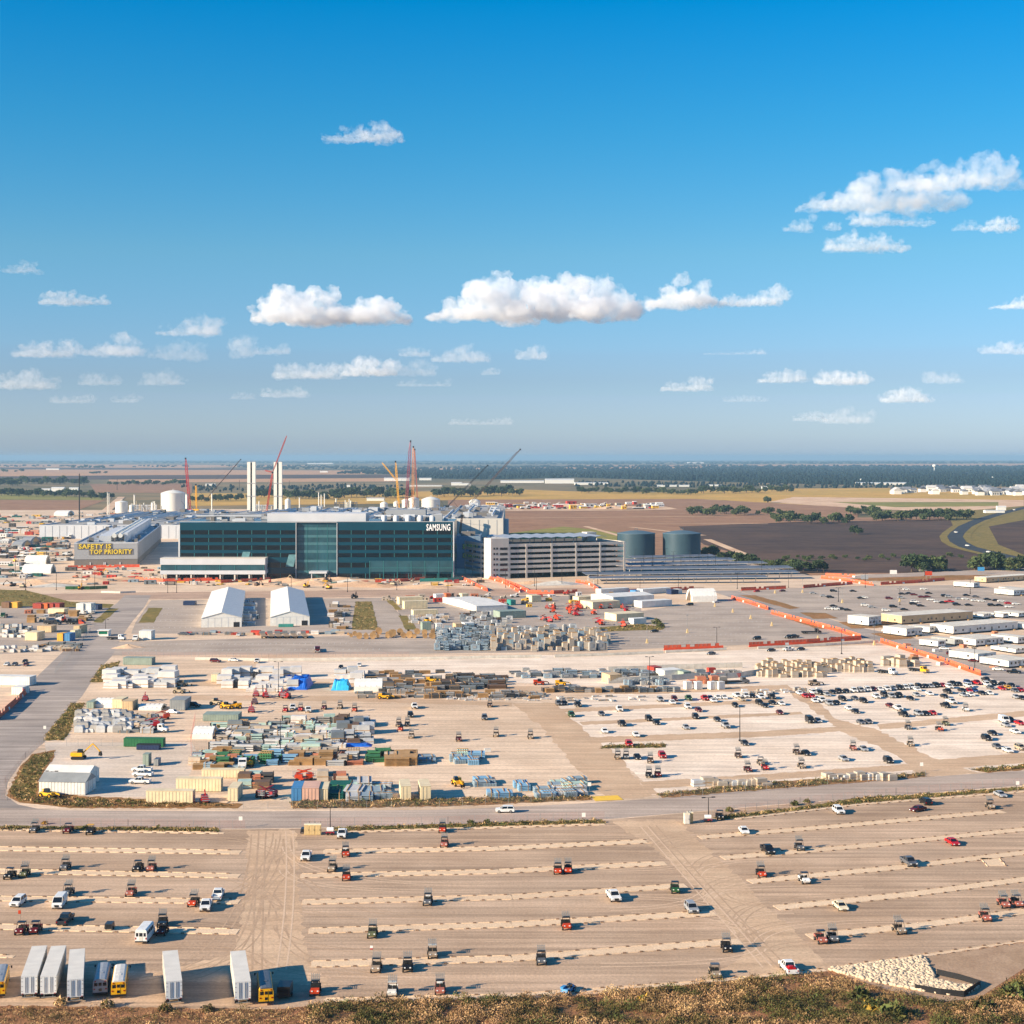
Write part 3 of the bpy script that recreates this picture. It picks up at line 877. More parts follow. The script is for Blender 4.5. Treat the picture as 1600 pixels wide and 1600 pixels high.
def utv(col, rack=True, bedload=False, crew=False, flag=False, roof='black'):
    """small open utility buggy: nose, cab under a roll cage and roof, tipping bed"""
    root = empty('utility_buggy')
    pm = PAINT[col]
    e = .75 if crew else 0.0
    b = MB()
    b.prism([(-1.55 - e, .45), (-1.6 - e, .75), (-1.4 - e, .98), (-.72 - e, 1.08), (-.70 - e, .5)], -.62, .62)
    b.box(-.66, .66, -.70 - e, .55, .36, .5)
    b.box(-.72, -.52, -1.62 - e, -.9 - e, .72, .86).box(.52, .72, -1.62 - e, -.9 - e, .72, .86)
    b.build('body', pm, root)
    q = MB()
    q.box(-.74, .74, .58, 1.65, .62, .68).box(-.74, -.68, .58, 1.65, .682, 1.0).box(.68, .74, .58, 1.65, .682, 1.0).box(-.678, .678, 1.58, 1.65, .682, 1.0).box(-.678, .678, .58, .64, .682, 1.0)
    q.build('cargo_bed', pm if col != 'orange' else M_dark, root)
    for y in ((-.95, 0.0) if crew else (0.0,)):
        for sx in (-1, 1):
            q = MB(); q.box(sx * .34 - .27, sx * .34 + .27, y - .3, y + .2, .502, .78).box(sx * .34 - .27, sx * .34 + .27, y + .2, y + .33, .502, 1.28)
            q.build('seat', M_dark, root)
    q = MB()
    f0 = -.78 - e
    for sx in (-.66, .66):
        q.bar((sx, f0, 1.0), (sx * .92, f0 + .42, 1.86), .035).bar((sx * .92, f0 + .42, 1.86), (sx * .92, .42, 1.86), .035).bar((sx * .92, .42, 1.86), (sx, .56, .5), .035)
        if crew:
            q.bar((sx, -.35, .5), (sx * .92, -.3, 1.86), .035)
    q.bar((-.6, f0 + .42, 1.86), (.6, f0 + .42, 1.86), .035).bar((-.6, .42, 1.86), (.6, .42, 1.86), .035)
    q.bar((-.64, .52, 1.1), (.64, .52, 1.1), .03)
    q.build('roll_cage', M_black, root)
    q = MB(); q.box(-.66, .66, f0 + .36, .5, 1.895, 1.95)
    q.build('roof', PAINT[roof], root)
    q = MB(); q.bar((-.2, -.5 - e, 1.02), (-.42, -.38 - e, 1.12), .02)
    q.lathe([(.17, 0), (.17, .035)], 10, c=(-.36, -.4 - e, 1.1))
    q.build('steering_wheel', M_dark, root)
    if rack:
        q = MB()
        for sx in (-.6, .6):
            q.bar((sx, f0 + .3, 2.22), (sx, .9, 2.22), .025)
            for y in (f0 + .45, -.1, .45):
                q.bar((sx, y, 1.951), (sx, y, 2.22), .035)
        for y in (f0 + .3, f0 + .7, -.1, .45, .9):
            q.bar((-.6, y, 2.22), (.6, y, 2.22), .035)
        for x in (-.6, -.3, 0, .3, .6):                   # upright tines of the ladder rest
            q.bar((x, .9, 2.0), (x, .9, 2.7), .06).bar((x, f0 + .3, 2.2), (x, .9, 2.22), .025)
        q.bar((-.62, .9, 2.42), (.62, .9, 2.42), .05)
        q.build('roof_rack', M_steel, root)
    for ay in (-1.15 - e, 1.1):
        for sx in (-1, 1):
            q = MB()
            q.wheel(sx * .68, ay, .33, .33, .24, 0)
            q.wheel(sx * .68, ay, .33, .17, .26, 1, n=8)
            q.build('wheel', [M_tyre, M_rim], root)
    for sx in (-1, 1):
        q = MB(); q.box(sx * .42 - .12, sx * .42 + .12, -1.615 - e, -1.5 - e, .78, .92)
        q.build('headlight', M_lamp, root)
    if bedload:
        q = MB(); q.box(-.5, .4, .72, 1.4, .685, 1.25, taper=(.05, .05))
        q.build('cargo_box', M_white if bedload == 'white' else M_dark, root)
    if flag:
        q = MB(); q.bar((-.7, 1.5, .9), (-.7, 1.5, 3.4), .02, 0)
        f = q.build('whip', M_dark, root)
        q = MB(); q.box(-1.15, -.7, 1.49, 1.51, 2.75, 3.35, 0).box(-1.15, -.7, 1.488, 1.512, 2.75, 2.95, 1)
        q.build('pennant', [M_white, PAINT['red']] if flag == 'white' else [PAINT['orange'], PAINT['orange']], f)
    return root

def semi_trailer(refer=False):
    """box trailer standing on its landing gear, rear doors towards -y"""
    root = empty('semi_trailer')
    L_ = 16.1
    q = MB(); q.box(-1.3, 1.3, .06, L_, 1.15, 4.02)
    for k in range(33):                                       # roof bows and side posts read as shallow ribs
        y = .4 + k * .48
        q.box(-1.315, -1.3001, y, y + .06, 1.25, 3.95).box(1.3001, 1.315, y, y + .06, 1.25, 3.95).box(-1.27, 1.27, y, y + .05, 4.0202, 4.035)
    q.build('cargo_box', mat("trailer_white", lin(216, 210, 198), rough=0.5, var=0.07, scale=0.5), root)
    for sx in (-1, 1):
        q = MB(); q.box(min(sx * .01, sx * 1.24), max(sx * .01, sx * 1.24), 0, .058, 1.22, 3.9)
        d = q.build('rear_door', mat("trailer_door", lin(230, 230, 226), rough=0.45, var=0.05), root)
        q = MB()
        for x in (.32, .62):
            q.bar((sx * x, -.03, 1.26), (sx * x, -.03, 3.86), .028, n=6)
        q.build('lock_rod', M_steel, d)
        q = MB()
        for z in (1.5, 2.3, 3.1, 3.7):
            q.box(sx * 1.14 - .12, sx * 1.14 + .12, -.02, -.001, z, z + .08)
        q.build('hinge', M_steel, d)
    q = MB(); q.box(-1.3, -1.24, 0, .058, 1.15, 4.02).box(1.24, 1.3, 0, .058, 1.15, 4.02).box(-1.24, 1.24, 0, .058, 3.9, 4.02).box(-1.24, 1.24, 0, .058, 1.05, 1.22)
    q.build('door_frame', M_whitem, root)
    q = MB(); q.box(-1.15, 1.15, .1, .2, .45, .56).bar((-.7, .15, .56), (-.7, .3, 1.14), .05).bar((.7, .15, .56), (.7, .3, 1.14), .05)
    q.build('rear_bumper', M_steel, root)
    for y in (1.6, 2.9):
        for sx in (-1, 1):
            q = MB(); q.wheel(sx * .98, y, .52, .52, .56, 0); q.wheel(sx * .98, y, .52, .28, .58, 1, n=10)
            q.build('wheel', [M_tyre, M_rim], root)
    q = MB(); q.box(-.55, .55, .8, 4.2, .75, 1.14)
    q.build('axle_frame', M_dark, root)
    for sx in (-1, 1):
        q = MB(); q.box(sx * .75 - .08, sx * .75 + .08, 12.6, 12.76, .08, 1.14).box(sx * .75 - .2, sx * .75 + .2, 12.5, 12.86, 0, .079)
        q.build('landing_leg', M_dark, root)
    for sx in (-1, 1):
        q = MB(); q.box(sx * 1.05 - .14, sx * 1.05 + .14, -.03, -.001, 1.08, 1.18)
        q.build('tail_light', M_tail, root)
    return root

def bus(col='yellow', roof='pale', L_=10.2):
    """school bus, rear end towards -y, bonnet at the far end"""
    root = empty('school_bus')
    pm = PAINT[col]
    prof = [(-1.2, .55), (1.2, .55), (1.2, 1.75), (1.17, 2.45), (1.0, 2.82), (-1.0, 2.82), (-1.17, 2.45), (-1.2, 1.75)]
    q = MB(); q.prism(prof, 0, L_ - 1.4, axis='y'); q.box(-1.0, 1.0, L_ - 1.399, L_, .55, 1.45, taper=(.1, .06))
    for z in (.9, 1.3, 1.72):
        q.box(-1.225, -1.201, .1, L_ - 1.5, z, z + .05, 1).box(1.201, 1.225, .1, L_ - 1.5, z, z + .05, 1)
    q.build('body', [pm, M_black], root)
    q = MB(); q.prism([(-1.0, 2.822), (1.0, 2.822), (.72, 2.98), (0, 3.04), (-.72, 2.98)], .02, L_ - 1.45, axis='y')
    rf = q.build('roof', PAINT[roof], root)
    q = MB(); q.box(-.3, .3, L_ * .3, L_ * .3 + .6, 3.0, 3.09)
    q.build('hatch', PAINT[roof], rf)
    q = MB(); q.box(-.3, .3, -.03, -.001, .8, 2.55)
    d = q.build('rear_door', pm, root)
    q = MB(); q.box(-.24, .24, -.05, -.031, 1.9, 2.42); q.box(-.24, .24, -.05, -.031, 1.0, 1.45)
    q.build('window', M_glass, d)
    for sx in (-1, 1):
        q = MB(); q.box(sx * .72 - .28, sx * .72 + .28, -.025, -.001, 1.85, 2.4)
        q.build('window', M_glass, root)
        q = MB(); q.box(sx * .95 - .14, sx * .95 + .14, -.04, -.001, 1.25, 1.45)
        q.build('tail_light', M_tail, root)
        q = MB(); q.lathe([(.12, 0), (.12, .05)], 10, c=(0, 0, 0)); q.v = [(x + sx * .8, -z - .001, y + 2.62) for x, y, z in q.v]
        q.build('warning_light', M_tail, root)
        for k in range(9):
            y = .6 + k * .88
            q = MB(); q.add([(sx * 1.205, y, 1.85), (sx * 1.205, y + .74, 1.85), (sx * 1.178, y + .74, 2.42), (sx * 1.178, y, 2.42)], [(0, 1, 2, 3) if sx > 0 else (3, 2, 1, 0)])
            q.build('window', M_glass, root)
        for ay in (2.3, L_ - 1.2):
            q = MB(); q.wheel(sx * 1.0, ay, .5, .5, .36, 0); q.wheel(sx * 1.0, ay, .5, .26, .38, 1, n=10)
            q.build('wheel', [M_tyre, M_rim], root)
    q = MB(); q.box(-1.22, 1.22, -.12, -.051, .5, .78)
    q.build('bumper', M_black, root)
    for sx in (-1, 1):
        q = MB(); q.bar((sx * 1.1, L_ - 1.4, 2.4), (sx * 1.5, L_ - 1.0, 2.5), .025).box(sx * 1.5 - .12, sx * 1.5 + .12, L_ - 1.03, L_ - .97, 2.1, 2.5)
        q.build('side_mirror', M_black, root)
    return root

def shuttle():
    """tall white passenger van seen from behind"""
    root = empty('shuttle_van')
    pm = PAINT['white']
    q = MB(); q.prism([(-1.1, .5), (1.1, .5), (1.12, 1.6), (1.02, 2.55), (.8, 2.74), (-.8, 2.74), (-1.02, 2.55), (-1.12, 1.6)], 0, 5.4, axis='y')
    q.box(-.98, .98, 5.401, 6.9, .5, 1.45, taper=(.12, .1))
    q.build('body', pm, root)
    for x, w in ((-.7, .2), (0, .3), (.7, .2)):
        q = MB(); q.box(x - w, x + w, -.03, -.001, 1.5, 2.15)
        q.build('window', M_glass, root)
    for sx in (-1, 1):
        for k in range(4):
            y = .5 + k * 1.15
            q = MB(); q.add([(sx * 1.125, y, 1.65), (sx * 1.125, y + .95, 1.65), (sx * 1.06, y + .95, 2.3), (sx * 1.06, y, 2.3)], [(0, 1, 2, 3) if sx > 0 else (3, 2, 1, 0)])
            q.build('window', M_glass, root)
        for ay in (1.5, 5.8):
            q = MB(); q.wheel(sx * .95, ay, .42, .42, .3, 0); q.wheel(sx * .95, ay, .42, .22, .32, 1, n=10)
            q.build('wheel', [M_tyre, M_rim], root)
        q = MB(); q.box(sx * .95 - .1, sx * .95 + .1, -.03, -.001, .95, 1.3)
        q.build('tail_light', M_tail, root)
    q = MB(); q.box(-1.05, 1.05, -.14, -.031, .45, .66)
    q.build('bumper', M_dark, root)
    q = MB(); q.box(-.36, .36, -.028, -.002, .7, 1.45)
    q.build('rear_door', PAINT['pale'], root)
    return root

# ------------------------------------------------------------------ parking rows of the lower lot: strips edged with wheel stops
def strip(a, b, wide=3.2):
    A, B = G(*a), G(*b)
    d = B - A
    L_ = d.length
    d.normalize()
    q = MB()
    q.box(0, L_, -wide / 2, wide / 2, -0.05, 0.05)
    k = 0
    x = 0.3
    while x < L_ - 2.6:
        q.box(x, x + 2.3, wide / 2, wide / 2 + .16, -0.05, .16, taper=(.02, .05))
        q.box(x + 1.4, x + 3.6, -wide / 2 - .16, -wide / 2, -0.05, .16, taper=(.02, .05))
        q.box(x + 2.34, x + 2.95, wide / 2 - .1, wide / 2 + .26, -0.05, .2, 1)          # dark blocks in the gaps between the stops
        q.box(x + .75, x + 1.36, -wide / 2 - .26, -wide / 2 + .05, -0.05, .2, 1)
        x += 3.2
    o = q.build("kerb_strip", [M_strip, mat("kerb_gap_dark", lin(138, 110, 86), rough=.95, var=.3)], loc=(A.x, A.y, 0), rz=math.atan2(d.y, d.x))
    return setting(o)
for a, b in (((-30, 1326), (376, 1332)), ((-30, 1361), (374, 1369)), ((-30, 1404), (374, 1409)), ((-30, 1448), (372, 1456)),
             ((505, 1331), (780, 1326)), ((780, 1326), (1010, 1315)), ((469, 1369), (780, 1362)), ((780, 1362), (1040, 1349)),
             ((472, 1410), (800, 1402)), ((800, 1402), (1072, 1384)), ((482, 1455), (800, 1445)), ((800, 1445), (1117, 1427)),
             ((486, 1507), (800, 1498)), ((800, 1498), (1156, 1471)),
             ((1093, 1309), (1300, 1292)), ((1300, 1292), (1567, 1268)), ((1129, 1341), (1360, 1321)), ((1360, 1321), (1640, 1292)),
             ((1171, 1378), (1400, 1356)), ((1400, 1356), (1640, 1328)), ((1213, 1419), (1420, 1398)), ((1420, 1398), (1640, 1369)),
             ((1264, 1464), (1440, 1446)), ((1440, 1446), (1640, 1419))):
    strip(a, b)
for a, b in (((506, 1563), (800, 1556)), ((800, 1556), (1090, 1536)), ((1100, 1535), (1290, 1516)), ((1310, 1512), (1640, 1466)),
             ((-30, 1296), (350, 1302)), ((520, 1301), (945, 1288)), ((1150, 1280), (1345, 1257)), ((1345, 1257), (1640, 1234)), ((-20, 1494), (22, 1495))):
    strip(a, b, 1.3)
strip((1546, 1341), (1557, 1353), 4.0)

# ------------------------------------------------------------------ placing the vehicles
ZN = {
    'low_left': ("in the rows facing the parked trailers", "the semi trailers", (150, 1540)),
    'low_mid': ("in the middle rows of the dirt lot", "the portable toilets", (490, 1303)),
    'low_right': ("in the sloping rows beyond the dirt aisle", "the lot's light mast", (1107, 1281)),
    'gravel': ("on the pale gravel past the dirt aisle", "the dirt aisle", (850, 1100)),
    'crowd': ("in the crowded gravel rows", "the stacked tan blocks", (1290, 1060)),
    'yard': ("around the material yard", "the big blue tarpaulin", (470, 1075)),
    'asphalt': ("on the asphalt lot behind the site offices", "the tan site office", (1470, 965)),
    'strip': ("on the haul strip by the barriers", "the two white tents", (400, 980)),
    'left': ("in the yard left of the access road", "the green roofed trailer", (20, 1060)),
}
KIND_WORD = {'sedan': 'sedan', 'suv': 'suv', 'pickup': 'pickup truck', 'van': 'van'}
COLW = {'black': 'black', 'white': 'white', 'silver': 'silver', 'grey': 'grey', 'red': 'red', 'maroon': 'dark red', 'mud': 'dusty beige', 'salmon': 'faded red', 'charcoal': 'charcoal', 'sky': 'light blue', 'pale': 'off white'}
def put_car(px, py, kind, col, zone, face=0.0, jit=0.06):
    far = sc(py) < 3.0
    p = G(px, py)
    small = abs(math.remainder(face, math.pi)) < .5
    rz = ((0.05 + .3 * math.remainder(face, math.pi) + (math.pi if abs(face) > 2 else 0)) if small else rowang(px) + face) + rng.uniform(-jit, jit)
    o = spawn(('car', kind, col, far), lambda: car(kind, col, not far), p, rz)
    o.location.y += 0.5
    return reg(o, f"{COLW.get(col, col)} {KIND_WORD[kind]}", zone, {'sedan': 'car', 'suv': 'car', 'pickup': 'pickup', 'van': 'van'}[kind], "parked cars and trucks", (px, py, 0))
def put_utv(px, py, col, zone, rack=True, face=0.0, **kw):
    p = G(px, py)
    key = ('utv', col, rack, tuple(sorted(kw.items())))
    o = spawn(key, lambda: utv(col, rack, **kw), p, 0.04 + face + rng.uniform(-.09, .09), 1.14)
    o.location.y += 1.5
    d = f"{COLW.get(col, col)} utility buggy" + (" with roof rack" if rack else "") + (" and loaded bed" if kw.get('bedload') else "") + (" and flag" if kw.get('flag') else "")
    return reg(o, d, zone, "utility buggy", "utility buggies", (px, py, 0))
PI = math.pi
for px, py, col, rack, kw in ((51, 1302, 'grey', True, {}), (104, 1303, 'maroon', False, {}), (139, 1305, 'black', False, {'roof': 'yellow'}), (12, 1375, 'black', False, {}),
                              (35, 1372, 'olive', True, {}), (99, 1361, 'grey', True, {}), (213, 1363, 'black', False, {'bedload': 'dark'}), (234, 1363, 'salmon', True, {}),
                              (103, 1402, 'grey', True, {}), (202, 1402, 'salmon', True, {}), (300, 1418, 'orange', True, {}), (30, 1462, 'maroon', False, {'flag': 'orange'}),
                              (52, 1461, 'maroon', False, {}), (251, 1450, 'black', True, {}), (251, 1463, 'maroon', False, {'bedload': 'dark'})):
    put_utv(px, py, col, 'low_left', rack, **kw)
put_car(27, 1415, 'suv', 'white', 'low_left', jit=.2)
put_car(92, 1417, 'van', 'white', 'low_left')
put_car(321, 1421, 'pickup', 'white', 'low_left')
put_car(340, 1404, 'pickup', 'white', 'low_left', face=PI)
put_car(101, 1443, 'pickup', 'charcoal', 'low_left', face=PI - .15)
for px, py, col, rack, kw in ((539, 1340, 'orange', True, {'bedload': 'white'}), (518, 1363, 'mud', True, {}), (540, 1377, 'orange', True, {}), (691, 1302, 'orange', True, {}), (694, 1325, 'salmon', True, {}),
                              (668, 1416, 'grey', True, {'bedload': 'white'}), (581, 1467, 'olive', True, {}), (675, 1499, 'mud', True, {'roof': 'pale'}), (587, 1521, 'mud', True, {'flag': 'white'}), (636, 1520, 'black', True, {}),
                              (491, 1557, 'orange', True, {'bedload': 'dark'}), (612, 1559, 'pale', True, {'roof': 'pale'}), (687, 1556, 'salmon', True, {'bedload': 'white'}), (872, 1367, 'orange', True, {}),
                              (888, 1366, 'orange', True, {'bedload': 'dark'}), (1056, 1397, 'green', False, {}), (885, 1454, 'orange', True, {}), (846, 1509, 'grey', True, {}), (1137, 1489, 'black', True, {'roof': 'grey'}), (1119, 1530, 'mud', False, {'roof': 'grey'})):
    put_utv(px, py, col, 'low_mid', rack, **kw)
put_car(534, 1308, 'pickup', 'white', 'low_mid')
put_car(478, 1343, 'pickup', 'white', 'low_mid')
put_car(959, 1406, 'pickup', 'white', 'low_mid', face=.25)
put_car(1081, 1425, 'suv', 'silver', 'low_mid', face=.2)
put_car(789, 1270, 'suv', 'white', 'low_mid', face=-PI / 2 - .1)
for px, py, col, rack, kw in ((1251, 1330, 'grey', True, {}), (1191, 1372, 'orange', True, {}), (1259, 1382, 'white', False, {}), (1285, 1476, 'salmon', False, {}), (1304, 1474, 'grey', True, {}), (1408, 1461, 'mud', True, {'roof': 'grey'}),
                              (1543, 1441, 'salmon', True, {}), (1572, 1420, 'salmon', True, {'roof': 'grey'}), (1592, 1419, 'salmon', True, {'roof': 'grey', 'bedload': 'dark'}), (1550, 1265, 'mud', True, {}), (1126, 1282, 'black', False, {})):
    put_utv(px, py, col, 'low_right', rack, **kw)
for px, py, k, col, fc in ((1163, 1302, 'sedan', 'white', .2), (1200, 1333, 'pickup', 'black', .2), (1421, 1352, 'pickup', 'grey', .2), (1489, 1320, 'sedan', 'red', .3), (1314, 1421, 'sedan', 'cream', .2),
                           (1233, 1519, 'pickup', 'white', PI + .3), (1311, 1271, 'suv', 'white', .1), (1435, 1268, 'sedan', 'maroon', -1.35), (1447, 1257, 'suv', 'black', PI + .2), (1564, 1245, 'sedan', 'silver', .3)):
    put_car(px, py, k, col, 'low_right', face=fc)

K = {'s': 'sedan', 'u': 'suv', 'p': 'pickup', 'v': 'van'}
C_ = {'w': 'white', 'b': 'black', 's': 'silver', 'g': 'grey', 'r': 'red', 'm': 'maroon', 'n': 'navy', 'e': 'green', 't': 'tan', 'y': 'yellow', 'l': 'blue', 'c': 'charcoal'}
def batch(txt, zone, face=0.15):
    for w in txt.split():
        a, x, y = w.split(',')
        put_car(float(x), float(y), K[a[1]], C_[a[0]], zone, face)
batch("gu,873,1102 bs,882,1101 bp,903,1104 eu,893,1120 wp,968,1111 gs,940,1118 bu,1014,1126 bs,1026,1132 bp,972,1134 ws,945,1145 ws,994,1151 su,1032,1096 mu,1054,1095 ws,1051,1100 ep,1076,1094 rp,1101,1094 "
      "ls,1110,1093 ws,1115,1097 ws,1122,1092 ws,1132,1092 wu,1075,1107 ms,1092,1112 bu,1087,1123 cs,1121,1127 sp,1134,1137 ss,1072,1139 wp,1152,1090 ts,1160,1095 wu,1166,1090 bs,1176,1090 wu,1190,1092 bs,1195,1105 bu,1187,1101 bs,1149,1104 "
      "ru,983,1166 bs,996,1186 ru,1035,1184 cs,1164,1164", 'gravel')
for px, py, col, rack in ((966, 1187, 'mud', True), (979, 1187, 'grey', True), (1017, 1193, 'brown', True), (1015, 1216, 'black', True), (1029, 1215, 'maroon', True), (1155, 1185, 'brown', True), (1170, 1207, 'maroon', True), (1190, 1196, 'mud', False), (1197, 1204, 'red', True), (829, 1155, 'mud', True)):
    put_utv(px, py, col, 'gravel', rack)
def cr(txt, zone, ox, oy, s, face=0.15):
    for w in txt.split():
        a, x, y = w.split(',')
        put_car(ox + float(x) / s, oy + float(y) / s, K[a[1]], C_[a[0]], zone, face)
cr("ws,200,222 rs,235,240 wu,285,218 bu,325,222 ss,370,230 bs,405,215 bu,445,212 bs,492,210 wu,540,207 su,583,205 wu,625,200 ms,660,195 ws,703,197 wu,747,197 ss,785,190 bu,825,190 wu,863,188 wu,900,184 bu,945,180 ws,935,198 "
   "bs,985,178 ss,1018,177 bu,1055,174 rs,1095,172 wu,1135,182 bp,1155,165 bs,1195,165 lu,1250,157 wu,1255,177 rp,1305,159 bp,1365,140 wu,1370,167 bp,1410,160 bs,1470,165 rs,1465,192 ys,1500,187 gs,1395,187 bs,1525,172 gs,1545,205 rs,1580,202 "
   "rs,275,240 ws,295,270 wu,340,267 su,385,287 bs,430,282 bu,468,260 gs,545,255 bu,600,272 wu,680,245 bu,730,232 su,775,242 bp,818,237 bs,892,255 ss,930,232 ws,1013,225 bp,1125,214 bs,1105,242 wp,1150,277 bp,1113,302 bs,1215,205 ss,1225,234 ws,1268,230 "
   "rs,1258,206 ls,1295,206 bs,1340,222 ws,1388,222 ss,1553,245 bs,1590,252 ws,508,317 bs,548,337 ms,765,300 wp,815,318 bp,850,358 su,943,352 bs,988,350 rs,1032,347 ms,75,344 bv,262,397 ss,315,394 bp,25,247 ws,85,287 bs,30,282 "
   "gs,582,404 gs,630,402 bs,1408,474 bu,1370,507 gs,1435,557 ws,1503,582 tu,1580,567 ws,1550,464 ss,1490,422 wv,1478,395 bs,1515,387 rs,1575,410 ss,600,572 bs,240,599 ss,475,634 bu,755,648", 'crowd', 1200, 1030, 4.0)
for px, py, col, rack in ((885, 442, 'grey', True), (1080, 452, 'orange', True), (1120, 418, 'olive', True), (1245, 328, 'white', True), (900, 547, 'mud', True), (540, 572, 'salmon', True), (187, 598, 'brown', True), (217, 685, 'mud', True)):
    put_utv(1200 + px / 4, 1030 + py / 4, col, 'crowd', rack)
A_ = 4.571
cr("bu,240,205 bs,380,205 ss,95,220 ss,170,240 bu,218,250 bs,435,255 ws,460,250 bs,240,312 ws,205,330 wu,255,335 bs,300,332 bs,340,340 wu,465,307 ss,515,320 bu,667,317 wu,615,344 bs,745,337 mu,637,258 bs,730,225 bs,780,222 ms,815,230 ss,725,252 "
   "ms,870,247 ms,910,245 bs,920,220 wu,820,282 bu,810,297 bs,862,310 ws,935,267 ws,985,282 bs,1020,287 rp,1068,282 bu,1035,240 su,1065,245 bu,1120,302 bs,1205,305 ss,1140,260 ws,1185,262 bs,1190,235 gs,1255,245 ws,1250,272 ws,1300,277 bs,1340,264 bs,1400,272 "
   "bu,1370,307 bs,1425,307 rs,1490,292 ws,1545,297 ws,1495,317 ws,1440,277 ws,760,192 ws,885,190", 'asphalt', 1250, 880, A_, face=1.2)
cr("wp,625,492 mu,245,552 mu,1085,657 wu,1135,678 ws,1030,618 ms,1240,705 ws,1415,767 bp,1530,788 bs,1075,342", 'asphalt', 1250, 880, A_, face=.9)
cr("bs,490,392 bu,1130,438 bp,1335,430 bp,1365,428 bu,712,225 ws,875,208 wp,1330,508 bs,1220,512 bs,1405,505 gs,845,532 rs,1130,140 ms,1290,138", 'asphalt', 900, 890, 4.0, face=-1.2)
cr("wp,485,582 bs,1010,618 ws,1125,605 ws,370,415", 'strip', 280, 890, 4.0)
cr("ws,340,574 mu,225,580 gs,20,410 gs,45,410", 'strip', 280, 890, 4.0, face=1.3)
cr("wp,830,307 bu,805,362 gu,1268,378 wp,68,314 wp,165,330", 'yard', 440, 1030, 4.0)
for px, py, col, rack in ((730, 422, 'brown', True), (785, 422, 'black', True), (740, 452, 'orange', False), (810, 497, 'mud', True), (1107, 517, 'maroon', True), (1302, 302, 'brown', True), (1340, 487, 'mud', True), (20, 332, 'red', False), (115, 327, 'red', True), (262, 317, 'maroon', True), (362, 312, 'mud', True), (453, 330, 'orange', True)):
    put_utv(440 + px / 4, 1030 + py / 4, col, 'yard', rack)
cr("wp,872,1300 wp,890,1255 wp,885,1225", 'yard', 0, 900, 4.0, face=-1.65)
cr("ws,40,560 gs,90,560 ms,160,562 bs,155,542", 'left', 0, 900, 4.0)
cr("bp,1205,820 ws,1080,860", 'yard', 0, 900, 4.0, face=1.2)
# trucks on the far highway
for px, py in ((1494, 832), (1545, 863), (1585, 797), (1512, 853)):
    o = spawn(('car', 'suv', 'white', True), None, G(px, py), 0.6)
    o.location.z = -.25
    reg(o, "white suv", 'hwy', "car", "cars on the curving highway", (px, py, 0))
ZN['hwy'] = ("on the dark curving highway", "the white houses", (1560, 768))

# ------------------------------------------------------------------ trailers and buses at the lot's edge
def put_trailer(xr, yr, xf, yf, label):
    """rear base middle (pixels) and roof front middle"""
    a = G(xr, yr)
    b = G(xf, yf, 4.02)
    rz = math.atan2(b.y - a.y, b.x - a.x) - PI / 2
    o = spawn('trailer', semi_trailer, a, rz)
    return tag(o, label, "semi trailer", "white box trailers")
put_trailer(45.5, 1563, 59.5, 1484, "white box trailer at the end of the row, beside the half hidden yellow bus")
put_trailer(75.5, 1563, 89.5, 1484, "white box trailer parked between two others close together")
put_trailer(117.5, 1568, 120.5, 1488, "white box trailer beside the blue grey bus")
put_trailer(272, 1571, 266.5, 1491, "white box trailer standing alone in the gap between bus groups")
put_trailer(379.5, 1572, 372.5, 1491, "white box trailer casting shade on the black cart and yellow bus")
def put_bus(xr, yr, xf, yf, col, roof, label):
    a = G(xr, yr); b = G(xf, yf, 3.0)
    o = spawn(('bus', col, roof), lambda: bus(col, roof), a, math.atan2(b.y - a.y, b.x - a.x) - PI / 2)
    return tag(o, label, "bus", "parked school buses")
put_bus(156.5, 1558, 163, 1501, 'silver', 'silver', "blue grey school bus squeezed between trailer and yellow bus")
put_bus(185, 1561, 190, 1501, 'yellow', 'pale', "yellow school bus with pale roof beside the blue grey bus")
put_bus(416, 1572, 412.5, 1517, 'yellow', 'grey', "yellow school bus with shade-grey roof in the shade of the last trailer")  # pale roof coloured grey for the trailer's shade
put_bus(-4, 1561, 3, 1508, 'yellow', 'silver', "yellow school bus cut by the frame edge, next to the trailers")
o = spawn('shuttle', shuttle, G(220, 1476), -.02)
tag(o, "white passenger van with three small rear windows and tall roof", "passenger van")

# ------------------------------------------------------------------ large structures
M_teal = mat("teal_glass", lin(0, 58, 74), rough=0.2, var=0.10, scale=0.05, spec=0.5)
M_tealw = mat("teal_window", lin(0, 13, 19), rough=0.12, var=0.45, scale=0.15, spec=0.6)
M_mull = mat("teal_mullion", lin(46, 112, 114), rough=0.4)
M_clear = mat("grey_glass", lin(40, 78, 88), rough=0.12, var=0.35, scale=0.08, spec=0.6)
M_cladl = mat("light_cladding", lin(196, 198, 200), rough=0.55, var=0.06, scale=0.1)
M_cladp = mat("pale_cladding", lin(208, 200, 186), rough=0.6, var=0.06, scale=0.1)
M_cladg = mat("grey_cladding", lin(156, 158, 160), rough=0.6, var=0.06, scale=0.1)
M_cladd = mat("brown_grey_cladding", lin(118, 112, 106), rough=0.6, var=0.06, scale=0.1)
M_roofg = mat("roof_membrane", lin(158, 156, 152), rough=0.8, var=0.12, scale=0.05)
M_precast = mat("precast_concrete", lin(206, 196, 182), rough=0.85, var=0.08, scale=0.15)
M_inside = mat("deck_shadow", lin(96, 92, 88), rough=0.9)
M_slate = mat("slate_tank", lin(52, 74, 84), rough=0.5, var=0.12, scale=0.08)
M_slater = mat("slate_roof", lin(84, 104, 112), rough=0.5, var=0.10, scale=0.08)
M_tankw = mat("white_tank", lin(224, 220, 208), rough=0.5, var=0.05, scale=0.05)
M_solar = mat("solar_panel", lin(96, 102, 112), rough=0.6, var=0.2, scale=0.12, spec=0.25)
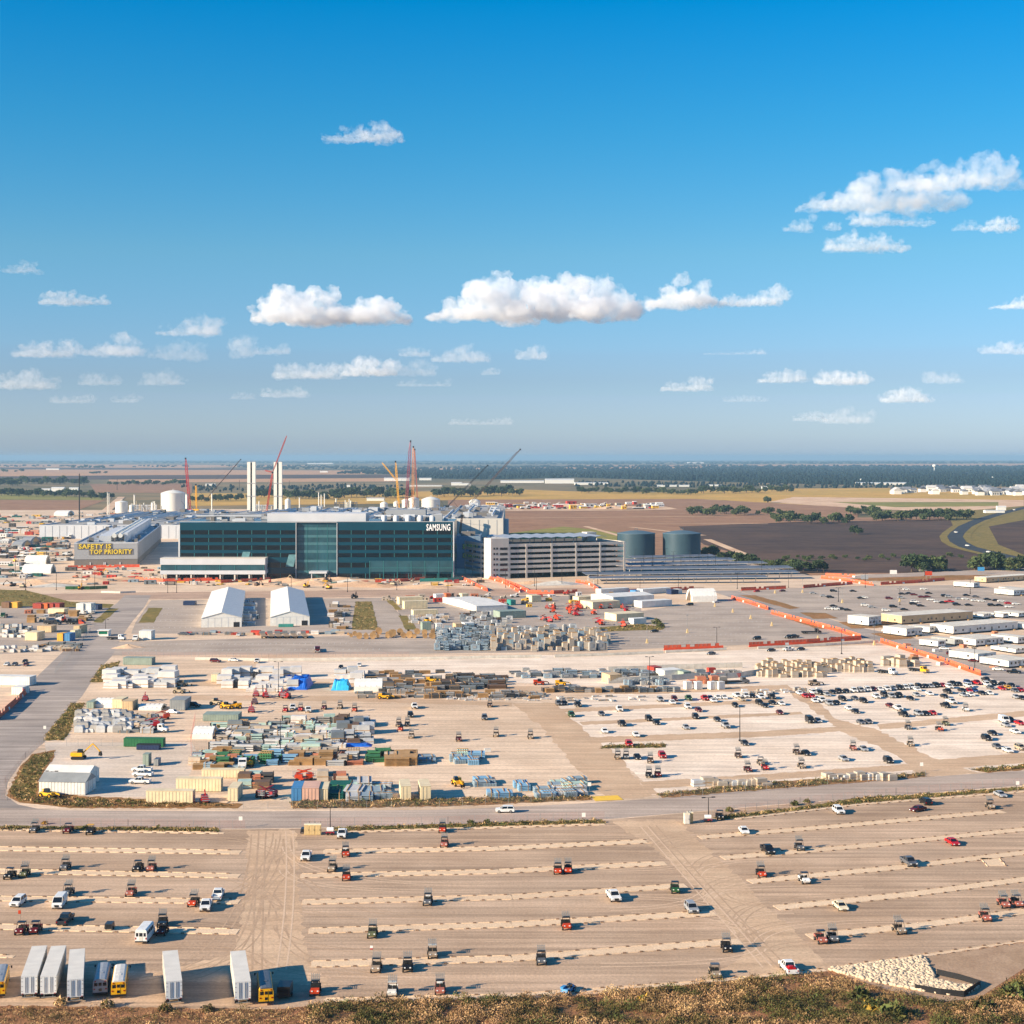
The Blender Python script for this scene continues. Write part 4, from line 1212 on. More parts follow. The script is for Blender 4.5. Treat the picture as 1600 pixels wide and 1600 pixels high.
M_letter = mat("white_letter", lin(240, 240, 238), rough=0.5, var=0.02)
M_ylet = mat("yellow_letter", lin(236, 206, 60), rough=0.5, var=0.04)

def lettering(name, txt, h, m, parent, loc, depth=0.25, bold=0.02):
    cu = bpy.data.curves.new(name, 'FONT')
    cu.body = txt
    cu.size = h / 0.69
    cu.extrude = depth
    cu.offset = bold * h
    cu.space_character = 1.08
    cu.resolution_u = 2
    o = bpy.data.objects.new(name, cu)
    COL.objects.link(o)
    dg = bpy.context.evaluated_depsgraph_get()
    me = bpy.data.meshes.new_from_object(o.evaluated_get(dg))
    bpy.data.objects.remove(o)
    bpy.data.curves.remove(cu)
    me.materials.clear()
    me.materials.append(m)
    n = bpy.data.objects.new(name, me)
    COL.objects.link(n)
    n.parent = parent
    n.location = loc
    n.rotation_euler = (math.radians(90), 0, 0)
    w = max(v.co.x for v in me.vertices) - min(v.co.x for v in me.vertices)
    if m is M_ylet:                              # dark surround painted behind yellow letters
        q = MB(); q.box(-.25 * h, w + .25 * h, -.22 * h, h * 1.18, -depth - .12, -depth - .02)
        q.build("letter_backing", M_cladd, n)
    return n, w

# --- glass office block
ox, oy, ppm = -245.2, 1134.0, 0.4725
ob = empty("office_building", (ox, oy, 0))
tag(ob, "long teal glass office block with a white company sign at its top corner", "office building")
ZB = [(32.8, 35.9), (27.2, 30.3), (21.4, 24.8), (16.0, 19.0), (8.4, 12.0), (0.6, 4.0)]
q = MB()
q.box(0, 86, 0, 60, 0, 41.6); q.box(86.002, 115.798, 2.5, 60, 0, 41.0); q.box(115.8, 202.3, 0, 60, 0, 42.0)
q.build("tower_body", M_teal, ob)
q = MB(); q.box(86.003, 115.797, 2.2, 2.498, 0.2, 40.2)
cg = q.build("atrium_glass", M_clear, ob)
q = MB()
for z0, z1 in ZB:
    q.box(86.1, 115.7, 2.05, 2.198, z1 + .1, z1 + 2.0)
q.build("spandrel", mat("spandrel_grey", lin(70, 110, 116), rough=0.3), cg)
q = MB()
for x in (93.5, 101, 108.5):
    q.box(x, x + .3, 1.95, 2.04, 0.2, 40.2)
q.build("mullion", M_mull, cg)
for x0, x1 in ((0.6, 85.4), (116.4, 201.6)):
    for z0, z1 in ZB:
        q = MB(); q.box(x0, x1, -.12, -.002, z0, z1)
        wb = q.build("window_band", M_tealw, ob)
        q = MB()
        x = x0 + 9.9
        while x < x1 - 1:
            q.box(x, x + .36, -.2, -.122, z0, z1)
            x += 10.6
        q.build("mullion", M_mull, wb)
    q = MB(); q.box(x0, x1, -.06, -.001, 38.2, 38.5)
    q.build("cornice_line", M_teal, ob)
q = MB(); q.box(85.6, 86.0, -.5, 2.19, 0, 41.4); q.box(115.8, 116.2, -.5, -.001, 0, 41.4); q.box(201.7, 202.5, -.4, -.13, 0, 42)
q.build("corner_fin", M_cladl, ob)
q = MB(); q.box(140.0, 201.5, -.75, -.31, 5.2, 13.4)
lg = q.build("shop_glass", M_clear, ob)
q = MB()
for k in range(7):
    q.box(140 + k * 10.2, 140.4 + k * 10.2, -.95, -.752, .1, 13.4)
q.box(140, 201.5, -.9, -.753, 8.0, 8.3)
q.build("mullion", M_mull, lg)
# pale panes painted in for reflections on the glass
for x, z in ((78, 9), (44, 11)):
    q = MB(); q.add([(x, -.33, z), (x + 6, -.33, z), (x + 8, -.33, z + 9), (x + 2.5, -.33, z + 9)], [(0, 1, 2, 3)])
    q.build("painted_reflection", mat("pale_reflection", lin(96, 136, 140), rough=0.5, var=0.3, scale=0.3), ob)
# low wing in front
q = MB(); q.box(-11.4, 65.2, -14, -.76, 11.4, 15.8); q.box(-11.4, 65.2, -14, -.76, 4.4, 7.2); q.box(-11.0, 64.8, -13.4, -.9, 7.202, 11.398)
wing = q.build("wing", M_cladl, ob)
q = MB(); q.box(-10.9, 64.7, -13.6, -13.402, 7.3, 11.3)
wg = q.build("window_band", M_clear, wing)
q = MB()
for k in range(8):
    x = -10.9 + k * 10.7
    q.box(x, x + .4, -13.8, -13.602, 7.3, 11.3)
q.build("mullion", M_mull, wg)
for k in range(8):
    for y in (-13.6, -4):
        x = -10.6 + k * 10.6
        q = MB(); q.box(x, x + 1.0, y, y + 1, 0, 4.398); q.build("column", M_cladp, wing)
q = MB(); q.box(-9, 63, -2.6, -2.2, 0, 4.39)
q.build("back_wall", M_dark, wing)
q = MB(); q.box(-11.5, 65.3, -14.1, -.7, 15.802, 16.3)
q.build("parapet", M_cladp, wing)
# entrance canopy
q = MB(); q.box(96.5, 109.5, -9, 1.9, 4.6, 6.0)
cp = q.build("entrance_canopy", M_cladl, ob)
for x in (98, 108):
    q = MB(); q.box(x, x + .6, -8.4, -7.8, 0, 4.598); q.build("column", M_cladl, cp)
# roof plant
q = MB(); q.box(64, 137, 3, 30, 41.602, 48.2)
q.build("penthouse", M_cladl, ob)
q = MB()
q.box(0, 202.3, 0.02, .5, 42.002, 42.5)
q.build("parapet", M_cladg, ob)
rr = random.Random(5)
q = MB()
for k in range(46):
    x = rr.choice([rr.uniform(5, 60), rr.uniform(140, 198)])
    w, d, h = rr.uniform(2, 9), rr.uniform(2, 6), rr.uniform(1.2, 5.5)
    y = rr.uniform(4, 54)
    q.box(x, min(x + w, 201), y, y + d, 42.05, 42.05 + h, rr.choice([0, 0, 1, 2]))
for k in range(10):
    y = rr.uniform(8, 50); x = rr.choice([8, 142])
    q.bar((x, y, 44.5 + rr.uniform(0, 2)), (x + 50, y + rr.uniform(-3, 3), 44.5 + rr.uniform(0, 2)), rr.uniform(.3, .8), rr.choice([0, 1]), n=6)
for k in range(5):
    x = 150 + k * 9
    q.lathe([(2.2, 0), (2.2, 3.4), (1.6, 4.4)], 12, 0, c=(x, 10, 42.05))
q.build("roof_plant", [M_cladl, M_cladg, M_cladd], ob)
q = MB(); q.box(150, 180, 26, 44, 42.05, 50)
q.build("plant_room", M_cladg, ob)
sg, w_ = lettering("sign_letters", "SAMSUNG", 4.6, M_letter, ob, (182, -.5, 35.8), 0.2, 0.03)
sg.scale.x = 17.6 / w_

# --- hall with the safety slogan
A, B = G(116, 884), G(214.7, 883)
hl = empty("lettered_hall", A, math.atan2(B.y - A.y, B.x - A.x))
tag(hl, "grey factory hall with a yellow safety slogan on its end wall", "factory hall")
Wd = (B - A).length
D_ = 340.0
def shear(bm_, k=-0.02):
    bm_.v = [(x + y * k, y, z) for x, y, z in bm_.v]
    return bm_
q = MB(); q.box(0, Wd, 0, D_, 5.2, 18.2); shear(q).build("wall", M_cladg, hl)
q = MB(); q.box(0, Wd, 0.3, D_ - .3, 0, 5.198); shear(q).build("lower_wall", M_cladd, hl)
q = MB(); q.box(0, Wd, 0, .8, 18.202, 19.0); q.box(0, .8, .802, D_, 18.202, 19.0); q.box(Wd - .8, Wd, .802, D_, 18.202, 19.0); shear(q).build("parapet", M_cladl, hl)
q = MB()
for k, (x, r) in enumerate(((31, 1.9), (36, 1.9))):
    q.bar((x, 14, 24), (x, D_ - 20, 24), r, 0, n=10, sm=True)
    for j in range(12):
        q.box(x - .3, x + .3, 20 + j * 26, 20.6 + j * 26, 18.21, 22.3, 1)
shear(q).build("roof_duct", [M_tankw, M_cladd], hl)
q = MB(); q.box(17, 27, 30, 190, 18.21, 23); q.box(38.6, 41.5, 20, D_ - 10, 18.21, 26)
shear(q).build("pipe_gallery", M_cladl, hl)
q = MB()
for k in range(26):
    x, y = rr.choice([rr.uniform(2, 14), rr.uniform(43, 48)]), rr.uniform(10, D_ - 20)
    q.box(x, x + rr.uniform(1.5, 4), y, y + rr.uniform(2, 8), 18.21, 18.21 + rr.uniform(1.2, 4), rr.choice([0, 1]))
shear(q).build("roof_plant", [M_cladl, M_cladd], hl)
q = MB()
for k in range(22):
    y = 8 + k * 15
    q.box(Wd + .002, Wd + .25, y, y + .5, .3, 18.0)
shear(q).build("side_rib", M_cladd, hl)
q = MB()
for x in (12.5, 23.5, 24.6, 36.5):
    q.box(x, x + .8, -.1, .29, .1, 2.6)
q.build("door", M_cladl, hl)
M_signy = M_ylet
a1, w_ = lettering("sign_letters", "SAFETY IS", 3.6, M_ylet, hl, (3.6, -.4, 14.2), 0.15, 0.03); a1.scale.x = 26 / w_
a2, w_ = lettering("sign_letters", "TOP PRIORITY", 3.6, M_ylet, hl, (12.6, -.4, 9.6), 0.15, 0.03); a2.scale.x = 34 / w_

# --- fabrication halls behind the office
def hall(name, label, x0, x1, y0, y1, z, m=M_cladl, roof=M_roofg, seed=1, n=40, cat="factory hall"):
    o = empty(name, (x0, y0, 0))
    tag(o, label, cat, "factory halls")
    W_, E_ = x1 - x0, y1 - y0
    q = MB(); q.box(0, W_, 0, E_, 0, z); q.build("wall", m, o)
    q = MB(); q.box(.6, W_ - .6, .6, E_ - .6, z + .002, z + .15); q.build("roof", roof, o)
    q = MB(); q.box(0, W_, 0, .58, z + .002, z + 1.2); q.box(0, .58, .582, E_, z + .002, z + 1.2); q.box(W_ - .58, W_, .582, E_, z + .002, z + 1.2); q.build("parapet", m, o)
    r = random.Random(seed)
    q = MB()
    for k in range(n):
        x, y = r.uniform(2, W_ - 14), r.uniform(3, E_ - 24)
        w, d, h = r.uniform(2, 11), r.uniform(3, 20), r.uniform(1.0, 5)
        q.box(x, x + w, y, y + d, z + .155, z + h, r.choice([0, 1, 2, 2]))
    for k in range(n // 4):
        x, y = r.uniform(2, W_ - 6), r.uniform(3, E_ * .5)
        q.bar((x, y, z + 3), (x + r.uniform(-2, 2), y + E_ * .45, z + 3), r.uniform(.4, 1.3), 0, n=6)
    if n:
        q.build("roof_plant", [M_cladl, M_cladg, M_cladd], o)
    q = MB()
    x = 6
    while x < W_ - 2:
        q.box(x, x + .3, -.2, -.002, .5, z)
        x += 8
    q.build("wall_rib", M_cladg, o)
    return o
hall("factory_hall", "wide pale factory hall directly behind the glass office block, roof crowded with plant", -262, -50, 1206, 1720, 31, seed=3, n=150)
hall("factory_hall", "beige hall with vertical ribs between the crane rigs and the car park", -60, -8, 1395, 1800, 33, M_cladp, seed=4, n=26)
hall("factory_hall", "low grey service hall in the gap beside the glass office", -42, -6, 1290, 1388, 15, M_cladg, seed=6, n=14)
hall("factory_hall", "long low hall beyond the lettered hall under the white tank", -520, -350, 1690, 2150, 14, M_cladl, seed=8, n=60)
hall("factory_hall", "dark framed unfinished hall on the factory's far side", -290, -150, 1960, 2180, 18, M_cladd, seed=9, n=30)
hall("factory_hall", "pale unfinished hall near the white tanks behind the cranes", -140, -60, 1980, 2250, 16, M_cladp, seed=10, n=30)
sw = hall("sign_wall_block", "block in blue shade tint with yellow lettering between office and car park", -44.5, -25.5, 1240, 1286, 25, mat("shade_blue_cladding", lin(120, 140, 158), rough=0.6), seed=7, n=5, cat="factory block")  # blue of the shade painted into the cladding colour
a1, w_ = lettering("sign_letters", "SAFETY", 3.2, M_ylet, sw, (4.8, -.5, 16.2), 0.15, 0.03); a1.scale.x = 12.6 / w_
a2, w_ = lettering("sign_letters", "QUALITY", 3.2, M_ylet, sw, (4.8, -.5, 9.0), 0.15, 0.03); a2.scale.x = 13.8 / w_
q = MB()
for x, z in ((9.8, 12.8), (13.2, 12.8), (9.8, 5.6), (12.2, 5.6)):
    q.box(x, x + 2, -.2, -.002, z, z + 2.2)
q.build("louvre", M_dark, sw)
def silo(px, py, d, h, label, m=M_cladg, name="silo"):
    p = G(px, py)
    o = empty(name, p)
    tag(o, label, "silo", "grey silos")
    q = MB(); q.lathe([(d / 2, 0), (d / 2, h), (d / 2 * .9, h + .5)], 24); q.build("shell", m, o)
    q = MB(); q.lathe([(d / 2 + .15, h * .98), (d / 2 + .15, h + .2)], 24); q.build("rim", M_cladl, o)
    return o
silo(773, 868, 13, 32, "tall grey silo at the beige hall's corner")
silo(786, 860, 11, 30, "grey silo behind the car park's stair tower")

# --- tanks
def tank(px, py, dpx, hpx, label, m, mr, group, dome=0.13, rings=5):
    s_ = sc(py)
    d, h = dpx / s_, hpx / s_
    p = G(px, py)
    o = empty("storage_tank", (p.x, p.y + d / 2, 0))
    tag(o, label, "tank", group)
    q = MB(); q.lathe([(d / 2, 0), (d / 2, h)], 40); q.build("shell", m, o)
    r = d / 2
    q = MB(); q.lathe([(r + .3, h), (r + .3, h + .4), (r * .97, h + .45), (r * .75, h + d * dome * .45), (r * .4, h + d * dome * .82), (r * .05, h + d * dome)], 40); q.build("roof", mr, o)
    q = MB()
    for k in range(1, rings):
        z = h * k / rings
        q.lathe([(r + .02, z - .15), (r + .14, z), (r + .02, z + .15)], 40)
    q.build("hoop", m, o)
    q = MB()
    for k in range(9):
        q.bar((-r - .5 + .3, -1 - k * .0, 0.2), (-r - .5 + .3, -1, h), .12)
    q.bar((-1.2, 0, h + d * dome), (-1.2, 0, h + d * dome + 1.6), .2).bar((1.2, 0, h + d * dome), (1.2, 0, h + d * dome + 1.6), .2).bar((-1.2, 0, h + d * dome + 1.6), (1.2, 0, h + d * dome + 1.6), .2)
    q.build("ladder", mr, o)
    return o
tank(996.5, 873, 59.5, 38, "slate water tank next to the car park's end wall", M_slate, M_slater, "slate tanks", .085)
tank(1068.5, 873, 59.5, 38, "slate water tank standing clear, beside the tree belt", M_slate, M_slater, "slate tanks", .085)
tank(266.5, 799, 38, 28, "largest white domed tank, beyond the lettered hall's pipes", M_tankw, M_tankw, "white tanks")
tank(187.5, 801, 19, 16, "small white domed tank near twin thin masts", M_tankw, M_tankw, "white tanks")
tank(672.5, 802, 29, 21, "broad white domed tank behind the pale crane rigs", M_tankw, M_tankw, "white tanks", .16)
tank(646, 800, 17, 20, "white upright tank half hidden by the purple crane mast", M_tankw, M_tankw, "white tanks", .2)
tank(633, 800, 11, 18, "slim white tank touching the yellow crane mast", M_tankw, M_tankw, "white tanks", .2)
tank(619, 800, 9, 15, "thin white tank left of the yellow mast", M_tankw, M_tankw, "white tanks", .2)
tank(599.5, 798, 12, 11, "stubby white tank with a pointed lid behind the roof plant", M_tankw, M_tankw, "white tanks", .25)
tank(449, 797, 9, 15, "white bottle shaped tank beside the second white tower pair", M_tankw, M_tankw, "white tanks", .35)
tank(741.5, 793, 18, 9, "white dome tank at the edge of the pale far yard", M_tankw, M_tankw, "white tanks", .25)
tank(205, 800, 8, 10, "little white tank behind the small domed tank", M_tankw, M_tankw, "white tanks", .2)
tank(238, 799, 5, 13, "thin white vessel between the domed tanks", M_tankw, M_tankw, "white tanks", .2)
for o_, l_ in ((bpy.data.objects.get("storage_tank.005"), "slim white tank squeezed between two crane masts"),):
    pass

# --- tall white cold boxes
def cold_tower(px, top, label):
    p = G(px, 806)
    zt = H - (top - YH) * p.y / F
    o = empty("process_tower", p)
    tag(o, label, "tower", "white process towers")
    k = p.y / F
    for sx in (-1, 1):
        q = MB(); q.box(min(sx * 1.3, sx * 6.2), max(sx * 1.3, sx * 6.2), 0, 6, 0, zt); q.build("casing", M_tankw, o)
    q = MB(); q.box(-1.28, 1.28, 3, 4.5, 0, zt - 1)
    for j in range(18):
        z = 4 + j * (zt - 6) / 18
        q.box(-.88, .88, .2, 1.99, z, z + .8)
    q.build("stair_core", M_dark, o)
    q = MB()
    for j in (0.36, .6):
        q.box(-6.6, 6.6, -.6, -.01, zt * j, zt * j + .9)
    q.box(-6.2, 6.2, 0, 6, zt + .002, zt + .6)
    q.build("platform", M_cladg, o)
cold_tower(392.5, 722, "white twin slab tower with a dark stair slot, nearer the red crane")
cold_tower(434, 722, "white twin slab tower with thin pink crane boom rising behind")
def stack(px, py, top, r, label, m=M_tankw, name="flue_stack"):
    p = G(px, py)
    zt = H - (top - YH) * p.y / F
    o = empty(name, p)
    tag(o, label, "stack", "slim white stacks")
    q = MB(); q.bar((0, 0, 0), (0, 0, zt), r, n=10, sm=True); q.build("flue", m, o)
    q = MB(); q.bar((0, 0, zt - 1), (0, 0, zt + .3), r * 1.25, n=10); q.build("collar", M_cladg, o)
stack(498, 803, 769, .8, "tallest white flue in the cluster on the factory roof")
stack(502, 803, 773, .8, "white flue beside the tallest in the roof cluster")
stack(507, 803, 771, .8, "white flue at the cluster's far side on the factory roof")
stack(468, 803, 777, .9, "single white flue apart from the roof cluster")
stack(331, 803, 771, .9, "single white flue close to the red crane")
stack(292, 800, 772, 2.2, "thick white stack under the red crane boom")
stack(168, 812, 769, .5, "thin white mast beside its twin near the small domed tank")
stack(170.5, 812, 770, .5, "thin white mast, the shorter of twins near the small domed tank")
stack(210, 798, 773, 1.1, "white column in the pipework behind the small domed tank")
# pipework between the far tanks
r_ = random.Random(12)
for k, (px, py, n_, lab) in enumerate(((225, 798, 9, "tangle of tan vessels and pipes between the white domed tanks"), (412, 798, 10, "white looped pipework between the twin slab towers"), (540, 793, 10, "dark pipe rack on the factory's far edge"))):
    o = empty("pipe_rack", G(px, py))
    tag(o, lab, "pipework")
    q = MB()
    for j in range(n_):
        x = r_.uniform(-18, 18); y = r_.uniform(-6, 8); h = r_.uniform(5, 17)
        q.bar((x, y, 0), (x, y, h), r_.uniform(.6, 1.3), r_.choice([0, 1]), n=8)
    q.build("vessel", [M_tankw, PAINT['tan']], o)
    q = MB()
    for z in (3, 6, 9):
        q.bar((-20, 0, z), (20, 0, z), .5, n=6).bar((-20, 6, z), (20, 6, z), .5, n=6)
    for x in range(-20, 21, 8):
        q.box(x - .3, x + .3, -.5, 6.5, 0, 10)
    q.build("frame", M_cladd if k == 2 else M_cladl, o)

# --- multi storey car park
A, B = G(766.7, 905), G(977, 898.4)
gp = empty("parking_garage", A, math.atan2(B.y - A.y, B.x - A.x))
tag(gp, "cream multi storey car park with open decks and solar roof", "car park")
GW, GD = (B - A).length, 56.0
SP = [(23.4, 25.6), (19.2, 21.4), (15.3, 17.4), (11.4, 13.5), (7.6, 9.7), (3.8, 5.9)]
for z0, z1 in SP:
    q = MB()
    q.box(14.2, GW, 0, .4, z0, z1); q.box(14.2, GW, GD - .4, GD, z0, z1); q.box(0, .4, 14.1, GD - .41, z0, z1); q.box(GW - .4, GW, .41, GD - .41, z0, z1)
    sp = q.build("deck_wall", M_precast, gp)
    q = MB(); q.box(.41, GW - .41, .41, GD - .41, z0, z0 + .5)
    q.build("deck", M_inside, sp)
q = MB()
for f in (14.6, 28.2, 48.6, 68.6, 88.5, GW - .9):
    q.box(f - .5, f + .9, -.25, -.002, 0, 25.4); q.box(f - .5, f + .4, 16, 16.8, 0, 23.3); q.box(f - .5, f + .4, 34, 34.8, 0, 23.3)
for y in (20, 38, GD - 1):
    q.box(-.25, -.002, y - .6, y + .6, 0, 25.4); q.box(GW + .002, GW + .25, y - .6, y + .6, 0, 25.4)
q.build("column", M_precast, gp)
q = MB(); q.box(0, 14.19, -.5, 14, 0, 29.8)
st = q.build("stair_tower", M_precast, gp)
for k in range(6):
    z = 2.2 + k * 3.9
    for x in (2.0, 4.2):
        q = MB(); q.box(x, x + 1.3, -.6, -.502, z, z + 1.5); q.build("window", M_glass, st)
    q = MB(); q.box(7.2, 13.2, -.58, -.503, z - .4, z + 1.4); q.build("opening", M_glass, st)
q = MB()
for k in range(9):
    x = 16 + k * 9.2
    q.add([(x, 10, 29.2), (x + 4.6, 10, 29.9), (x + 4.6, GD - 6, 30.4), (x, GD - 6, 29.7)], [(0, 1, 2, 3)])
    q.add([(x + 4.6, 10, 29.9), (x + 9.2, 10, 29.2), (x + 9.2, GD - 6, 29.7), (x + 4.6, GD - 6, 30.4)], [(0, 1, 2, 3)])
    q.add([(x, 10, 28.9), (x + 4.6, 10, 29.6), (x + 9.2, 10, 28.9), (x + 9.2, 10, 29.2), (x + 4.6, 10, 29.9), (x, 10, 29.2)], [(0, 1, 2, 3, 4, 5)])
can = q.build("solar_canopy", mat("solar_roof", lin(150, 156, 164), rough=0.45, var=0.12, scale=0.1, spec=0.5), gp)
q = MB()
for x in (18, 36, 54, 72, 90):
    for y in (12, 30, 47):
        q.box(x, x + .5, y, y + .5, 23.95, 29)
q.build("canopy_post", M_steel, can)
q = MB(); q.box(96, 104, 40, 50, 23.95, 31); q.build("lift_tower", M_precast, gp)

# --- solar carports behind and beside the car park
def carport(a, b, deep, label, z=4.6, tilt=.8, m=M_solar):
    A, B = G(*a), G(*b)
    o = empty("solar_carport", A, math.atan2(B.y - A.y, B.x - A.x))
    tag(o, label, "carport", "solar carports")
    L_ = (B - A).length
    q = MB(); q.add([(0, 0, z), (L_, 0, z), (L_, deep, z + tilt), (0, deep, z + tilt), (0, 0, z + .25), (L_, 0, z + .25), (L_, deep, z + tilt + .25), (0, deep, z + tilt + .25)],
                    [(0, 3, 2, 1), (4, 5, 6, 7), (0, 1, 5, 4), (1, 2, 6, 5), (2, 3, 7, 6), (3, 0, 4, 7)])
    q.build("panel_roof", m, o)
    q = MB()
    for j in range(int(L_ / 3)):
        q.box(1 + j * 3, 1.08 + j * 3, -.01, -.001, z + .02, z + .22)
    q.box(0, L_, -.14, -.012, z + .03, z + .22)
    q.build("gutter", M_whitem, o)
    q = MB()
    x = 3
    while x < L_:
        q.box(x, x + .4, deep * .5 - .2, deep * .5 + .2, 0, z + tilt * .45)
        q.bar((x + .2, deep * .5, z - 1.3), (x + .2, .6, z), .15)
        x += 9
    q.build("post", M_whitem, o)
carport((915, 909), (1250, 905), 14, "long solar carport in front, along the orange fence", 5)
carport((922, 913), (1200, 911), 9, "narrow solar carport closest to the orange fence", 4)
carport((980, 900), (1240, 898), 16, "solar carport behind the long front one", 5)
carport((982, 893), (1200, 890), 14, "solar carport in the tanks' shade, third row from the fence", 5)
carport((984, 887), (1150, 884), 14, "solar carport below the slate tanks", 5)
carport((990, 881), (1120, 878), 12, "solar carport closest to the slate tanks", 5)

# --- clear span tents
def big_tent(front, back, wpx, hpx, apx, label):
    """front: gable base middle; back: far gable base middle; width, eave and apex heights from the photo"""
    A, B = G(*front), G(*back)
    s_ = sc(front[1])
    w, he, ha = wpx / s_, hpx / s_, apx / s_
    o = empty("storage_tent", A, math.atan2(B.y - A.y, B.x - A.x) - PI / 2)
    tag(o, label, "tent", "white storage tents")
    L_ = (B - A).length
    hw = w / 2
    q = MB(); q.prism([(-hw, he), (0, ha), (hw, he), (hw, he - .2), (0, ha - .2), (-hw, he - .2)], -.3, L_ + .3, axis='y')
    n = int(L_ / 10)
    for k in range(n + 1):
        y = k * L_ / n
        for sx in (-1, 1):
            q.add([(sx * hw, y - .15, he + .01), (sx * hw, y + .15, he + .01), (0, y + .15, ha + .06), (0, y - .15, ha + .06)], [(0, 1, 2, 3) if sx < 0 else (3, 2, 1, 0)], 1)
    q.build("roof", [M_white, M_cladl], o)
    q = MB(); q.box(-hw, -hw + .12, 0, L_, 0, he - .21); q.box(hw - .12, hw, 0, L_, 0, he - .21)
    q.build("side_wall", M_white, o)
    for y in (0, L_ - .12):
        q = MB(); q.prism([(-hw + .13, 0), (hw - .13, 0), (hw - .13, he - .22), (0, ha - .25), (-hw + .13, he - .22)], y, y + .12, axis='y')
        gw = q.build("gable_wall", M_white, o)
        if y == 0:
            q = MB()
            for k in range(1, 6):
                x = -hw + k * w / 6
                q.box(x - .08, x + .08, -.05, -.002, 0, he)
            q.box(-hw + .2, hw - .2, -.05, -.003, he - .25, he - .05)
            q.build("seam", M_cladl, gw)
            q = MB(); q.box(hw - 4.2, hw - 1.2, -.12, -.06, 0, 2.6)
            q.build("door", M_glass, gw)
big_tent((346, 980), (357, 936), 62, 15, 23, "white storage tent beside the access road, pallets along its side")
big_tent((453, 977.5), (449, 935), 61, 14, 22.5, "white storage tent beside the grassy patch, throwing a broad shadow")

# --- cranes: lattice booms on crawler bodies
def lattice(q, a, b, w, mi=0, bays=None, r=.16):
    a, b = Vector(a), Vector(b)
    d = b - a
    L_ = d.length
    bays = bays or max(6, int(L_ / (w * 1.3)))
    rot = d.to_track_quat('Z', 'Y')
    def ring(t):
        ww = w * (0.35 + 0.65 * min(1.0, min(t, 1 - t) * 7))
        c = a + d * t
        return [c + rot @ Vector((sx * ww / 2, sy * ww / 2, 0)) for sx, sy in ((-1, -1), (1, -1), (1, 1), (-1, 1))]
    prev = ring(0)
    for k in range(1, bays + 1):
        cur = ring(k / bays)
        for j in range(4):
            q.bar(prev[j], cur[j], r, mi, n=3, cap=False)
            q.bar(prev[j], cur[(j + 1) % 4], r * .7, mi, n=3, cap=False)
            q.bar(cur[j], cur[(j + 1) % 4], r * .7, mi, n=3, cap=False)
        prev = cur
def crane(base, tip, label, col, w=2.6, jib=None, mast=True, dist_row=None, r=.3):
    """base and tip in photo pixels; the boom stands in the plane of its base"""
    p = G(base[0], dist_row or base[1])
    k = p.y / F
    def at(px, py):
        return Vector(((px - 800) * k, p.y, H - (py - YH) * k))
    o = empty("crawler_crane", p)
    tag(o, label, "crane", "lattice boom cranes")
    foot = at(*base) - p
    foot.z = max(foot.z, 3.0)
    q = MB(); lattice(q, foot, at(*tip) - p, w, r=r)
    bo = q.build("boom", PAINT[col], o)
    t = at(*tip) - p
    q = MB(); q.box(t.x - 1.2, t.x + 1.2, t.y - 1, t.y + 1, t.z - 1.6, t.z + 1.0)
    q.build("boom_head", M_black, bo)
    if jib:
        for (u, v) in jib:
            q = MB(); lattice(q, at(*u) - p, at(*v) - p, w * .7, r=r * .8)
            q.build("jib", PAINT[col], bo)
    q = MB(); q.bar(t, (foot.x - 16, foot.y + 10, foot.z + 14), .1, n=3).bar((foot.x - 16, foot.y + 10, foot.z + 14), (foot.x - 5, 4, 4), .25, n=3)
    q.build("pendant", M_black, bo)
    q = MB(); q.box(-7, 4, -3, 3, 1.8, 5.0); q.box(1.0, 4.2, -5, -3.01, 1.8, 4.4)
    q.build("cab", PAINT[col], o)
    for sy in (-1, 1):
        q = MB(); q.prism([(-6, .7), (-5.2, 0), (5.2, 0), (6, .7), (5.2, 1.79), (-5.2, 1.79)], sy * 4 - .7, sy * 4 + .7, axis='y'); q.v = [(x, y, z) for x, y, z in q.v]
        q.build("track", M_black, o)
crane((297, 800), (290, 716), "dark red crane standing upright by the largest white tank", 'red', 3.2)
crane((634, 803), (641.5, 689), "tall purple red crane with the highest tip", 'plum', 3.4)
crane((645, 800), (646, 698), "tall orange crane just beside the highest purple one", 'amber', 3.4)
crane((653, 799), (648, 702), "thin orange lattice close behind the tall orange crane", 'salmon', 1.4)
crane((624, 803), (618, 721), "yellow crane with a short dark jib leaning away", 'yellow', 2.4, jib=[((619, 750), (597, 723))])
crane((724, 801), (813, 702), "long grey boom slanting up over the car park", 'brown', 2.6)
crane((699, 794), (762, 727), "black crane boom slanting behind the beige hall", 'black', 2.2)
crane((415, 811), (426, 738), "orange crane mast between the white slab towers with a pink jib rising past them", 'orange', 2.0, jib=[((426, 738), (414, 735)), ((426, 738), (448, 681))], dist_row=812)
crane((323, 780), (376, 718), "thin dark crane boom low over the far fields", 'brown', 1.2, dist_row=781)
crane((307, 800), (306, 757), "short yellow mast behind the largest white tank", 'yellow', 2.0)
crane((718, 838), (722, 806), "brown slender mast in front of the beige hall", 'brown', 1.4, dist_row=870)

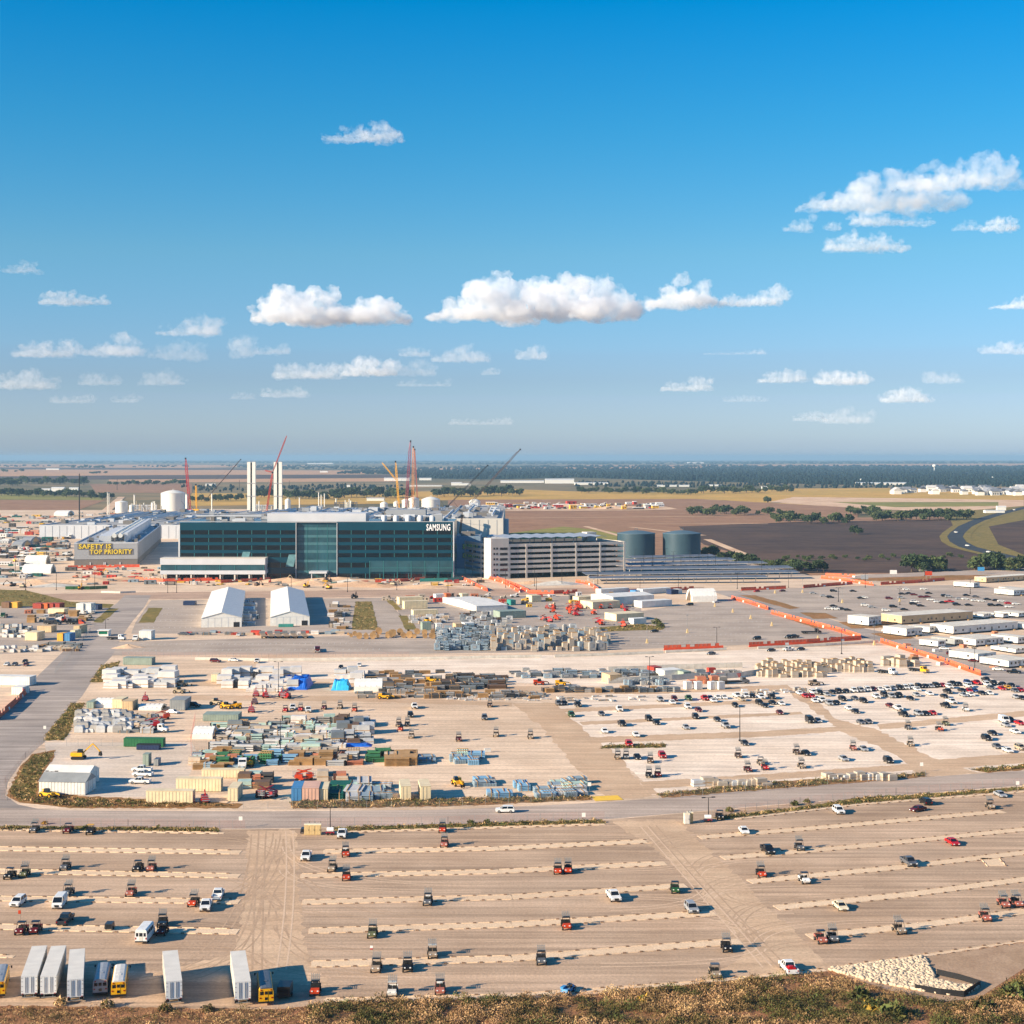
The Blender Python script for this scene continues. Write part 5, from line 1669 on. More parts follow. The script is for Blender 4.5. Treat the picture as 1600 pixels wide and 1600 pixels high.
# ------------------------------------------------------------------ site offices, containers, sheds
M_corr = {}
def corr(col):
    if col not in M_corr:
        M_corr[col] = mat("corrugated_" + col, lin(*{'buff': (222, 203, 164), 'green': (44, 104, 66), 'navy': (34, 50, 82), 'red': (158, 62, 46), 'orange': (206, 104, 48), 'white': (222, 218, 208), 'grey': (142, 144, 142),
                          'blue': (72, 128, 172), 'yellow': (220, 164, 60), 'sage': (140, 152, 138), 'pink': (214, 170, 146), 'teal': (60, 140, 128), 'tan': (200, 172, 132), 'brown': (120, 90, 68)}[col]), rough=0.55, var=0.12, scale=0.35)
    return M_corr[col]
ZN.update({
    'offices': ("in the site office park", "the curving highway", (1600, 850)),
    'mid': ("in the middle yard before the car park", "the white canvas shelter", (1100, 935)),
    'lefty': ("in the yard across the access road", "the guard hut", (161, 992)),
    'yardc': ("in the material yard by the bend", "the road's sharp bend", (20, 1250)),
    'crates': ("in the wrapped stacks of the material yard", "the crumpled light blue sheet", (470, 1065)),
    'racks': ("in the steel racks beyond the yard", "the notice board", (850, 1100)),
    'bags': ("in the block of bags by the grass", "the grass triangle", (110, 1140)),
    'bundles': ("in the coloured bundles of the yard", "the yellow floor plate", (900, 1180)),
    'posts': ("in the dense pallet field", "the grassy patch", (450, 975)),
    'blocks': ("in the stacked blocks by the haul strip", "the yellow truck", (1440, 1050)),
    'far': ("in the far yard left of the lettered hall", "the lettered hall", (160, 880)),
    'farpale': ("in the pale yard beyond the tanks", "the beige hall", (740, 800)),
    'front': ("in the dug ground before the glass office", "the white tents", (400, 930)),
    'wrap': ("behind the verge fence", "the road junction", (960, 1240)),
    'lamps': ("over the lots", "the cream car park", (870, 905)),
    'houses': ("in the far housing estate", "the highway's far end", (1600, 790)),
    'farm': ("far off among the fields", "the glass office", (500, 800)),
    'trees': ("beyond the site", "the slate tanks", (1030, 870)),
    'scrub': ("on the bank below the lot", "the rock bed", (1400, 1530)),
    'machines': ("at work on the site", "the big blue tarpaulin", (470, 1075)),
    'barr': ("along the lot edges", "the cream car park", (870, 905)),
    'bags2': ("on the verge", "the road bend", (20, 1250)),
})
def office(N, L, S, h, col='white', zone='offices', z0=.7, conv=lambda x, y: (1250 + x / 4.571, 880 + y / 4.571), windows=True, label=None):
    """long cabin on stands: near corner, far end of the long side, far end of the short side (photo pixels)"""
    n, l, s = (G(*conv(*q)) for q in (N, L, S))
    hm_ = h / 4.571 / sc(conv(*N)[1])
    d = l - n
    L_ = d.length
    rz = math.atan2(d.y, d.x)
    perp = Vector((-math.sin(rz), math.cos(rz), 0))
    W_ = max(3.2, min(16, (s - n).dot(perp)))
    o = empty("site_office", n, rz)
    q = MB(); q.box(0, L_, 0, W_, z0, hm_)
    q.build("wall", corr('white') if col == 'white' else corr(col), o)
    q = MB(); q.box(-.15, L_ + .15, -.15, W_ + .15, hm_ + .002, hm_ + .16)
    for k in range(int(L_ / 3.5)):
        q.box(k * 3.5 + 1, k * 3.5 + 1.08, -.1, W_ + .1, hm_ + .162, hm_ + .2)
    q.build("roof", mat("cabin_roof", lin(196, 190, 178), rough=0.8, var=0.1, scale=0.2), o)
    q = MB(); q.box(.15, L_ - .15, .15, W_ - .15, 0, z0 - .002)
    q.build("skirt", M_dark, o)
    if windows:
        k = 1.2
        j = 0
        while k < L_ - 1.5:
            if j % 3 == 2:
                q = MB(); q.box(k, k + .9, -.06, -.002, z0, z0 + 2.0); q.build("door", M_cladd if j % 2 else M_cladg, o)
                q = MB(); q.box(k - .3, k + 1.3, -1.5, -.062, 0, z0 * .9); q.build("step", M_wood, o)
            else:
                q = MB(); q.box(k, k + 1.0, -.04, -.002, z0 + .95, z0 + 1.9); q.build("window", M_glass, o)
            k += max(2.6, L_ / 9)
            j += 1
        q = MB(); q.box(-.04, -.002, W_ * .3, W_ * .3 + 1.0, z0 + .95, z0 + 1.9); q.build("window", M_glass, o)
        q = MB(); q.box(-.05, -.002, W_ * .65, W_ * .65 + .9, z0, z0 + 2.0); q.build("door", M_cladg, o)
        q = MB(); q.box(L_ * .4, L_ * .4 + .8, -.5, -.042, z0 + 1.2, z0 + 2.1); q.build("air_conditioner", M_cladd, o)
    px, py = conv(*N)
    if label:
        tag(o, label, "site office", "site office cabins")
    else:
        size = "long " if L_ > 22 else ("short " if L_ < 12 else "")
        reg(o, f"{size}{col} site office cabin" if col != 'white' else f"{size}white site office cabin", zone, "site office", "site office cabins", (px, py, 0))
    return o
office((490, 452), (580, 442), (400, 430), 65, label="white cabin alone at the corner of the asphalt lot's exit")
office((727, 440), (1235, 405), (617, 415), 62, col='tan', label="longest tan site office with a row of dark doors facing the road")
office((760, 528), (873, 518), (663, 500), 58, label="white cabin with a dark notice, on the kerbed corner by the access road")
office((925, 503), (968, 495), (832, 480), 45, label="small white cabin squeezed behind the corner cabin with the notice")
office((1095, 512), (1555, 475), (950, 478), 58, label="very long white office with blue notices in the middle of the office park")
office((985, 605), (1040, 598), (912, 582), 45, label="white cabin with a white car parked at its end")
office((1105, 590), (1160, 585), (1010, 560), 40, col='grey', label="dull grey cabin behind the white cabin with the parked car")
office((1255, 598), (1455, 580), (1143, 562), 50, label="white cabin with four windows and a grey ribbed roof, third row of the office park")
office((1555, 580), (1640, 572), (1408, 545), 48, label="white cabin past the four windowed one, touching the frame edge")
office((1270, 705), (1400, 690), (1172, 665), 55, label="white cabin with one dark door, dark red cart at its corner")
office((1540, 650), (1680, 640), (1412, 618), 32, label="flat white cabin behind the cabin closest to the black pickup")
office((1490, 752), (1660, 735), (1370, 708), 52, label="white cabin on blocks closest to the black pickup on the road")
office((1310, 398), (1365, 390), (1225, 375), 30, label="small white cabin behind the long tan office's far end")
office((1450, 395), (1490, 390), (1350, 368), 30, label="small white cabin, middle one of three behind the tan office")
office((1560, 390), (1660, 380), (1450, 355), 30, label="small white cabin, outermost of three behind the tan office")
office((1600, 475), (1680, 468), (1510, 430), 38, label="white cabin cut by the frame edge past the very long office")
office((1240, 178), (1283, 174), (1125, 160), 35, label="white cabin at the head of the canopy row near the frontage road")
office((1330, 142), (1660, 120), (1243, 135), 38, col='tan', label="long canopied gate building closest to the frontage road")
office((1420, 205), (1525, 218), (1300, 178), 36, label="white cabin with a porch in front of the canopied gate building")
office((1525, 235), (1660, 226), (1425, 205), 40, label="long white cabin with a porch at the frame edge")

def box_thing(name, x0, x1, base, h, depth, col, zone, cat, desc, roof=None, face=0.0, gable=0.0, door=True, ribs=True, label=None):
    """container or shed by its front face: pixel span, base row, pixel height, depth in metres"""
    A, B = G(x0, base), G(x1, base - (x1 - x0) * math.tan(rowang((x0 + x1) / 2)) * 0.28)
    d = B - A
    L_, s_ = d.length, sc(base)
    hm_ = h / s_
    o = empty(name, A, math.atan2(d.y, d.x) + face)
    q = MB(); q.box(0, L_, 0, depth, .12, hm_)
    n = int(L_ / .9)
    if ribs:
        for k in range(n):
            x = .3 + k * .9
            q.box(x, x + .4, -.05, -.001, .2, hm_ - .12)
    q.build("shell", corr(col), o)
    q = MB()
    if gable:
        q.prism([(0 - .2, hm_ + .002), (depth + .2, hm_ + .002), (depth / 2, hm_ + gable)], -.2, L_ + .2)
    else:
        q.box(-.05, L_ + .05, -.08, depth + .05, hm_ + .002, hm_ + .1)
    q.build("roof", roof or corr(col), o)
    if door:
        q = MB(); q.box(L_ + .002, L_ + .06, .15, depth * .48, .2, hm_ - .1); q.box(L_ + .002, L_ + .06, depth * .52, depth - .15, .2, hm_ - .1)
        dd = q.build("end_door", corr(col), o)
        q = MB()
        for y in (depth * .3, depth * .7):
            q.bar((L_ + .1, y, .3), (L_ + .1, y, hm_ - .2), .04)
        q.build("lock_rod", M_steel, dd)
    if label:
        return tag(o, label, cat)
    return reg(o, desc, zone, cat, "containers and sheds", ((x0 + x1) / 2, base, 0))
BT = [
    # name, x0, x1, base, hpx, depth, colour, zone, category, description
    ("site_cabin", 939, 983, 928, 7, 6, 'white', 'mid'), ("site_cabin", 1004, 1048, 929, 8, 6, 'white', 'mid'), ("warehouse", 958, 1022, 946, 13, 24, 'white', 'mid'), ("site_cabin", 1003, 1050, 950, 10, 8, 'white', 'mid'),
    ("shipping_container", 904, 945, 941, 8, 7, 'buff', 'mid'), ("shipping_container", 926, 969, 952, 11, 14, 'buff', 'mid'), ("shipping_container", 963, 1006, 971, 11, 12, 'buff', 'mid'), ("site_cabin", 990, 1010, 976, 9, 5, 'white', 'mid'),
    ("shipping_container", 624, 661, 945, 11, 8, 'buff', 'mid'), ("shipping_container", 632, 668, 952, 12, 6, 'buff', 'mid'), ("shipping_container", 646, 684, 962, 8, 6, 'buff', 'mid'), ("warehouse", 744, 793, 956, 9, 60, 'white', 'mid'),
    ("shipping_container", 781, 822, 967, 11, 10, 'sage', 'mid'), ("shipping_container", 831, 846, 941, 10, 8, 'buff', 'mid'), ("shipping_container", 722, 732, 937, 9, 6, 'buff', 'mid'), ("shipping_container", 697, 705, 937, 9, 6, 'orange', 'mid'),
    ("shipping_container", 681, 696, 937, 8, 6, 'white', 'mid'), ("shipping_container", 1068, 1080, 1061, 11, 8, 'sage', 'racks'), ("shipping_container", 1022, 1034, 1053, 10, 6, 'red', 'racks'), ("shipping_container", 1038, 1066, 1060, 12, 7, 'white', 'racks'),
    ("shipping_container", 953, 972, 1068, 13, 8, 'tan', 'racks'), ("site_cabin", 660, 674, 985, 12, 5, 'sage', 'posts'), ("shipping_container", 682, 692, 985, 10, 5, 'white', 'posts'), ("shipping_container", 712, 722, 987, 12, 6, 'tan', 'posts'), ("shipping_container", 726, 742, 986, 12, 6, 'white', 'posts'),
    ("shipping_container", 51, 64, 951, 8, 6, 'red', 'lefty'), ("shipping_container", 65, 74, 951, 8, 6, 'orange', 'lefty'), ("shipping_container", 75, 83, 951, 8, 6, 'red', 'lefty'), ("shipping_container", 84, 93, 951, 8, 6, 'red', 'lefty'),
    ("shipping_container", 75, 100, 959, 8, 6, 'buff', 'lefty'), ("shipping_container", 119, 130, 958, 15, 6, 'white', 'lefty'), ("shipping_container", 131, 142, 958, 15, 6, 'white', 'lefty'), ("shipping_container", 142, 153, 953, 8, 6, 'navy', 'lefty'),
    ("shipping_container", 39, 58, 1001, 13, 8, 'buff', 'lefty'), ("shipping_container", 89, 98, 1002, 12, 6, 'yellow', 'lefty'), ("shipping_container", 98, 109, 1002, 12, 6, 'blue', 'lefty'), ("shipping_container", 110, 117, 997, 12, 7, 'buff', 'lefty'), ("shipping_container", 115, 124, 990, 12, 9, 'tan', 'lefty'),
    ("shipping_container", 58, 80, 988, 10, 6, 'tan', 'lefty'), ("shipping_container", 17, 27, 950, 9, 6, 'yellow', 'lefty'), ("shipping_container", 2, 14, 950, 9, 6, 'brown', 'lefty'), ("site_cabin", 18, 35, 1086, 12, 6, 'white', 'lefty'),
    ("shipping_container", 192, 237, 1039, 11, 5, 'sage', 'yardc'), ("site_cabin", 217, 236, 1000, 14, 6, 'white', 'yardc'),
    ("shipping_container", 193, 255, 1167, 13, 2.6, 'green', 'yardc'), ("shipping_container", 315, 381, 1216, 13, 2.6, 'buff', 'yardc'), ("shipping_container", 275, 345, 1237, 20, 2.8, 'buff', 'yardc'), ("shipping_container", 228, 301, 1255, 19, 2.8, 'buff', 'yardc'),
    ("shipping_container", 356, 371, 1253, 21, 8, 'buff', 'yardc'), ("shipping_container", 223, 232, 1197, 18, 3, 'sage', 'yardc'), ("shipping_container", 240, 247, 1197, 10, 3, 'grey', 'yardc'), ("shipping_container", 626, 642, 1251, 22, 9, 'buff', 'yardc'), ("shipping_container", 657, 673, 1251, 22, 9, 'buff', 'yardc'),
    ("shipping_container", 455, 471, 1252, 20, 9, 'blue', 'yardc'), ("shipping_container", 472, 498, 1252, 20, 9, 'pink', 'yardc'), ("shipping_container", 499, 512, 1251, 18, 9, 'buff', 'yardc'),
    ("shipping_container", 265, 289, 1110, 16, 9, 'grey', 'yardc'), ("shipping_container", 175, 190, 1107, 14, 7, 'buff', 'yardc'), ("shipping_container", 135, 146, 1107, 10, 7, 'sage', 'yardc'), ("shipping_container", 190, 207, 1110, 14, 6, 'tan', 'yardc'),
    ("shipping_container", 330, 340, 1066, 12, 5, 'buff', 'crates'), ("site_cabin", 317, 372, 1127, 10, 7, 'sage', 'yardc'),
    ("shipping_container", 993, 1012, 929, 6, 6, 'blue', 'mid'), ("shipping_container", 1049, 1060, 929, 7, 5, 'navy', 'mid'), ("shipping_container", 1060, 1066, 928, 7, 5, 'white', 'mid'), ("shipping_container", 286, 304, 946, 6, 5, 'navy', 'lefty'),
    ("shipping_container", 435, 458, 980, 4, 3, 'teal', 'mid'), ("shipping_container", 740, 757, 946, 7, 6, 'red', 'mid'), ("shipping_container", 798, 806, 946, 8, 6, 'teal', 'mid'),
]
NW = {"site_cabin": "cabin", "warehouse": "low warehouse", "shipping_container": "shipping container"}
CWD = {'buff': 'cream', 'sage': 'grey green', 'pink': 'faded pink', 'navy': 'navy'}
for n_, x0, x1, b_, h_, d_, c_, z_ in BT:
    box_thing(n_, x0, x1, b_, h_, d_, c_, z_, {"site_cabin": "cabin", "warehouse": "warehouse", "shipping_container": "container"}[n_], f"{CWD.get(c_, c_)} {NW[n_]}", gable=1.2 if n_ == 'warehouse' else 0)
box_thing("workshop_shed", 61, 133, 1241, 20, 7.5, 'white', 'yardc', "shed", "", roof=corr('grey'), gable=1.8, label="white corrugated shed by the road bend, grey roofed front one")
box_thing("workshop_shed", 69, 138, 1229, 21, 8, 'white', 'yardc', "shed", "", gable=1.6, label="white shed with scalloped cover behind the grey roofed shed")
box_thing("office_trailer", -10, 46, 1071, 14, 6, 'white', 'lefty', "site office", "", label="long white office trailer cut by the frame edge, beside the access road")
box_thing("dumpster", 213, 248, 1172, 8, 2.5, 'navy', 'yardc', "dumpster", "", door=False, roof=M_dark, label="navy blue skip full of rubbish before the green container")
box_thing("notice_board", 757, 767, 1176, 6, .4, 'white', 'bundles', "sign", "", door=False, ribs=False, label="white notice board alone on the gravel beyond the bundles")

# small canvas shelters
def shelter(x0, x1, base, hpx, depth, label, col=None):
    A, B = G(x0, base), G(x1, base)
    L_, hm_ = (B - A).length, hpx / sc(base)
    o = empty("canvas_shelter", A, rowang(x0) * .7)
    m = col or M_white
    q = MB(); q.prism([(0, 0), (0, hm_ * .45), (depth * .2, hm_ * .8), (depth * .5, hm_), (depth * .8, hm_ * .8), (depth, hm_ * .45), (depth, 0), (depth - .2, 0), (depth * .5, hm_ - .3), (.2, 0)], 0, L_, axis='x')
    q.build("cover", m, o)
    q = MB()
    for k in range(6):
        x = L_ * k / 5
        q.bar((x, 0, hm_ * .47), (x, depth * .5, hm_ + .06), .08).bar((x, depth * .5, hm_ + .06), (x, depth, hm_ * .47), .08)
    q.build("hoop", M_steel, o)
    q = MB(); q.box(.1, L_ - .1, .05, depth * .3, .05, hm_ * .42)
    q.build("front_wall", corr('buff'), o)
    return tag(o, label, "shelter", "canvas shelters")
shelter(1082, 1122, 941, 20, 14, "white canvas shelter with cream walls at the asphalt lot's corner")
shelter(1062 - 762, 300 + 32, 1155, 17, 9, "white canopy with open torn front among the bundles", M_white)
shelter(146, 181, 1106, 13, 9, "white canvas roof over a workbench at the bags", M_white)
shelter(216, 252, 1110, 8, 8, "low white canvas roof beside the red machines", M_white)
shelter(553, 597, 1081, 18, 10, "dirty white tarpaulin shelter beside the light blue sheet", M_white)

# tarpaulin covered heaps
def tarp(x0, x1, base, hpx, depth, col, label, seed=1):
    A, B = G(x0, base), G(x1, base)
    L_, hm_ = (B - A).length, hpx / sc(base)
    r = random.Random(seed)
    nx, ny = 14, 10
    vs, fs = [], []
    for j in range(ny + 1):
        for i in range(nx + 1):
            u, v = i / nx, j / ny
            e = min(u, 1 - u, v * .9, (1 - v) * .9) * 7
            z = hm_ * min(1, e) * (0.88 + .12 * math.sin(u * 9 + seed) * math.cos(v * 7)) + r.uniform(-.12, .12) * hm_ * .4
            vs.append((L_ * (u + r.uniform(-.012, .012)), depth * v, max(0.02, z) if 0 < i < nx and 0 < j < ny else 0.02))
    for j in range(ny):
        for i in range(nx):
            a = j * (nx + 1) + i
            fs.append((a, a + 1, a + nx + 2, a + nx + 1))
    q = MB(); q.add(vs, fs)
    o = q.build("tarpaulin", col, loc=A)
    return tag(o, label, "tarpaulin", "tarpaulins over stacks")
M_tb = mat("blue_tarp", lin(28, 96, 190), rough=0.5, var=0.2, scale=0.8)
M_tc = mat("cyan_tarp", lin(52, 172, 222), rough=0.5, var=0.2, scale=0.8)
M_tk = mat("black_tarp", lin(54, 52, 50), rough=0.5, var=0.3, scale=0.8)
tarp(449, 481, 1078, 18, 16, M_tb, "bright blue tarpaulin over the tallest white stacks", 1)
tarp(441, 458, 1060, 10, 12, M_tb, "blue sheet on the stack behind the bright blue tarpaulin", 2)
tarp(517, 546, 1079, 16, 8, M_tc, "light blue crumpled sheet beside the dirty white shelter", 3)
tarp(348, 374, 1075, 12, 6, M_tk, "black crumpled sheet over white stacks", 4)
tarp(390, 402, 1062, 11, 6, M_tk, "small dark sheet between white stacks", 5)
tarp(527, 580, 1167, 4, 4, M_tb, "flat blue sheet spread before grey crates", 6)

# ------------------------------------------------------------------ loose goods: each piece is a thing
def crate(col):
    q = MB(); q.box(-.5, .5, -.5, .5, .06, 1, 0, taper=(.02, .02))
    q.box(-.52, .52, -.52, .52, .45, .5, 1); q.box(-.48, .48, -.48, .48, 0, .059, 1)
    return lambda: q.build("wrapped_crate", [col, M_wood])
def bundle(col, n=4):
    def f():
        q = MB()
        for j in range(n):
            for i in range(5):
                q.bar((-.5, -.4 + i * .2, .1 + j * .24), (.5, -.4 + i * .2, .1 + j * .24), .11, 0, n=6)
        q.box(-.32, -.28, -.5, .5, 0, 1.0, 1); q.box(.28, .32, -.5, .5, 0, 1.0, 1)
        return q.build("pipe_bundle", [col, M_wood])
    return f
def spool():
    q = MB()
    for y in (-.42, .42):
        q.bar((0, y - .06, .5), (0, y + .06, .5), .5, 0, n=14)
    q.bar((0, -.36, .5), (0, .36, .5), .3, 1, n=12)
    return q.build("cable_spool", [M_wood, M_dark])
def pallets():
    q = MB()
    for j in range(6):
        z = j * .165
        q.box(-.5, .5, -.5, .5, z + .1, z + .15, 0)
        for y in (-.45, 0, .4):
            q.box(-.5, .5, y, y + .08, z, z + .099, 0)
    return q.build("pallet_stack", M_wood)
def rack(col):
    def f():
        q = MB()
        for x in (-.5, .46):
            for y in (-.5, .46):
                q.box(x, x + .06, y, y + .06, 0, 1, 1)
        for z in (.08, .42, .76):
            for i in range(5):
                q.box(-.49, .49, -.46 + i * .19, -.34 + i * .19, z, z + .18, 0)
        return q.build("steel_rack", [col, M_dark])
    return f
def post(col):
    def f():
        q = MB(); q.box(-.5, .5, -.5, .5, 0, .94, 0, taper=(.03, .03)); q.box(-.38, .38, -.38, .38, .941, 1.0, 1); q.box(-.52, .52, -.52, .52, .28, .31, 1)
        return q.build("bale_stack", [col, M_wood])
    return f
def bag(col):
    def f():
        q = MB(); q.lathe([(.62, 0), (.68, .1), (.69, .6), (.62, .88), (.3, .96)], 4, sm=False); c_ = math.sqrt(.5); q.v = [((x - y) * c_, (x + y) * c_, z) for x, y, z in q.v]
        for sx in (-1, 1):
            q.bar((sx * .3, -.3, .9), (sx * .3, .3, 1.02), .03, 0)
        return q.build("bulk_bag", col)
    return f
M_g = {n_: mat("goods_" + n_, lin(*c_), rough=0.7, var=0.15, scale=1.5) for n_, c_ in dict(white=(212, 207, 200), pale=(188, 188, 186), steel=(120, 126, 128), dark=(84, 80, 76), blue=(138, 156, 166), green=(66, 124, 80), mint=(172, 196, 184), teal=(22, 92, 84),
        sky=(124, 166, 194), orange=(196, 124, 92), tan=(188, 171, 150), stone=(174, 162, 146), brown=(110, 86, 68), red=(186, 60, 46), grey=(156, 152, 146), yellow=(224, 176, 60)).items()}
def cont(col):
    def f():
        q = MB(); q.box(-.5, .5, -.5, .5, .04, 1)
        for k in range(11):
            q.box(-.47 + k * .088, -.43 + k * .088, -.52, -.501, .08, .94)
        q.box(-.3, -.18, -.53, -.521, .1, .75, 1); q.box(.1, .3, -.53, -.521, .4, .75, 1)
        return q.build("site_container", [col, M_dark])
    return f
def cabin(col):
    def f():
        q = MB(); q.box(-.5, .5, -.5, .5, .1, .86); q.prism([(-.52, .861), (.52, .861), (0, 1.05)], -.52, .52, 1)
        for k in range(4):
            q.box(-.42 + k * .23, -.3 + k * .23, -.51, -.501, .4, .7, 2)
        return q.build("storage_hut", [col, M_white, M_dark])
    return f
def plant(col):
    def f():
        q = MB()
        q.box(-.5, .1, -.4, .4, .25, .6, 0, taper=(.05, .05)); q.box(.1, .4, -.35, .35, .25, .95, 0, taper=(.05, .05)); q.box(.13, .37, -.37, -.351, .55, .85, 1)
        q.bar((-.3, 0, .6), (.5, 0, 1.0), .07, 0)
        for x in (-.32, .3):
            for y in (-.42, .42):
                q.wheel(x, y, .18, .18, .14, 1, axis='y', n=8)
        return q.build("site_machine", [col, M_dark])
    return f
def case(col):  # a crate again, with grey battens in place of wood
    def f():
        q = MB(); q.box(-.5, .5, -.5, .5, .08, .94, 0, taper=(.03, .03)); q.box(-.4, -.3, -.45, .45, 0, .079, 1); q.box(.3, .4, -.45, .45, 0, .079, 1)
        q.box(-.3, .3, -.3, .3, .941, 1.0, 1); q.box(-.3, .1, -.52, -.5, .4, .8, 1)
        return q.build("plain_crate", [col, M_grey])
    return f
MK = {'case': case, 'cont': cont, 'cabin': cabin, 'plant': plant, 'crate': crate, 'bundle': bundle, 'rack': rack, 'post': post, 'bag': bag}
NMS = {'case': ('equipment case', 'case'), 'cont': ('site container', 'container'), 'cabin': ('storage hut', 'hut'), 'plant': ('site machine', 'machine'), 'crate': ('wrapped crate', 'crate'), 'bundle': ('pipe bundle', 'pipe bundle'), 'rack': ('steel rack', 'rack'), 'post': ('strapped stack', 'stack'), 'bag': ('bulk bag', 'bag'), 'spool': ('timber cable spool', 'cable spool'), 'pallets': ('pallet stack', 'pallets')}
CW2 = {'mint': 'pale green', 'sky': 'light blue', 'blue': 'grey blue', 'pale': 'pale grey', 'steel': 'steel grey', 'dark': 'dark grey', 'stone': 'stone coloured', 'teal': 'dark green'}
def goods(zone, x0, x1, y0, y1, n, kinds, cols, w=(2, 4), d=(2, 3), h=(1.5, 3), rows=None, seed=1, jit=.35, share=None):
    """fill a patch (pixel rectangle, base rows) with n separate pieces set in rows"""
    r = random.Random(seed)
    rows = rows or max(1, int(math.sqrt(n * (y1 - y0) * 3.0 / max(1, x1 - x0))))
    per = max(1, round(n / rows))
    for j in range(rows):
        for i in range(per):
            u = (i + .5 + r.uniform(-jit, jit)) / per
            v = (j + .5 + r.uniform(-jit, jit)) / rows
            px, py = x0 + (x1 - x0) * u, y0 + (y1 - y0) * v
            k, c = r.choice(kinds), r.choice(cols)
            p = G(px, py)
            if k in MK:
                mk = MK[k](M_g[c]); key = (k, c)
                desc = f"{CW2.get(c, c)} {NMS[k][0]}"
            else:
                mk = {'spool': spool, 'pallets': pallets}[k]; key = (k,); desc = NMS[k][0]
            o = spawn(key, mk, p, rowang(px) + r.uniform(-.12, .12) + (PI / 2 if k == 'bundle' and r.random() < .25 else 0))
            hh = r.uniform(*h) * r.choice([.55, .8, 1, 1, 1.1])
            o.scale = (r.uniform(*w), r.uniform(*d), hh) if k != 'spool' else (hh, hh, hh)
            reg(o, desc, zone, NMS[k][1], f"{NMS[k][0]}s {ZN[zone][0]}", (px, py, 0))
goods('crates', 171, 270, 1056, 1077, 26, ['crate'], ['white', 'white', 'pale'], (5, 7), (4, 6), (2.6, 4.4), rows=3, seed=1, jit=.2)
goods('crates', 345, 470, 1054, 1078, 24, ['crate'], ['white', 'white', 'pale'], (4, 6), (4, 6), (2.6, 4.2), rows=3, seed=2, jit=.25)
goods('crates', 388, 440, 1078, 1082, 8, ['crate'], ['white'], (2.6, 3), (2.5, 3), (2.2, 3), rows=1, seed=3, jit=.1)
goods('crates', 528, 565, 1054, 1070, 6, ['crate'], ['white', 'pale'], (4, 6), (3, 5), (2.6, 4), seed=4)
goods('racks', 575, 690, 1050, 1082, 40, ['rack', 'pallets', 'crate'], ['steel', 'dark', 'grey'], (3, 5), (2, 3), (1.2, 2.2), seed=5)
goods('racks', 690, 790, 1056, 1078, 26, ['rack', 'bundle'], ['brown', 'dark', 'steel'], (5, 8), (3, 4), (1.2, 2.0), seed=6)
goods('racks', 560, 850, 1082, 1092, 46, ['rack', 'pallets', 'bundle'], ['steel', 'dark', 'grey', 'stone'], (3, 5), (2, 3), (.9, 1.8), rows=2, seed=7)
goods('racks', 800, 950, 1048, 1060, 30, ['rack', 'case'], ['steel', 'grey', 'blue'], (3, 5), (2, 3), (1.0, 1.8), rows=3, seed=8)
goods('racks', 850, 1060, 1078, 1084, 36, ['rack', 'crate', 'pallets'], ['dark', 'steel', 'grey'], (2.4, 3.4), (2, 3), (1.4, 2.3), rows=1, seed=9, jit=.15)
goods('racks', 690, 1010, 1088, 1096, 34, ['bundle'], ['white', 'grey', 'pale'], (1.5, 4), (.8, 1.4), (.5, .9), rows=2, seed=10, jit=.45)
goods('racks', 975, 1045, 1064, 1071, 26, ['case'], ['steel', 'grey', 'blue'], (1.6, 2.2), (1.4, 2), (1.4, 2), rows=2, seed=11)
goods('racks', 962, 1030, 1050, 1058, 20, ['rack', 'case'], ['steel', 'dark', 'blue'], (3, 4), (2, 3), (1.2, 2), rows=2, seed=12)
goods('racks', 1080, 1160, 1050, 1062, 14, ['rack', 'crate'], ['steel', 'red', 'grey'], (3, 4), (2, 3), (1.2, 2.2), rows=2, seed=13)
goods('racks', 1078, 1132, 1066, 1069, 5, ['crate'], ['tan', 'orange'], (3.4, 4), (3, 3.5), (2.4, 2.8), rows=1, seed=14, jit=.1)
for x_ in (1077, 1093, 1115, 1128):
    box_thing("storage_locker", x_ - 4.6, x_ + 4.6, 1078, 12, 2.4, 'white', 'racks', "locker", "tall white locker", door=False, ribs=False)
goods('blocks', 1182, 1290, 1040, 1060, 54, ['post'], ['tan', 'stone'], (2, 3.2), (2, 3), (2.2, 3.6), rows=4, seed=15, jit=.2)
goods('blocks', 1285, 1362, 1036, 1052, 34, ['post'], ['tan', 'stone'], (2, 3), (2, 3), (2.2, 3.4), rows=3, seed=16, jit=.2)
goods('blocks', 1380, 1432, 1034, 1043, 14, ['post', 'crate'], ['tan', 'stone', 'brown'], (2.5, 4), (2.5, 4), (2, 3.4), rows=2, seed=17, jit=.25)
goods('racks', 1160, 1290, 1078, 1086, 18, ['bundle', 'crate'], ['white', 'stone', 'grey'], (2, 3.5), (1, 2), (.6, 1.4), rows=2, seed=18, jit=.45)
goods('bags', 120, 205, 1117, 1146, 62, ['bag'], ['white', 'pale', 'grey'], (2.6, 3.2), (2.6, 3.2), (2.2, 2.7), rows=6, seed=19, jit=.12)
goods('bags', 190, 240, 1118, 1146, 16, ['bundle', 'crate'], ['pale', 'steel', 'tan'], (4, 8), (2, 3), (1.4, 2.2), rows=4, seed=20)
goods('bundles', 340, 440, 1132, 1176, 56, ['bundle', 'crate', 'rack'], ['white', 'pale', 'mint', 'grey', 'steel', 'tan'], (3, 7), (1.6, 3), (1.4, 2.4), rows=6, seed=21, jit=.25)
goods('bundles', 440, 530, 1126, 1172, 54, ['bundle', 'crate', 'rack'], ['mint', 'mint', 'pale', 'white', 'grey', 'tan'], (3, 7), (1.6, 3), (1.4, 2.6), rows=6, seed=22, jit=.25)
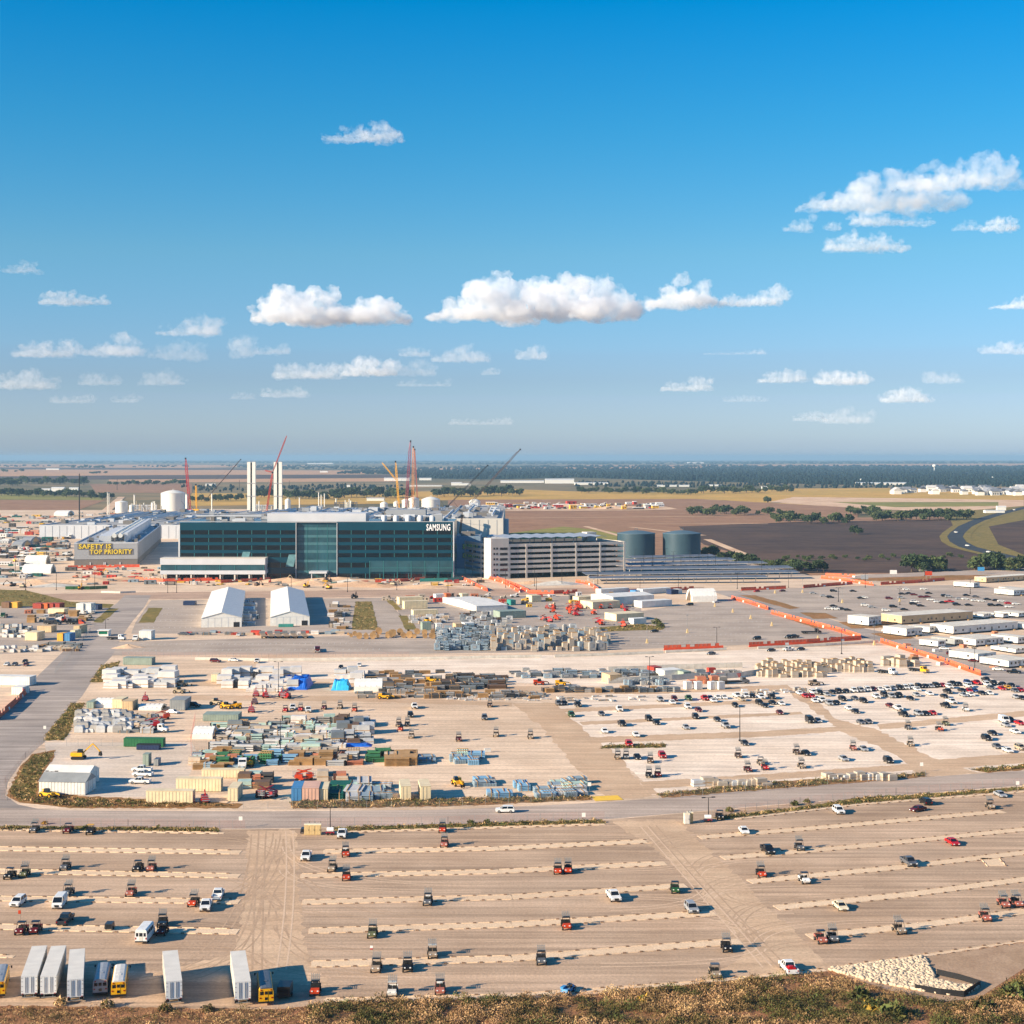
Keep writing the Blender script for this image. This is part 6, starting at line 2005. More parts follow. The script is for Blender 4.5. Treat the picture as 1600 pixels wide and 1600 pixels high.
goods('bundles', 525, 580, 1128, 1166, 20, ['crate', 'rack'], ['brown', 'steel', 'pale', 'pale'], (3, 4.5), (4, 6), (2.4, 3.6), rows=3, seed=23, jit=.15)
goods('bundles', 300, 372, 1176, 1204, 24, ['bundle', 'crate', 'pallets'], ['white', 'blue', 'orange', 'mint', 'pale', 'tan'], (2.5, 5), (1.6, 3), (1.4, 2.4), rows=4, seed=24)
goods('bundles', 340, 460, 1180, 1198, 12, ['rack', 'bundle'], ['green', 'green', 'sky'], (3.5, 5), (3, 4), (2, 3), rows=2, seed=25)
goods('bundles', 455, 560, 1174, 1198, 20, ['rack', 'bundle', 'pallets'], ['orange', 'mint', 'pale', 'tan', 'stone'], (3, 5.5), (2.5, 4), (1.6, 3), rows=3, seed=26, jit=.2)
goods('bundles', 577, 602, 1180, 1192, 4, ['rack'], ['green'], (4, 5), (3, 4), (1.8, 2.4), rows=2, seed=27)
goods('bundles', 606, 650, 1180, 1196, 9, ['bundle', 'pallets'], ['brown', 'stone', 'tan'], (4, 5), (6, 8), (1.6, 2.4), rows=3, seed=28, jit=.15)
goods('bundles', 652, 675, 1184, 1192, 5, ['bundle'], ['sky', 'blue'], (4, 6), (3, 4), (1.0, 1.6), rows=2, seed=29)
goods('bundles', 706, 748, 1182, 1194, 8, ['bundle'], ['mint', 'sky', 'blue'], (4, 6), (3, 4), (1.4, 2.2), rows=3, seed=30)
goods('bundles', 512, 545, 1232, 1248, 8, ['rack', 'bundle'], ['teal', 'green', 'teal'], (5, 7), (4, 6), (1.4, 2), rows=3, seed=31)
goods('bundles', 547, 598, 1226, 1250, 12, ['bundle'], ['mint', 'pale', 'blue'], (4, 5), (6, 9), (1.4, 2.4), rows=4, seed=32, jit=.2)
goods('bundles', 500, 540, 1216, 1222, 5, ['crate'], ['orange', 'tan'], (3, 4), (3, 4), (2, 2.8), rows=1, seed=33)
goods('bundles', 748, 770, 1220, 1230, 5, ['bundle'], ['sky', 'blue'], (4, 5), (3, 4), (1.2, 1.8), rows=2, seed=34)
goods('bundles', 770, 795, 1240, 1249, 5, ['bundle'], ['sky', 'blue', 'sky'], (4, 6), (3, 4), (1.2, 1.8), rows=2, seed=35)
goods('bundles', 808, 824, 1222, 1238, 4, ['bundle'], ['sky'], (3, 4), (3, 4), (1.2, 1.8), rows=3, seed=36)
goods('bundles', 840, 868, 1238, 1247, 5, ['bundle'], ['sky', 'blue'], (4, 6), (3, 4), (1.2, 1.8), rows=2, seed=37)
goods('bundles', 866, 910, 1222, 1245, 11, ['bundle'], ['mint', 'blue', 'pale'], (4, 6), (3, 4), (1.2, 1.9), rows=4, seed=38)
goods('bundles', 380, 420, 1216, 1236, 8, ['crate', 'rack'], ['orange', 'brown', 'mint', 'dark'], (3, 4), (3, 4), (1.8, 2.8), rows=2, seed=39)
goods('posts', 682, 765, 985, 1018, 78, ['case', 'rack', 'case', 'rack'], ['blue', 'blue', 'pale', 'steel', 'blue'], (2.4, 4.5), (2, 3.5), (2.2, 4.2), rows=6, seed=40)
goods('posts', 765, 950, 990, 1018, 118, ['post', 'case'], ['tan', 'stone', 'stone', 'grey', 'blue'], (2, 3.4), (2, 3), (2.6, 5.5), rows=6, seed=41)
goods('posts', 740, 900, 984, 992, 36, ['case', 'rack'], ['blue', 'steel', 'pale'], (3, 5), (2, 3), (2, 3.6), rows=2, seed=42)
goods('posts', 720, 800, 958, 980, 50, ['case', 'rack'], ['grey', 'steel', 'pale', 'brown'], (3, 4), (2, 3), (1.4, 2.6), rows=5, seed=43, jit=.2)
goods('posts', 640, 700, 962, 976, 26, ['bundle', 'crate'], ['white', 'pale', 'tan'], (2, 4), (2, 3), (1.2, 2.2), rows=3, seed=44)
goods('posts', 540, 680, 990, 999, 24, ['spool'], ['brown'], h=(2.2, 3.4), rows=2, seed=45)
goods('mid', 516, 545, 945, 985, 18, ['crate', 'pallets', 'rack'], ['white', 'tan', 'steel', 'dark'], (3, 5), (3, 5), (1.6, 3), rows=5, seed=46)
goods('mid', 380, 397, 942, 978, 16, ['crate', 'rack'], ['blue', 'pale', 'sky', 'white'], (4, 6), (4, 6), (2, 3.4), rows=7, seed=47)
goods('lefty', 0, 50, 980, 998, 22, ['post', 'crate'], ['white', 'pale', 'steel'], (2, 3.2), (2, 3), (1.6, 3), rows=3, seed=48)
goods('lefty', 60, 120, 1006, 1018, 14, ['bundle', 'rack'], ['brown', 'stone', 'steel'], (5, 8), (2, 3), (.8, 1.6), rows=3, seed=49)
goods('lefty', 0, 80, 1012, 1020, 18, ['bag'], ['stone', 'white'], (2, 3), (2, 3), (1.2, 1.8), rows=2, seed=50)
goods('lefty', 40, 150, 955, 975, 20, ['cont', 'plant', 'pallets'], ['white', 'orange', 'dark', 'tan', 'steel'], (3, 6), (3, 4), (1.5, 3.2), rows=3, seed=51)
goods('wrap', 1086, 1200, 1231, 1224, 15, ['bag', 'crate'], ['stone', 'stone', 'pale', 'tan'], (2.6, 3.4), (2.2, 2.6), (1.6, 2.2), rows=1, seed=52, jit=.1)
goods('wrap', 1290, 1395, 1222, 1214, 17, ['bag', 'crate'], ['stone', 'stone', 'pale', 'tan'], (2.2, 3), (2.2, 2.6), (1.5, 2.1), rows=1, seed=53, jit=.1)
goods('far', -10, 112, 806, 878, 130, ['cont', 'cont', 'cabin', 'plant', 'plant', 'bundle', 'rack'], ['white', 'white', 'white', 'pale', 'orange', 'red', 'steel', 'tan', 'tan', 'stone', 'yellow', 'teal', 'dark', 'blue'], (5, 14), (4, 8), (2, 4.5), rows=9, seed=54, jit=.45)
goods('far', 105, 185, 800, 842, 40, ['cont', 'cabin', 'plant', 'bundle'], ['white', 'white', 'tan', 'orange', 'stone', 'steel'], (6, 14), (4, 8), (2, 4), rows=5, seed=55, jit=.45)
goods('farpale', 755, 1035, 788, 796, 70, ['cont', 'cabin', 'plant'], ['white', 'white', 'red', 'tan', 'dark', 'yellow', 'white'], (6, 20), (5, 9), (3, 7), rows=3, seed=56, jit=.45)
goods('front', 110, 260, 888, 914, 40, ['cont', 'plant', 'plant', 'bundle'], ['white', 'dark', 'tan', 'blue', 'red', 'steel', 'orange'], (3, 9), (2, 4), (1.2, 3), rows=4, seed=57, jit=.45)
goods('front', 260, 760, 905, 916, 60, ['cont', 'plant', 'plant', 'bundle', 'rack'], ['white', 'tan', 'steel', 'red', 'teal', 'dark', 'yellow'], (2, 7), (2, 4), (1.0, 2.6), rows=3, seed=58, jit=.45)
goods('far', -10, 60, 880, 905, 22, ['cont', 'plant', 'cabin'], ['teal', 'blue', 'white', 'dark', 'tan'], (4, 10), (3, 6), (1.5, 3.5), rows=3, seed=59, jit=.45)
goods('mid', 600, 760, 933, 941, 26, ['cont', 'plant'], ['dark', 'tan', 'orange', 'white', 'red'], (3, 6), (2, 4), (1.6, 3), rows=2, seed=60, jit=.4)
goods('mid', 750, 1000, 928, 950, 30, ['cont', 'plant', 'bundle'], ['tan', 'yellow', 'white', 'dark', 'red'], (3, 6), (2, 4), (1.6, 3), rows=3, seed=61, jit=.45)
goods('offices', 1380, 1590, 985, 1045, 16, ['crate', 'bundle'], ['orange', 'tan', 'dark', 'white'], (2, 4), (2, 3), (.8, 1.8), rows=4, seed=62, jit=.45)
goods('mid', 290, 540, 988, 993, 22, ['bundle', 'crate'], ['tan', 'steel', 'white', 'red', 'blue'], (3, 6), (2, 3), (1, 2), rows=1, seed=63, jit=.4)
shelter(38, 72, 882, 14, 12, "white arched tent with three peaks beside the lettered hall's yard")
shelter(34, 80, 896, 14, 12, "broad white arched tent, the lower one by the teal machinery")
shelter(68, 88, 834, 9, 16, "white square tent alone in the far yard")
shelter(84, 106, 806, 8, 30, "cream arched hall furthest up in the far yard")
shelter(18, 34, 856, 11, 30, "grey arched hall with dark end in the far yard", M_grey)
shelter(32, 48, 850, 11, 30, "grey arched hall behind its twin in the far yard", M_grey)

# ------------------------------------------------------------------ barriers and fences
def run_of(name, pts, label, cat, m, seg=2.0, h=1.0, w=.55, group=None, top=None, toph=0, gapcol=None):
    P = [G(*p) for p in pts]
    o = empty(name, P[0])
    tag(o, label, cat, group)
    q, t, ps = MB(), MB(), MB()
    for a, b in zip(P, P[1:]):
        d = b - a
        L_ = d.length
        rz = math.atan2(d.y, d.x)
        d.normalize()
        n = max(1, int(L_ / seg))
        for k in range(n):
            c = a + d * (k + .5) * L_ / n - P[0]
            l = L_ / n - .06
            co, si = math.cos(rz), math.sin(rz)
            vs = []
            for z, ww in ((0, w), (h * .35, w), (h, w * .35)):
                for x, y in ((-l / 2, -ww / 2), (l / 2, -ww / 2), (l / 2, ww / 2), (-l / 2, ww / 2)):
                    vs.append((c.x + x * co - y * si, c.y + x * si + y * co, z))
            q.add(vs, [(0, 3, 2, 1), (8, 9, 10, 11)] + [(i + j, i + (j + 1) % 4, i + 4 + (j + 1) % 4, i + 4 + j) for i in (0, 4) for j in range(4)], 1 if (gapcol and k % 11 == 10) else 0)
            if top and (k * 7 + len(pts)) % 13 not in (5, 6):
                e0 = a + d * k * L_ / n - P[0]; e1 = a + d * (k + 1) * L_ / n - P[0]
                t.add([(e0.x, e0.y, h * .8), (e1.x, e1.y, h * .8), (e1.x, e1.y, toph), (e0.x, e0.y, toph)], [(0, 1, 2, 3)])
                ps.bar((e0.x, e0.y, 0), (e0.x, e0.y, toph + .1), .05)
    q.build("barrier_block", [m, gapcol or m], o)
    if top:
        tp = t.build("mesh_panel", top, o)
        ps.build("post", M_steel, tp)
    return o
M_omesh = mat("orange_mesh", lin(228, 104, 68), rough=0.7, var=0.2, scale=0.5)
OR = [([(1037, 1016), (1085, 1014), (1130, 1012)], "bright red barrier run along the haul strip, the shorter of two"),
      ([(1170, 1011), (1260, 1006), (1345, 1000)], "bright red barrier run along the haul strip, the longer of two"),
      ([(1205, 959), (1262, 974), (1310, 987), (1345, 998)], "orange barrier run slanting down beside the access road"),
      ([(1143, 936), (1170, 943), (1200, 953)], "short orange barrier run past the canvas shelter"),
      ([(1376, 1004), (1420, 1018), (1470, 1034), (1532, 1056)], "long orange barrier run slanting towards the site offices"),
      ([(1158, 923), (1228, 920)], "orange barrier run at the asphalt lot's back edge, closer to the shelter"),
      ([(1255, 919), (1332, 913)], "orange barrier run at the asphalt lot's back edge, closer to the frontage road"),
      ([(1376, 914), (1430, 911), (1476, 907)], "red barrier run below the dry verge of the frontage road"),
      ([(1283, 904), (1320, 908), (1365, 915)], "broad orange fence corner at the tree belt's end"),
      ([(1290, 900), (1336, 902)], "orange barrier run with white tanks behind, under the trees"),
      ([(763, 904), (790, 913), (812, 926)], "orange fence winding down in front of the car park, closer to the office"),
      ([(776, 905), (806, 916), (826, 926)], "orange fence winding down in front of the car park, its twin"),
      ([(826, 927), (865, 928), (902, 926)], "red fence at the foot of the winding orange fences"),
      ([(212, 906), (255, 909), (345, 907)], "orange fence in front of the low white wing"),
      ([(345, 911), (385, 909), (422, 907)], "brighter orange fence at the low wing's far end"),
      ([(586, 910), (625, 909), (664, 906)], "red fence under the pale glass shop front"),
      ([(106, 888), (150, 887), (218, 886)], "orange fence along the foot of the lettered hall"),
      ([(722, 905), (744, 916), (762, 924)], "orange fence at the end of the teal hoarding"),
      ([(-6, 1126), (20, 1104), (46, 1079)], "orange fence at the bend of the access road, cut by the frame edge"),
      ([(983, 926), (1050, 923), (1084, 921)], "red fence behind the white cabins and canvas shelter"),
      ([(900, 910), (922, 914), (935, 924)], "red fence by the car park's far corner"),
      ]
for p, l in OR:
    run_of("safety_barrier", p, l, "barrier", M_orange, seg=2.0, h=1.1, group="orange safety barriers", top=M_omesh, toph=2.3, gapcol=M_white)
for p, l in (([(305, 1031), (420, 1033), (540, 1032)], "white concrete barrier line by the parked flatbeds"), ([(540, 1032), (700, 1030), (846, 1027)], "white concrete barrier line below the pallet field"),
             ([(866, 1027), (960, 1024), (1036, 1021)], "white concrete barrier line past the gap"), ([(1040, 1020), (1090, 1018), (1135, 1016)], "white concrete barrier line under the shorter red barrier"),
             ([(1184, 1014), (1290, 1009), (1372, 1004)], "white concrete barrier line under the longer red barrier"), ([(158, 926), (188, 927), (212, 926)], "short white barrier line at the access road's end"),
             ([(950, 1068), (1050, 1063), (1110, 1058)], "grey enclosure wall around the rack yard, front side"), ([(950, 1050), (1060, 1046), (1160, 1043)], "grey enclosure wall around the rack yard, back side"),
             ([(1110, 1062), (1160, 1058), (1196, 1052)], "grey wall with a flatbed before it")):
    run_of("concrete_barrier", p, l, "barrier", M_conc, seg=3.5, h=1.2 if 'white' in l else 2.2, group="concrete barrier lines", gapcol=None)
run_of("hoarding", [(656, 909), (700, 908), (728, 906)], "teal site hoarding under the office's last corner", "hoarding", corr('teal'), seg=3, h=2.4, w=.2)
run_of("hoarding", [(102, 921), (140, 921), (168, 920)], "dark green hoarding around a pit before the lettered hall", "hoarding", PAINT['green'], seg=3, h=2.2, w=.2)

def wire_fence(pts, label, h=1.9, step=3.2, m=None):
    P = [G(*p) for p in pts]
    o = empty("wire_fence", P[0])
    tag(o, label, "fence", "wire fences")
    q, w = MB(), MB()
    for a, b in zip(P, P[1:]):
        d = b - a
        n = max(1, int(d.length / step))
        for k in range(n + 1):
            c = a + d * k / n - P[0]
            q.bar((c.x, c.y, 0), (c.x, c.y, h), .05)
        for z in np.linspace(.15, h - .05, 7):
            w.bar((a - P[0]) + Vector((0, 0, z)), (b - P[0]) + Vector((0, 0, z)), .014, n=3)
    q.build("post", M_steel, o)
    w.build("wire", m or M_steel, o)
M_pink = mat("faded_orange_net", lin(206, 122, 92), rough=0.8)
wire_fence([(52, 1290), (200, 1292), (384, 1294)], "post fence with faded net below the road, opposite the bend", m=M_pink)
wire_fence([(470, 1291), (700, 1288), (945, 1279)], "post fence with faded net below the road, middle stretch", m=M_pink)
wire_fence([(1112, 1275), (1250, 1257), (1400, 1242), (1600, 1226)], "post fence with faded net below the road, rising stretch", m=M_pink)
wire_fence([(380, 1264), (650, 1263), (900, 1251)], "post fence above the road, before the bundles", step=6)
wire_fence([(1030, 1249), (1230, 1233), (1446, 1214)], "post fence above the road, before the wrapped row", step=6)
wire_fence([(10, 1250), (8, 1225), (40, 1185), (70, 1160)], "faded orange net fence round the road bend", m=M_pink)
wire_fence([(104, 1166), (194, 1166)], "wire fence leading to the green container", h=2.2)
wire_fence([(86, 1052), (112, 1022), (142, 986)], "long wire fence beside the access road", h=2.2)
wire_fence([(305, 1122), (298, 1160), (300, 1200)], "orange net fence along the bundles' edge", m=M_omesh)
wire_fence([(190, 1025), (420, 1027), (640, 1025)], "faded net fence along the asphalt strip", m=M_pink)

# ------------------------------------------------------------------ lamp posts and masts
def lamp(px, py, top, zone='lamps', arms=2, label=None, tk=.11):
    p = G(px, py)
    h = (py - top) / sc(py)
    def mk():
        root = empty("light_pole")
        q = MB(); q.bar((0, 0, 0), (0, 0, h), tk, n=8, r2=tk * .6).box(-.3, .3, -.3, .3, 0, .5)
        q.build("mast", M_black, root)
        for k in range(arms):
            sx = -1 if k % 2 else 1
            q = MB(); q.bar((0, 0, h - .1), (sx * 1.1, 0, h), .06).box(sx * 1.3 - .45, sx * 1.3 + .45, -.2, .2, h - .08, h + .12)
            q.build("lamp_head", M_black, root)
        return root
    o = spawn(("lamp", round(h, 1), arms), mk, p, rowang(px))
    return tag(o, label, "light pole", "light poles") if label else reg(o, "black light pole", zone, "light pole", "light poles", (px, py, 0))
lamp(516, 1301, 1262, label="light pole standing behind the portable toilets", tk=.13)
lamp(1107, 1281, 1246, label="light pole beside the fenced cart on the dirt aisle", tk=.13)
lamp(1156, 1158, 1105, label="tall light pole among cars on the pale gravel", tk=.16)
lamp(1015, 1075, 1026, label="tall light pole by the grey enclosure wall", tk=.16)
lamp(438, 1180, 1123, label="light pole rising from the coloured bundles", tk=.14)
lamp(435, 1082, 1034, label="light pole before the bright blue tarpaulin", tk=.14)
lamp(1315, 1022, 984, label="light pole at the longer red barrier's end", tk=.16)
lamp(1523, 1048, 1011, label="light pole at the foot of the long orange barrier", tk=.16)
lamp(1366, 1006, 966, label="light pole at the access road junction", tk=.16)
lamp(81, 1236, 1205, label="light pole before the grey roofed shed", tk=.13)
lamp(1120, 1010, 980, label="thin light pole on the bare asphalt lot", tk=.16)
lamp(165, 985, 968, label="light pole by the guard hut", tk=.14)
for px, py, tp in ((992, 880, 858), (1006, 888, 862), (1020, 894, 866), (1040, 880, 857), (1052, 888, 862), (1064, 894, 868), (1078, 882, 860), (1092, 890, 866), (1106, 884, 862), (1118, 892, 868), (1136, 888, 866), (1150, 895, 872), (1170, 892, 870), (1190, 898, 875), (1210, 896, 875),
                   (790, 918, 888), (835, 916, 886), (878, 914, 885), (934, 912, 884), (838, 922, 896), (700, 925, 898), (620, 922, 896), (543, 925, 898), (455, 922, 896), (262, 926, 900), (276, 926, 902), (128, 922, 896), (148, 920, 896), (88, 922, 894), (40, 922, 896),
                   (24, 900, 872), (1000, 926, 900), (1060, 924, 898), (1152, 920, 895), (1232, 918, 893), (1310, 940, 918), (1406, 945, 920), (1352, 918, 896), (1516, 928, 905), (1445, 900, 885)):
    lamp(px, py, tp, tk=.2)
for px, py, tp, l in ((183, 766, 748, "thin mast standing in the brown field"), (374, 765, 750, "thin mast over the wooded creek"), (452, 764, 751, "thin mast past the white towers"), (926, 763, 748, "thin pale mast before the far forest"),
                      (124, 826, 740, "dark lattice mast rising over the far yard"), (564, 762, 754, "thin mast above the yellow field's edge")):
    lamp(px, py, tp, arms=0, label=l, tk=.9 if 'lattice' in l else .7)

def lot_light(px, py):
    def mk():
        root = empty("lot_light")
        q = MB(); q.bar((0, 0, 0), (0, 0, 2.2), .8, n=4, r2=.25); q.build("base", PAINT['buff'], root)
        q = MB(); q.bar((0, 0, 2.2), (0, 0, 9), .08); q.build("mast", M_steel, root)
        q = MB(); q.box(-.7, .7, -.2, .2, 9, 9.25); q.build("lamp_head", M_steel, root)
        return root
    o = spawn("lot_light", mk, G(px, py), .2)
    reg(o, "lot light on a yellow base", 'lights2', "light pole", "yellow based lot lights", (px, py, 0))
ZN['lights2'] = ("on the asphalt lots", "the white canvas shelter", (1100, 940))
for px, py in ((1145, 957), (1173, 967), (1206, 978), (1117, 948), (1074, 989), (1011, 1005), (1211, 927), (1254, 926), (1316, 942), (1406, 940), (1366, 1008), (1278, 1000)):
    lot_light(px, py)

# ------------------------------------------------------------------ machines
def telehandler(col):
    root = empty("telehandler")
    q = MB(); q.box(-1.1, 1.1, -2.2, 2.2, .7, 1.5, taper=(.05, .2)); q.box(.25, 1.15, 0.2, 2.15, 1.501, 2.0)
    q.build("body", PAINT[col], root)
    q = MB(); frus(q, -.9, .6, .55, 1.5, -.7, .5, .5, 2.5); q.v = [(x - .55, y, z) for x, y, z in q.v]
    q.build("cab", M_glass, root)
    q = MB(); q.bar((.3, 2.1, 1.9), (.3, -3.6, 1.1), .22).bar((.3, -3.6, 1.1), (.3, -3.9, .4), .18)
    b = q.build("boom", PAINT[col], root)
    q = MB(); q.box(-.3, .9, -4.0, -3.9, .2, .9).box(-.2, -.05, -5.0, -4.01, .2, .27).box(.65, .8, -5.0, -4.01, .2, .27)
    q.build("fork", M_black, b)
    for y in (-1.5, 1.5):
        for sx in (-1, 1):
            q = MB(); q.wheel(sx * 1.05, y, .65, .65, .5, 0); q.wheel(sx * 1.05, y, .65, .3, .52, 1, n=8)
            q.build("wheel", [M_tyre, PAINT[col]], root)
    return root
def boom_lift(col):
    root = empty("boom_lift")
    q = MB(); q.box(-1.1, 1.1, -1.5, 1.5, .5, 1.0).box(-.9, .9, -.4, 1.9, 1.002, 1.9, taper=(.1, .1))
    q.build("base", PAINT[col], root)
    q = MB(); q.bar((0, 1.4, 2.0), (0, -1.6, 2.7), .2).bar((0, -1.6, 2.7), (0, 1.2, 3.1), .18).bar((0, 1.2, 3.1), (0, -3.2, 2.2), .15)
    b = q.build("boom", PAINT[col], root)
    q = MB()
    for z in (1.3, 1.85, 2.4):
        q.bar((-.9, -3.2, z), (.9, -3.2, z), .05).bar((-.9, -4.0, z), (.9, -4.0, z), .05).bar((-.9, -3.2, z), (-.9, -4.0, z), .05).bar((.9, -3.2, z), (.9, -4.0, z), .05)
    q.box(-.9, .9, -4.0, -3.2, 1.24, 1.3)
    q.build("basket", M_grey, b)
    for y in (-1.1, 1.1):
        for sx in (-1, 1):
            q = MB(); q.wheel(sx * 1.0, y, .48, .48, .4, 0)
            q.build("wheel", [M_tyre], root)
    return root
def digger(col):
    root = empty("excavator")
    for sx in (-1, 1):
        q = MB(); q.prism([(-2, .5), (-1.7, .02), (1.7, .02), (2, .5), (1.7, .95), (-1.7, .95)], sx * 1.15 - .3, sx * 1.15 + .3); q.build("track", M_black, root)
    q = MB(); q.box(-1.3, 1.3, -1.4, 2.2, 1.0, 2.1, taper=(.05, .1))
    q.build("body", PAINT[col], root)
    q = MB(); q.box(-1.25, -.2, -1.5, .1, 2.102, 3.1, taper=(.08, .15))
    q.build("cab", M_glass, root)
    q = MB(); q.bar((.3, -1.3, 1.9), (.3, -4.2, 4.6), .25).bar((.3, -4.2, 4.6), (.3, -6.4, 2.2), .2)
    b = q.build("arm", PAINT[col], root)
    q = MB(); q.prism([(-6.9, 1.0), (-6.0, 1.2), (-6.2, 2.3), (-6.7, 2.2)], -.3, .9)
    q.build("bucket", M_dark, b)
    return root
def truck(col, load=None, L_=7.5):
    root = empty("flatbed_truck")
    q = MB(); q.prism([(-2.6, .6), (-2.6, 1.5), (-1.3, 1.75), (-1.0, 2.7), (.5, 2.8), (.5, .6)], -1.15, 1.15)
    q.build("cab", PAINT[col], root)
    q = MB(); q.add([(-1.05, -1.29, 1.8), (1.05, -1.29, 1.8), (.98, -1.03, 2.6), (-.98, -1.03, 2.6)], [(0, 1, 2, 3)])
    for sx in (-1, 1):
        q.add([(sx * 1.16, -1.0, 1.8), (sx * 1.16, .1, 1.8), (sx * 1.16, .1, 2.5), (sx * 1.16, -.85, 2.5)], [(0, 1, 2, 3) if sx > 0 else (3, 2, 1, 0)])
    q.build("window", M_glass, root)
    q = MB(); q.box(-1.25, 1.25, .8, L_, 1.05, 1.25).box(-.45, .45, -2.0, L_, .6, .95)
    q.build("flatbed", M_dark if not load else PAINT[load], root)
    for y in (-1.7, L_ - 2.6, L_ - 1.2):
        for sx in (-1, 1):
            q = MB(); q.wheel(sx * .98, y, .5, .5, .35, 0); q.wheel(sx * .98, y, .5, .24, .37, 1, n=8)
            q.build("wheel", [M_tyre, M_rim], root)
    for sx in (-1, 1):
        q = MB(); q.box(sx * .85 - .18, sx * .85 + .18, -2.65, -2.602, .95, 1.2); q.build("headlight", M_lamp, root)
    q = MB(); q.box(-1.1, 1.1, -2.75, -2.655, .5, .85); q.build("bumper", M_steel, root)
    return root
def put(kind, px, py, col, face, zone='machines', **kw):
    mk = {'telehandler': telehandler, 'boom_lift': boom_lift, 'excavator': digger, 'truck': truck}[kind]
    o = spawn((kind, col, tuple(kw.items())), lambda: mk(col, **kw), G(px, py), rowang(px) + face)
    nm = {'telehandler': 'telehandler', 'boom_lift': 'boom lift', 'excavator': 'excavator', 'truck': 'flatbed truck'}[kind]
    return reg(o, f"{COLW.get(col, col)} {nm}", zone, nm, nm + "s on the site", (px, py, 0))
for px, py, c, f in ((674, 1066, 'yellow', 1.4), (354, 1107, 'yellow', 1.2), (368, 1107, 'yellow', -1.3), (842, 1070, 'orange', 1.5), (876, 1071, 'yellow', 1.4), (338, 1101, 'tan', 1.3), (715, 1227, 'yellow', .2), (600, 1092, 'yellow', 1.4), (388, 1196, 'yellow', .3), (338, 1143, 'yellow', .2),
                     (284, 1072, 'tan', 1.4), (200, 1074, 'orange', 1.4), (280, 1083, 'tan', 1.5), (75, 1246, 'yellow', 1.2), (668, 972, 'yellow', .4), (1272, 1071, 'mud', 1.4), (718, 943, 'yellow', 1.3)):
    put('telehandler', px, py, c, f)
o = spawn(('telehandler', 'sky', ()), lambda: telehandler('sky'), G(887, 1551), 2.6, .62); tag(o, "light blue telehandler alone at the lot's bottom kerb", "telehandler")
for px, py, c, f in ((241, 1136, 'red', -1.3), (257, 1124, 'orange', -1.2), (227, 1095, 'red', .2), (471, 1220, 'orange', 1.5), (480, 1219, 'orange', -1.4), (393, 1113, 'red', .2), (398, 1100, 'maroon', .2), (320, 1254, 'red', .3), (415, 1090, 'red', .3), (440, 1089, 'red', .2), (448, 1091, 'red', -.3), (400, 1088, 'red', .1), (410, 1247, 'maroon', .8), (423, 1246, 'red', -.6)):
    put('boom_lift', px, py, c, f)
r_ = random.Random(31)
for k in range(34):
    zx, zy = r_.choice([((842, 905), (946, 976)), ((925, 1000), (950, 980)), ((888, 915), (940, 962))])
    put('boom_lift', r_.uniform(*zx), r_.uniform(*zy), r_.choice(['orange', 'orange', 'red']), r_.uniform(-3, 3), 'mid')
for k in range(14):
    put('boom_lift', r_.uniform(0, 110), r_.uniform(812, 880), r_.choice(['orange', 'red', 'yellow']), r_.uniform(-3, 3), 'far')
for px, py, c, f in ((123, 1186, 'yellow', 1.6), (125, 921, 'yellow', .5), (280, 906, 'brown', 1.2), (402, 916, 'brown', .7), (445, 908, 'tan', 1.2), (478, 918, 'yellow', .4), (514, 920, 'yellow', -.6), (510, 908, 'brown', .5), (36, 918, 'tan', 1.3), (20, 916, 'brown', -.9), (300, 912, 'brown', 2.0), (615, 915, 'tan', 1.0), (158, 898, 'yellow', 1.2), (553, 935, 'black', .3), (100, 972, 'orange', .4)):
    put('excavator', px, py, c, f)
for px, py, c, f, kw in ((250, 1144, 'white', 1.5, {'L_': 12}), (1393, 1054, 'white', .2, {}), (1442, 1051, 'yellow', .2, {}), (379, 1199, 'white', .1, {}), (496, 1019, 'maroon', .1, {'load': 'pale', 'L_': 11}), (88, 976, 'black', 1.3, {}), (110, 974, 'black', -1.3, {}), (126, 976, 'orange', 1.3, {}), (5, 965, 'green', .2, {}), (72, 968, 'white', .4, {}),
                         (1275, 990, 'black', 1.3, {}), (1160, 1068, 'grey', 1.5, {'L_': 13}), (212, 1001, 'white', .1, {}), (188, 1000, 'white', 1.3, {})):
    put('truck', px, py, c, f, **kw)

# flat trailers parked nose to tail along the asphalt strip
def flat_trailer():
    root = empty("flatbed_trailer")
    q = MB(); q.box(-1.3, 1.3, 0, 12, 1.1, 1.3); q.box(-.5, .5, .3, 11.5, .7, 1.09)
    q.build("deck", mat("trailer_deck", lin(150, 128, 104), rough=0.8, var=0.25), root)
    for y in (1.2, 2.5):
        for sx in (-1, 1):
            q = MB(); q.wheel(sx * .95, y, .5, .5, .5, 0); q.build("wheel", [M_tyre], root)
    for sx in (-1, 1):
        q = MB(); q.box(sx * .7 - .08, sx * .7 + .08, 9.6, 9.8, 0, .69); q.build("landing_leg", M_dark, root)
    q = MB(); q.box(-1.3, 1.3, 11.8, 12, 1.302, 2.6); q.build("headboard", M_steel, root)
    return root
for i, px in enumerate((413, 425, 437, 449, 462, 478)):
    o = spawn("flat_trailer", flat_trailer, G(px, 998), .25)
    reg(o, "flatbed trailer", 'mid', "trailer", "flatbed trailers on the strip", (px, 998, 0))

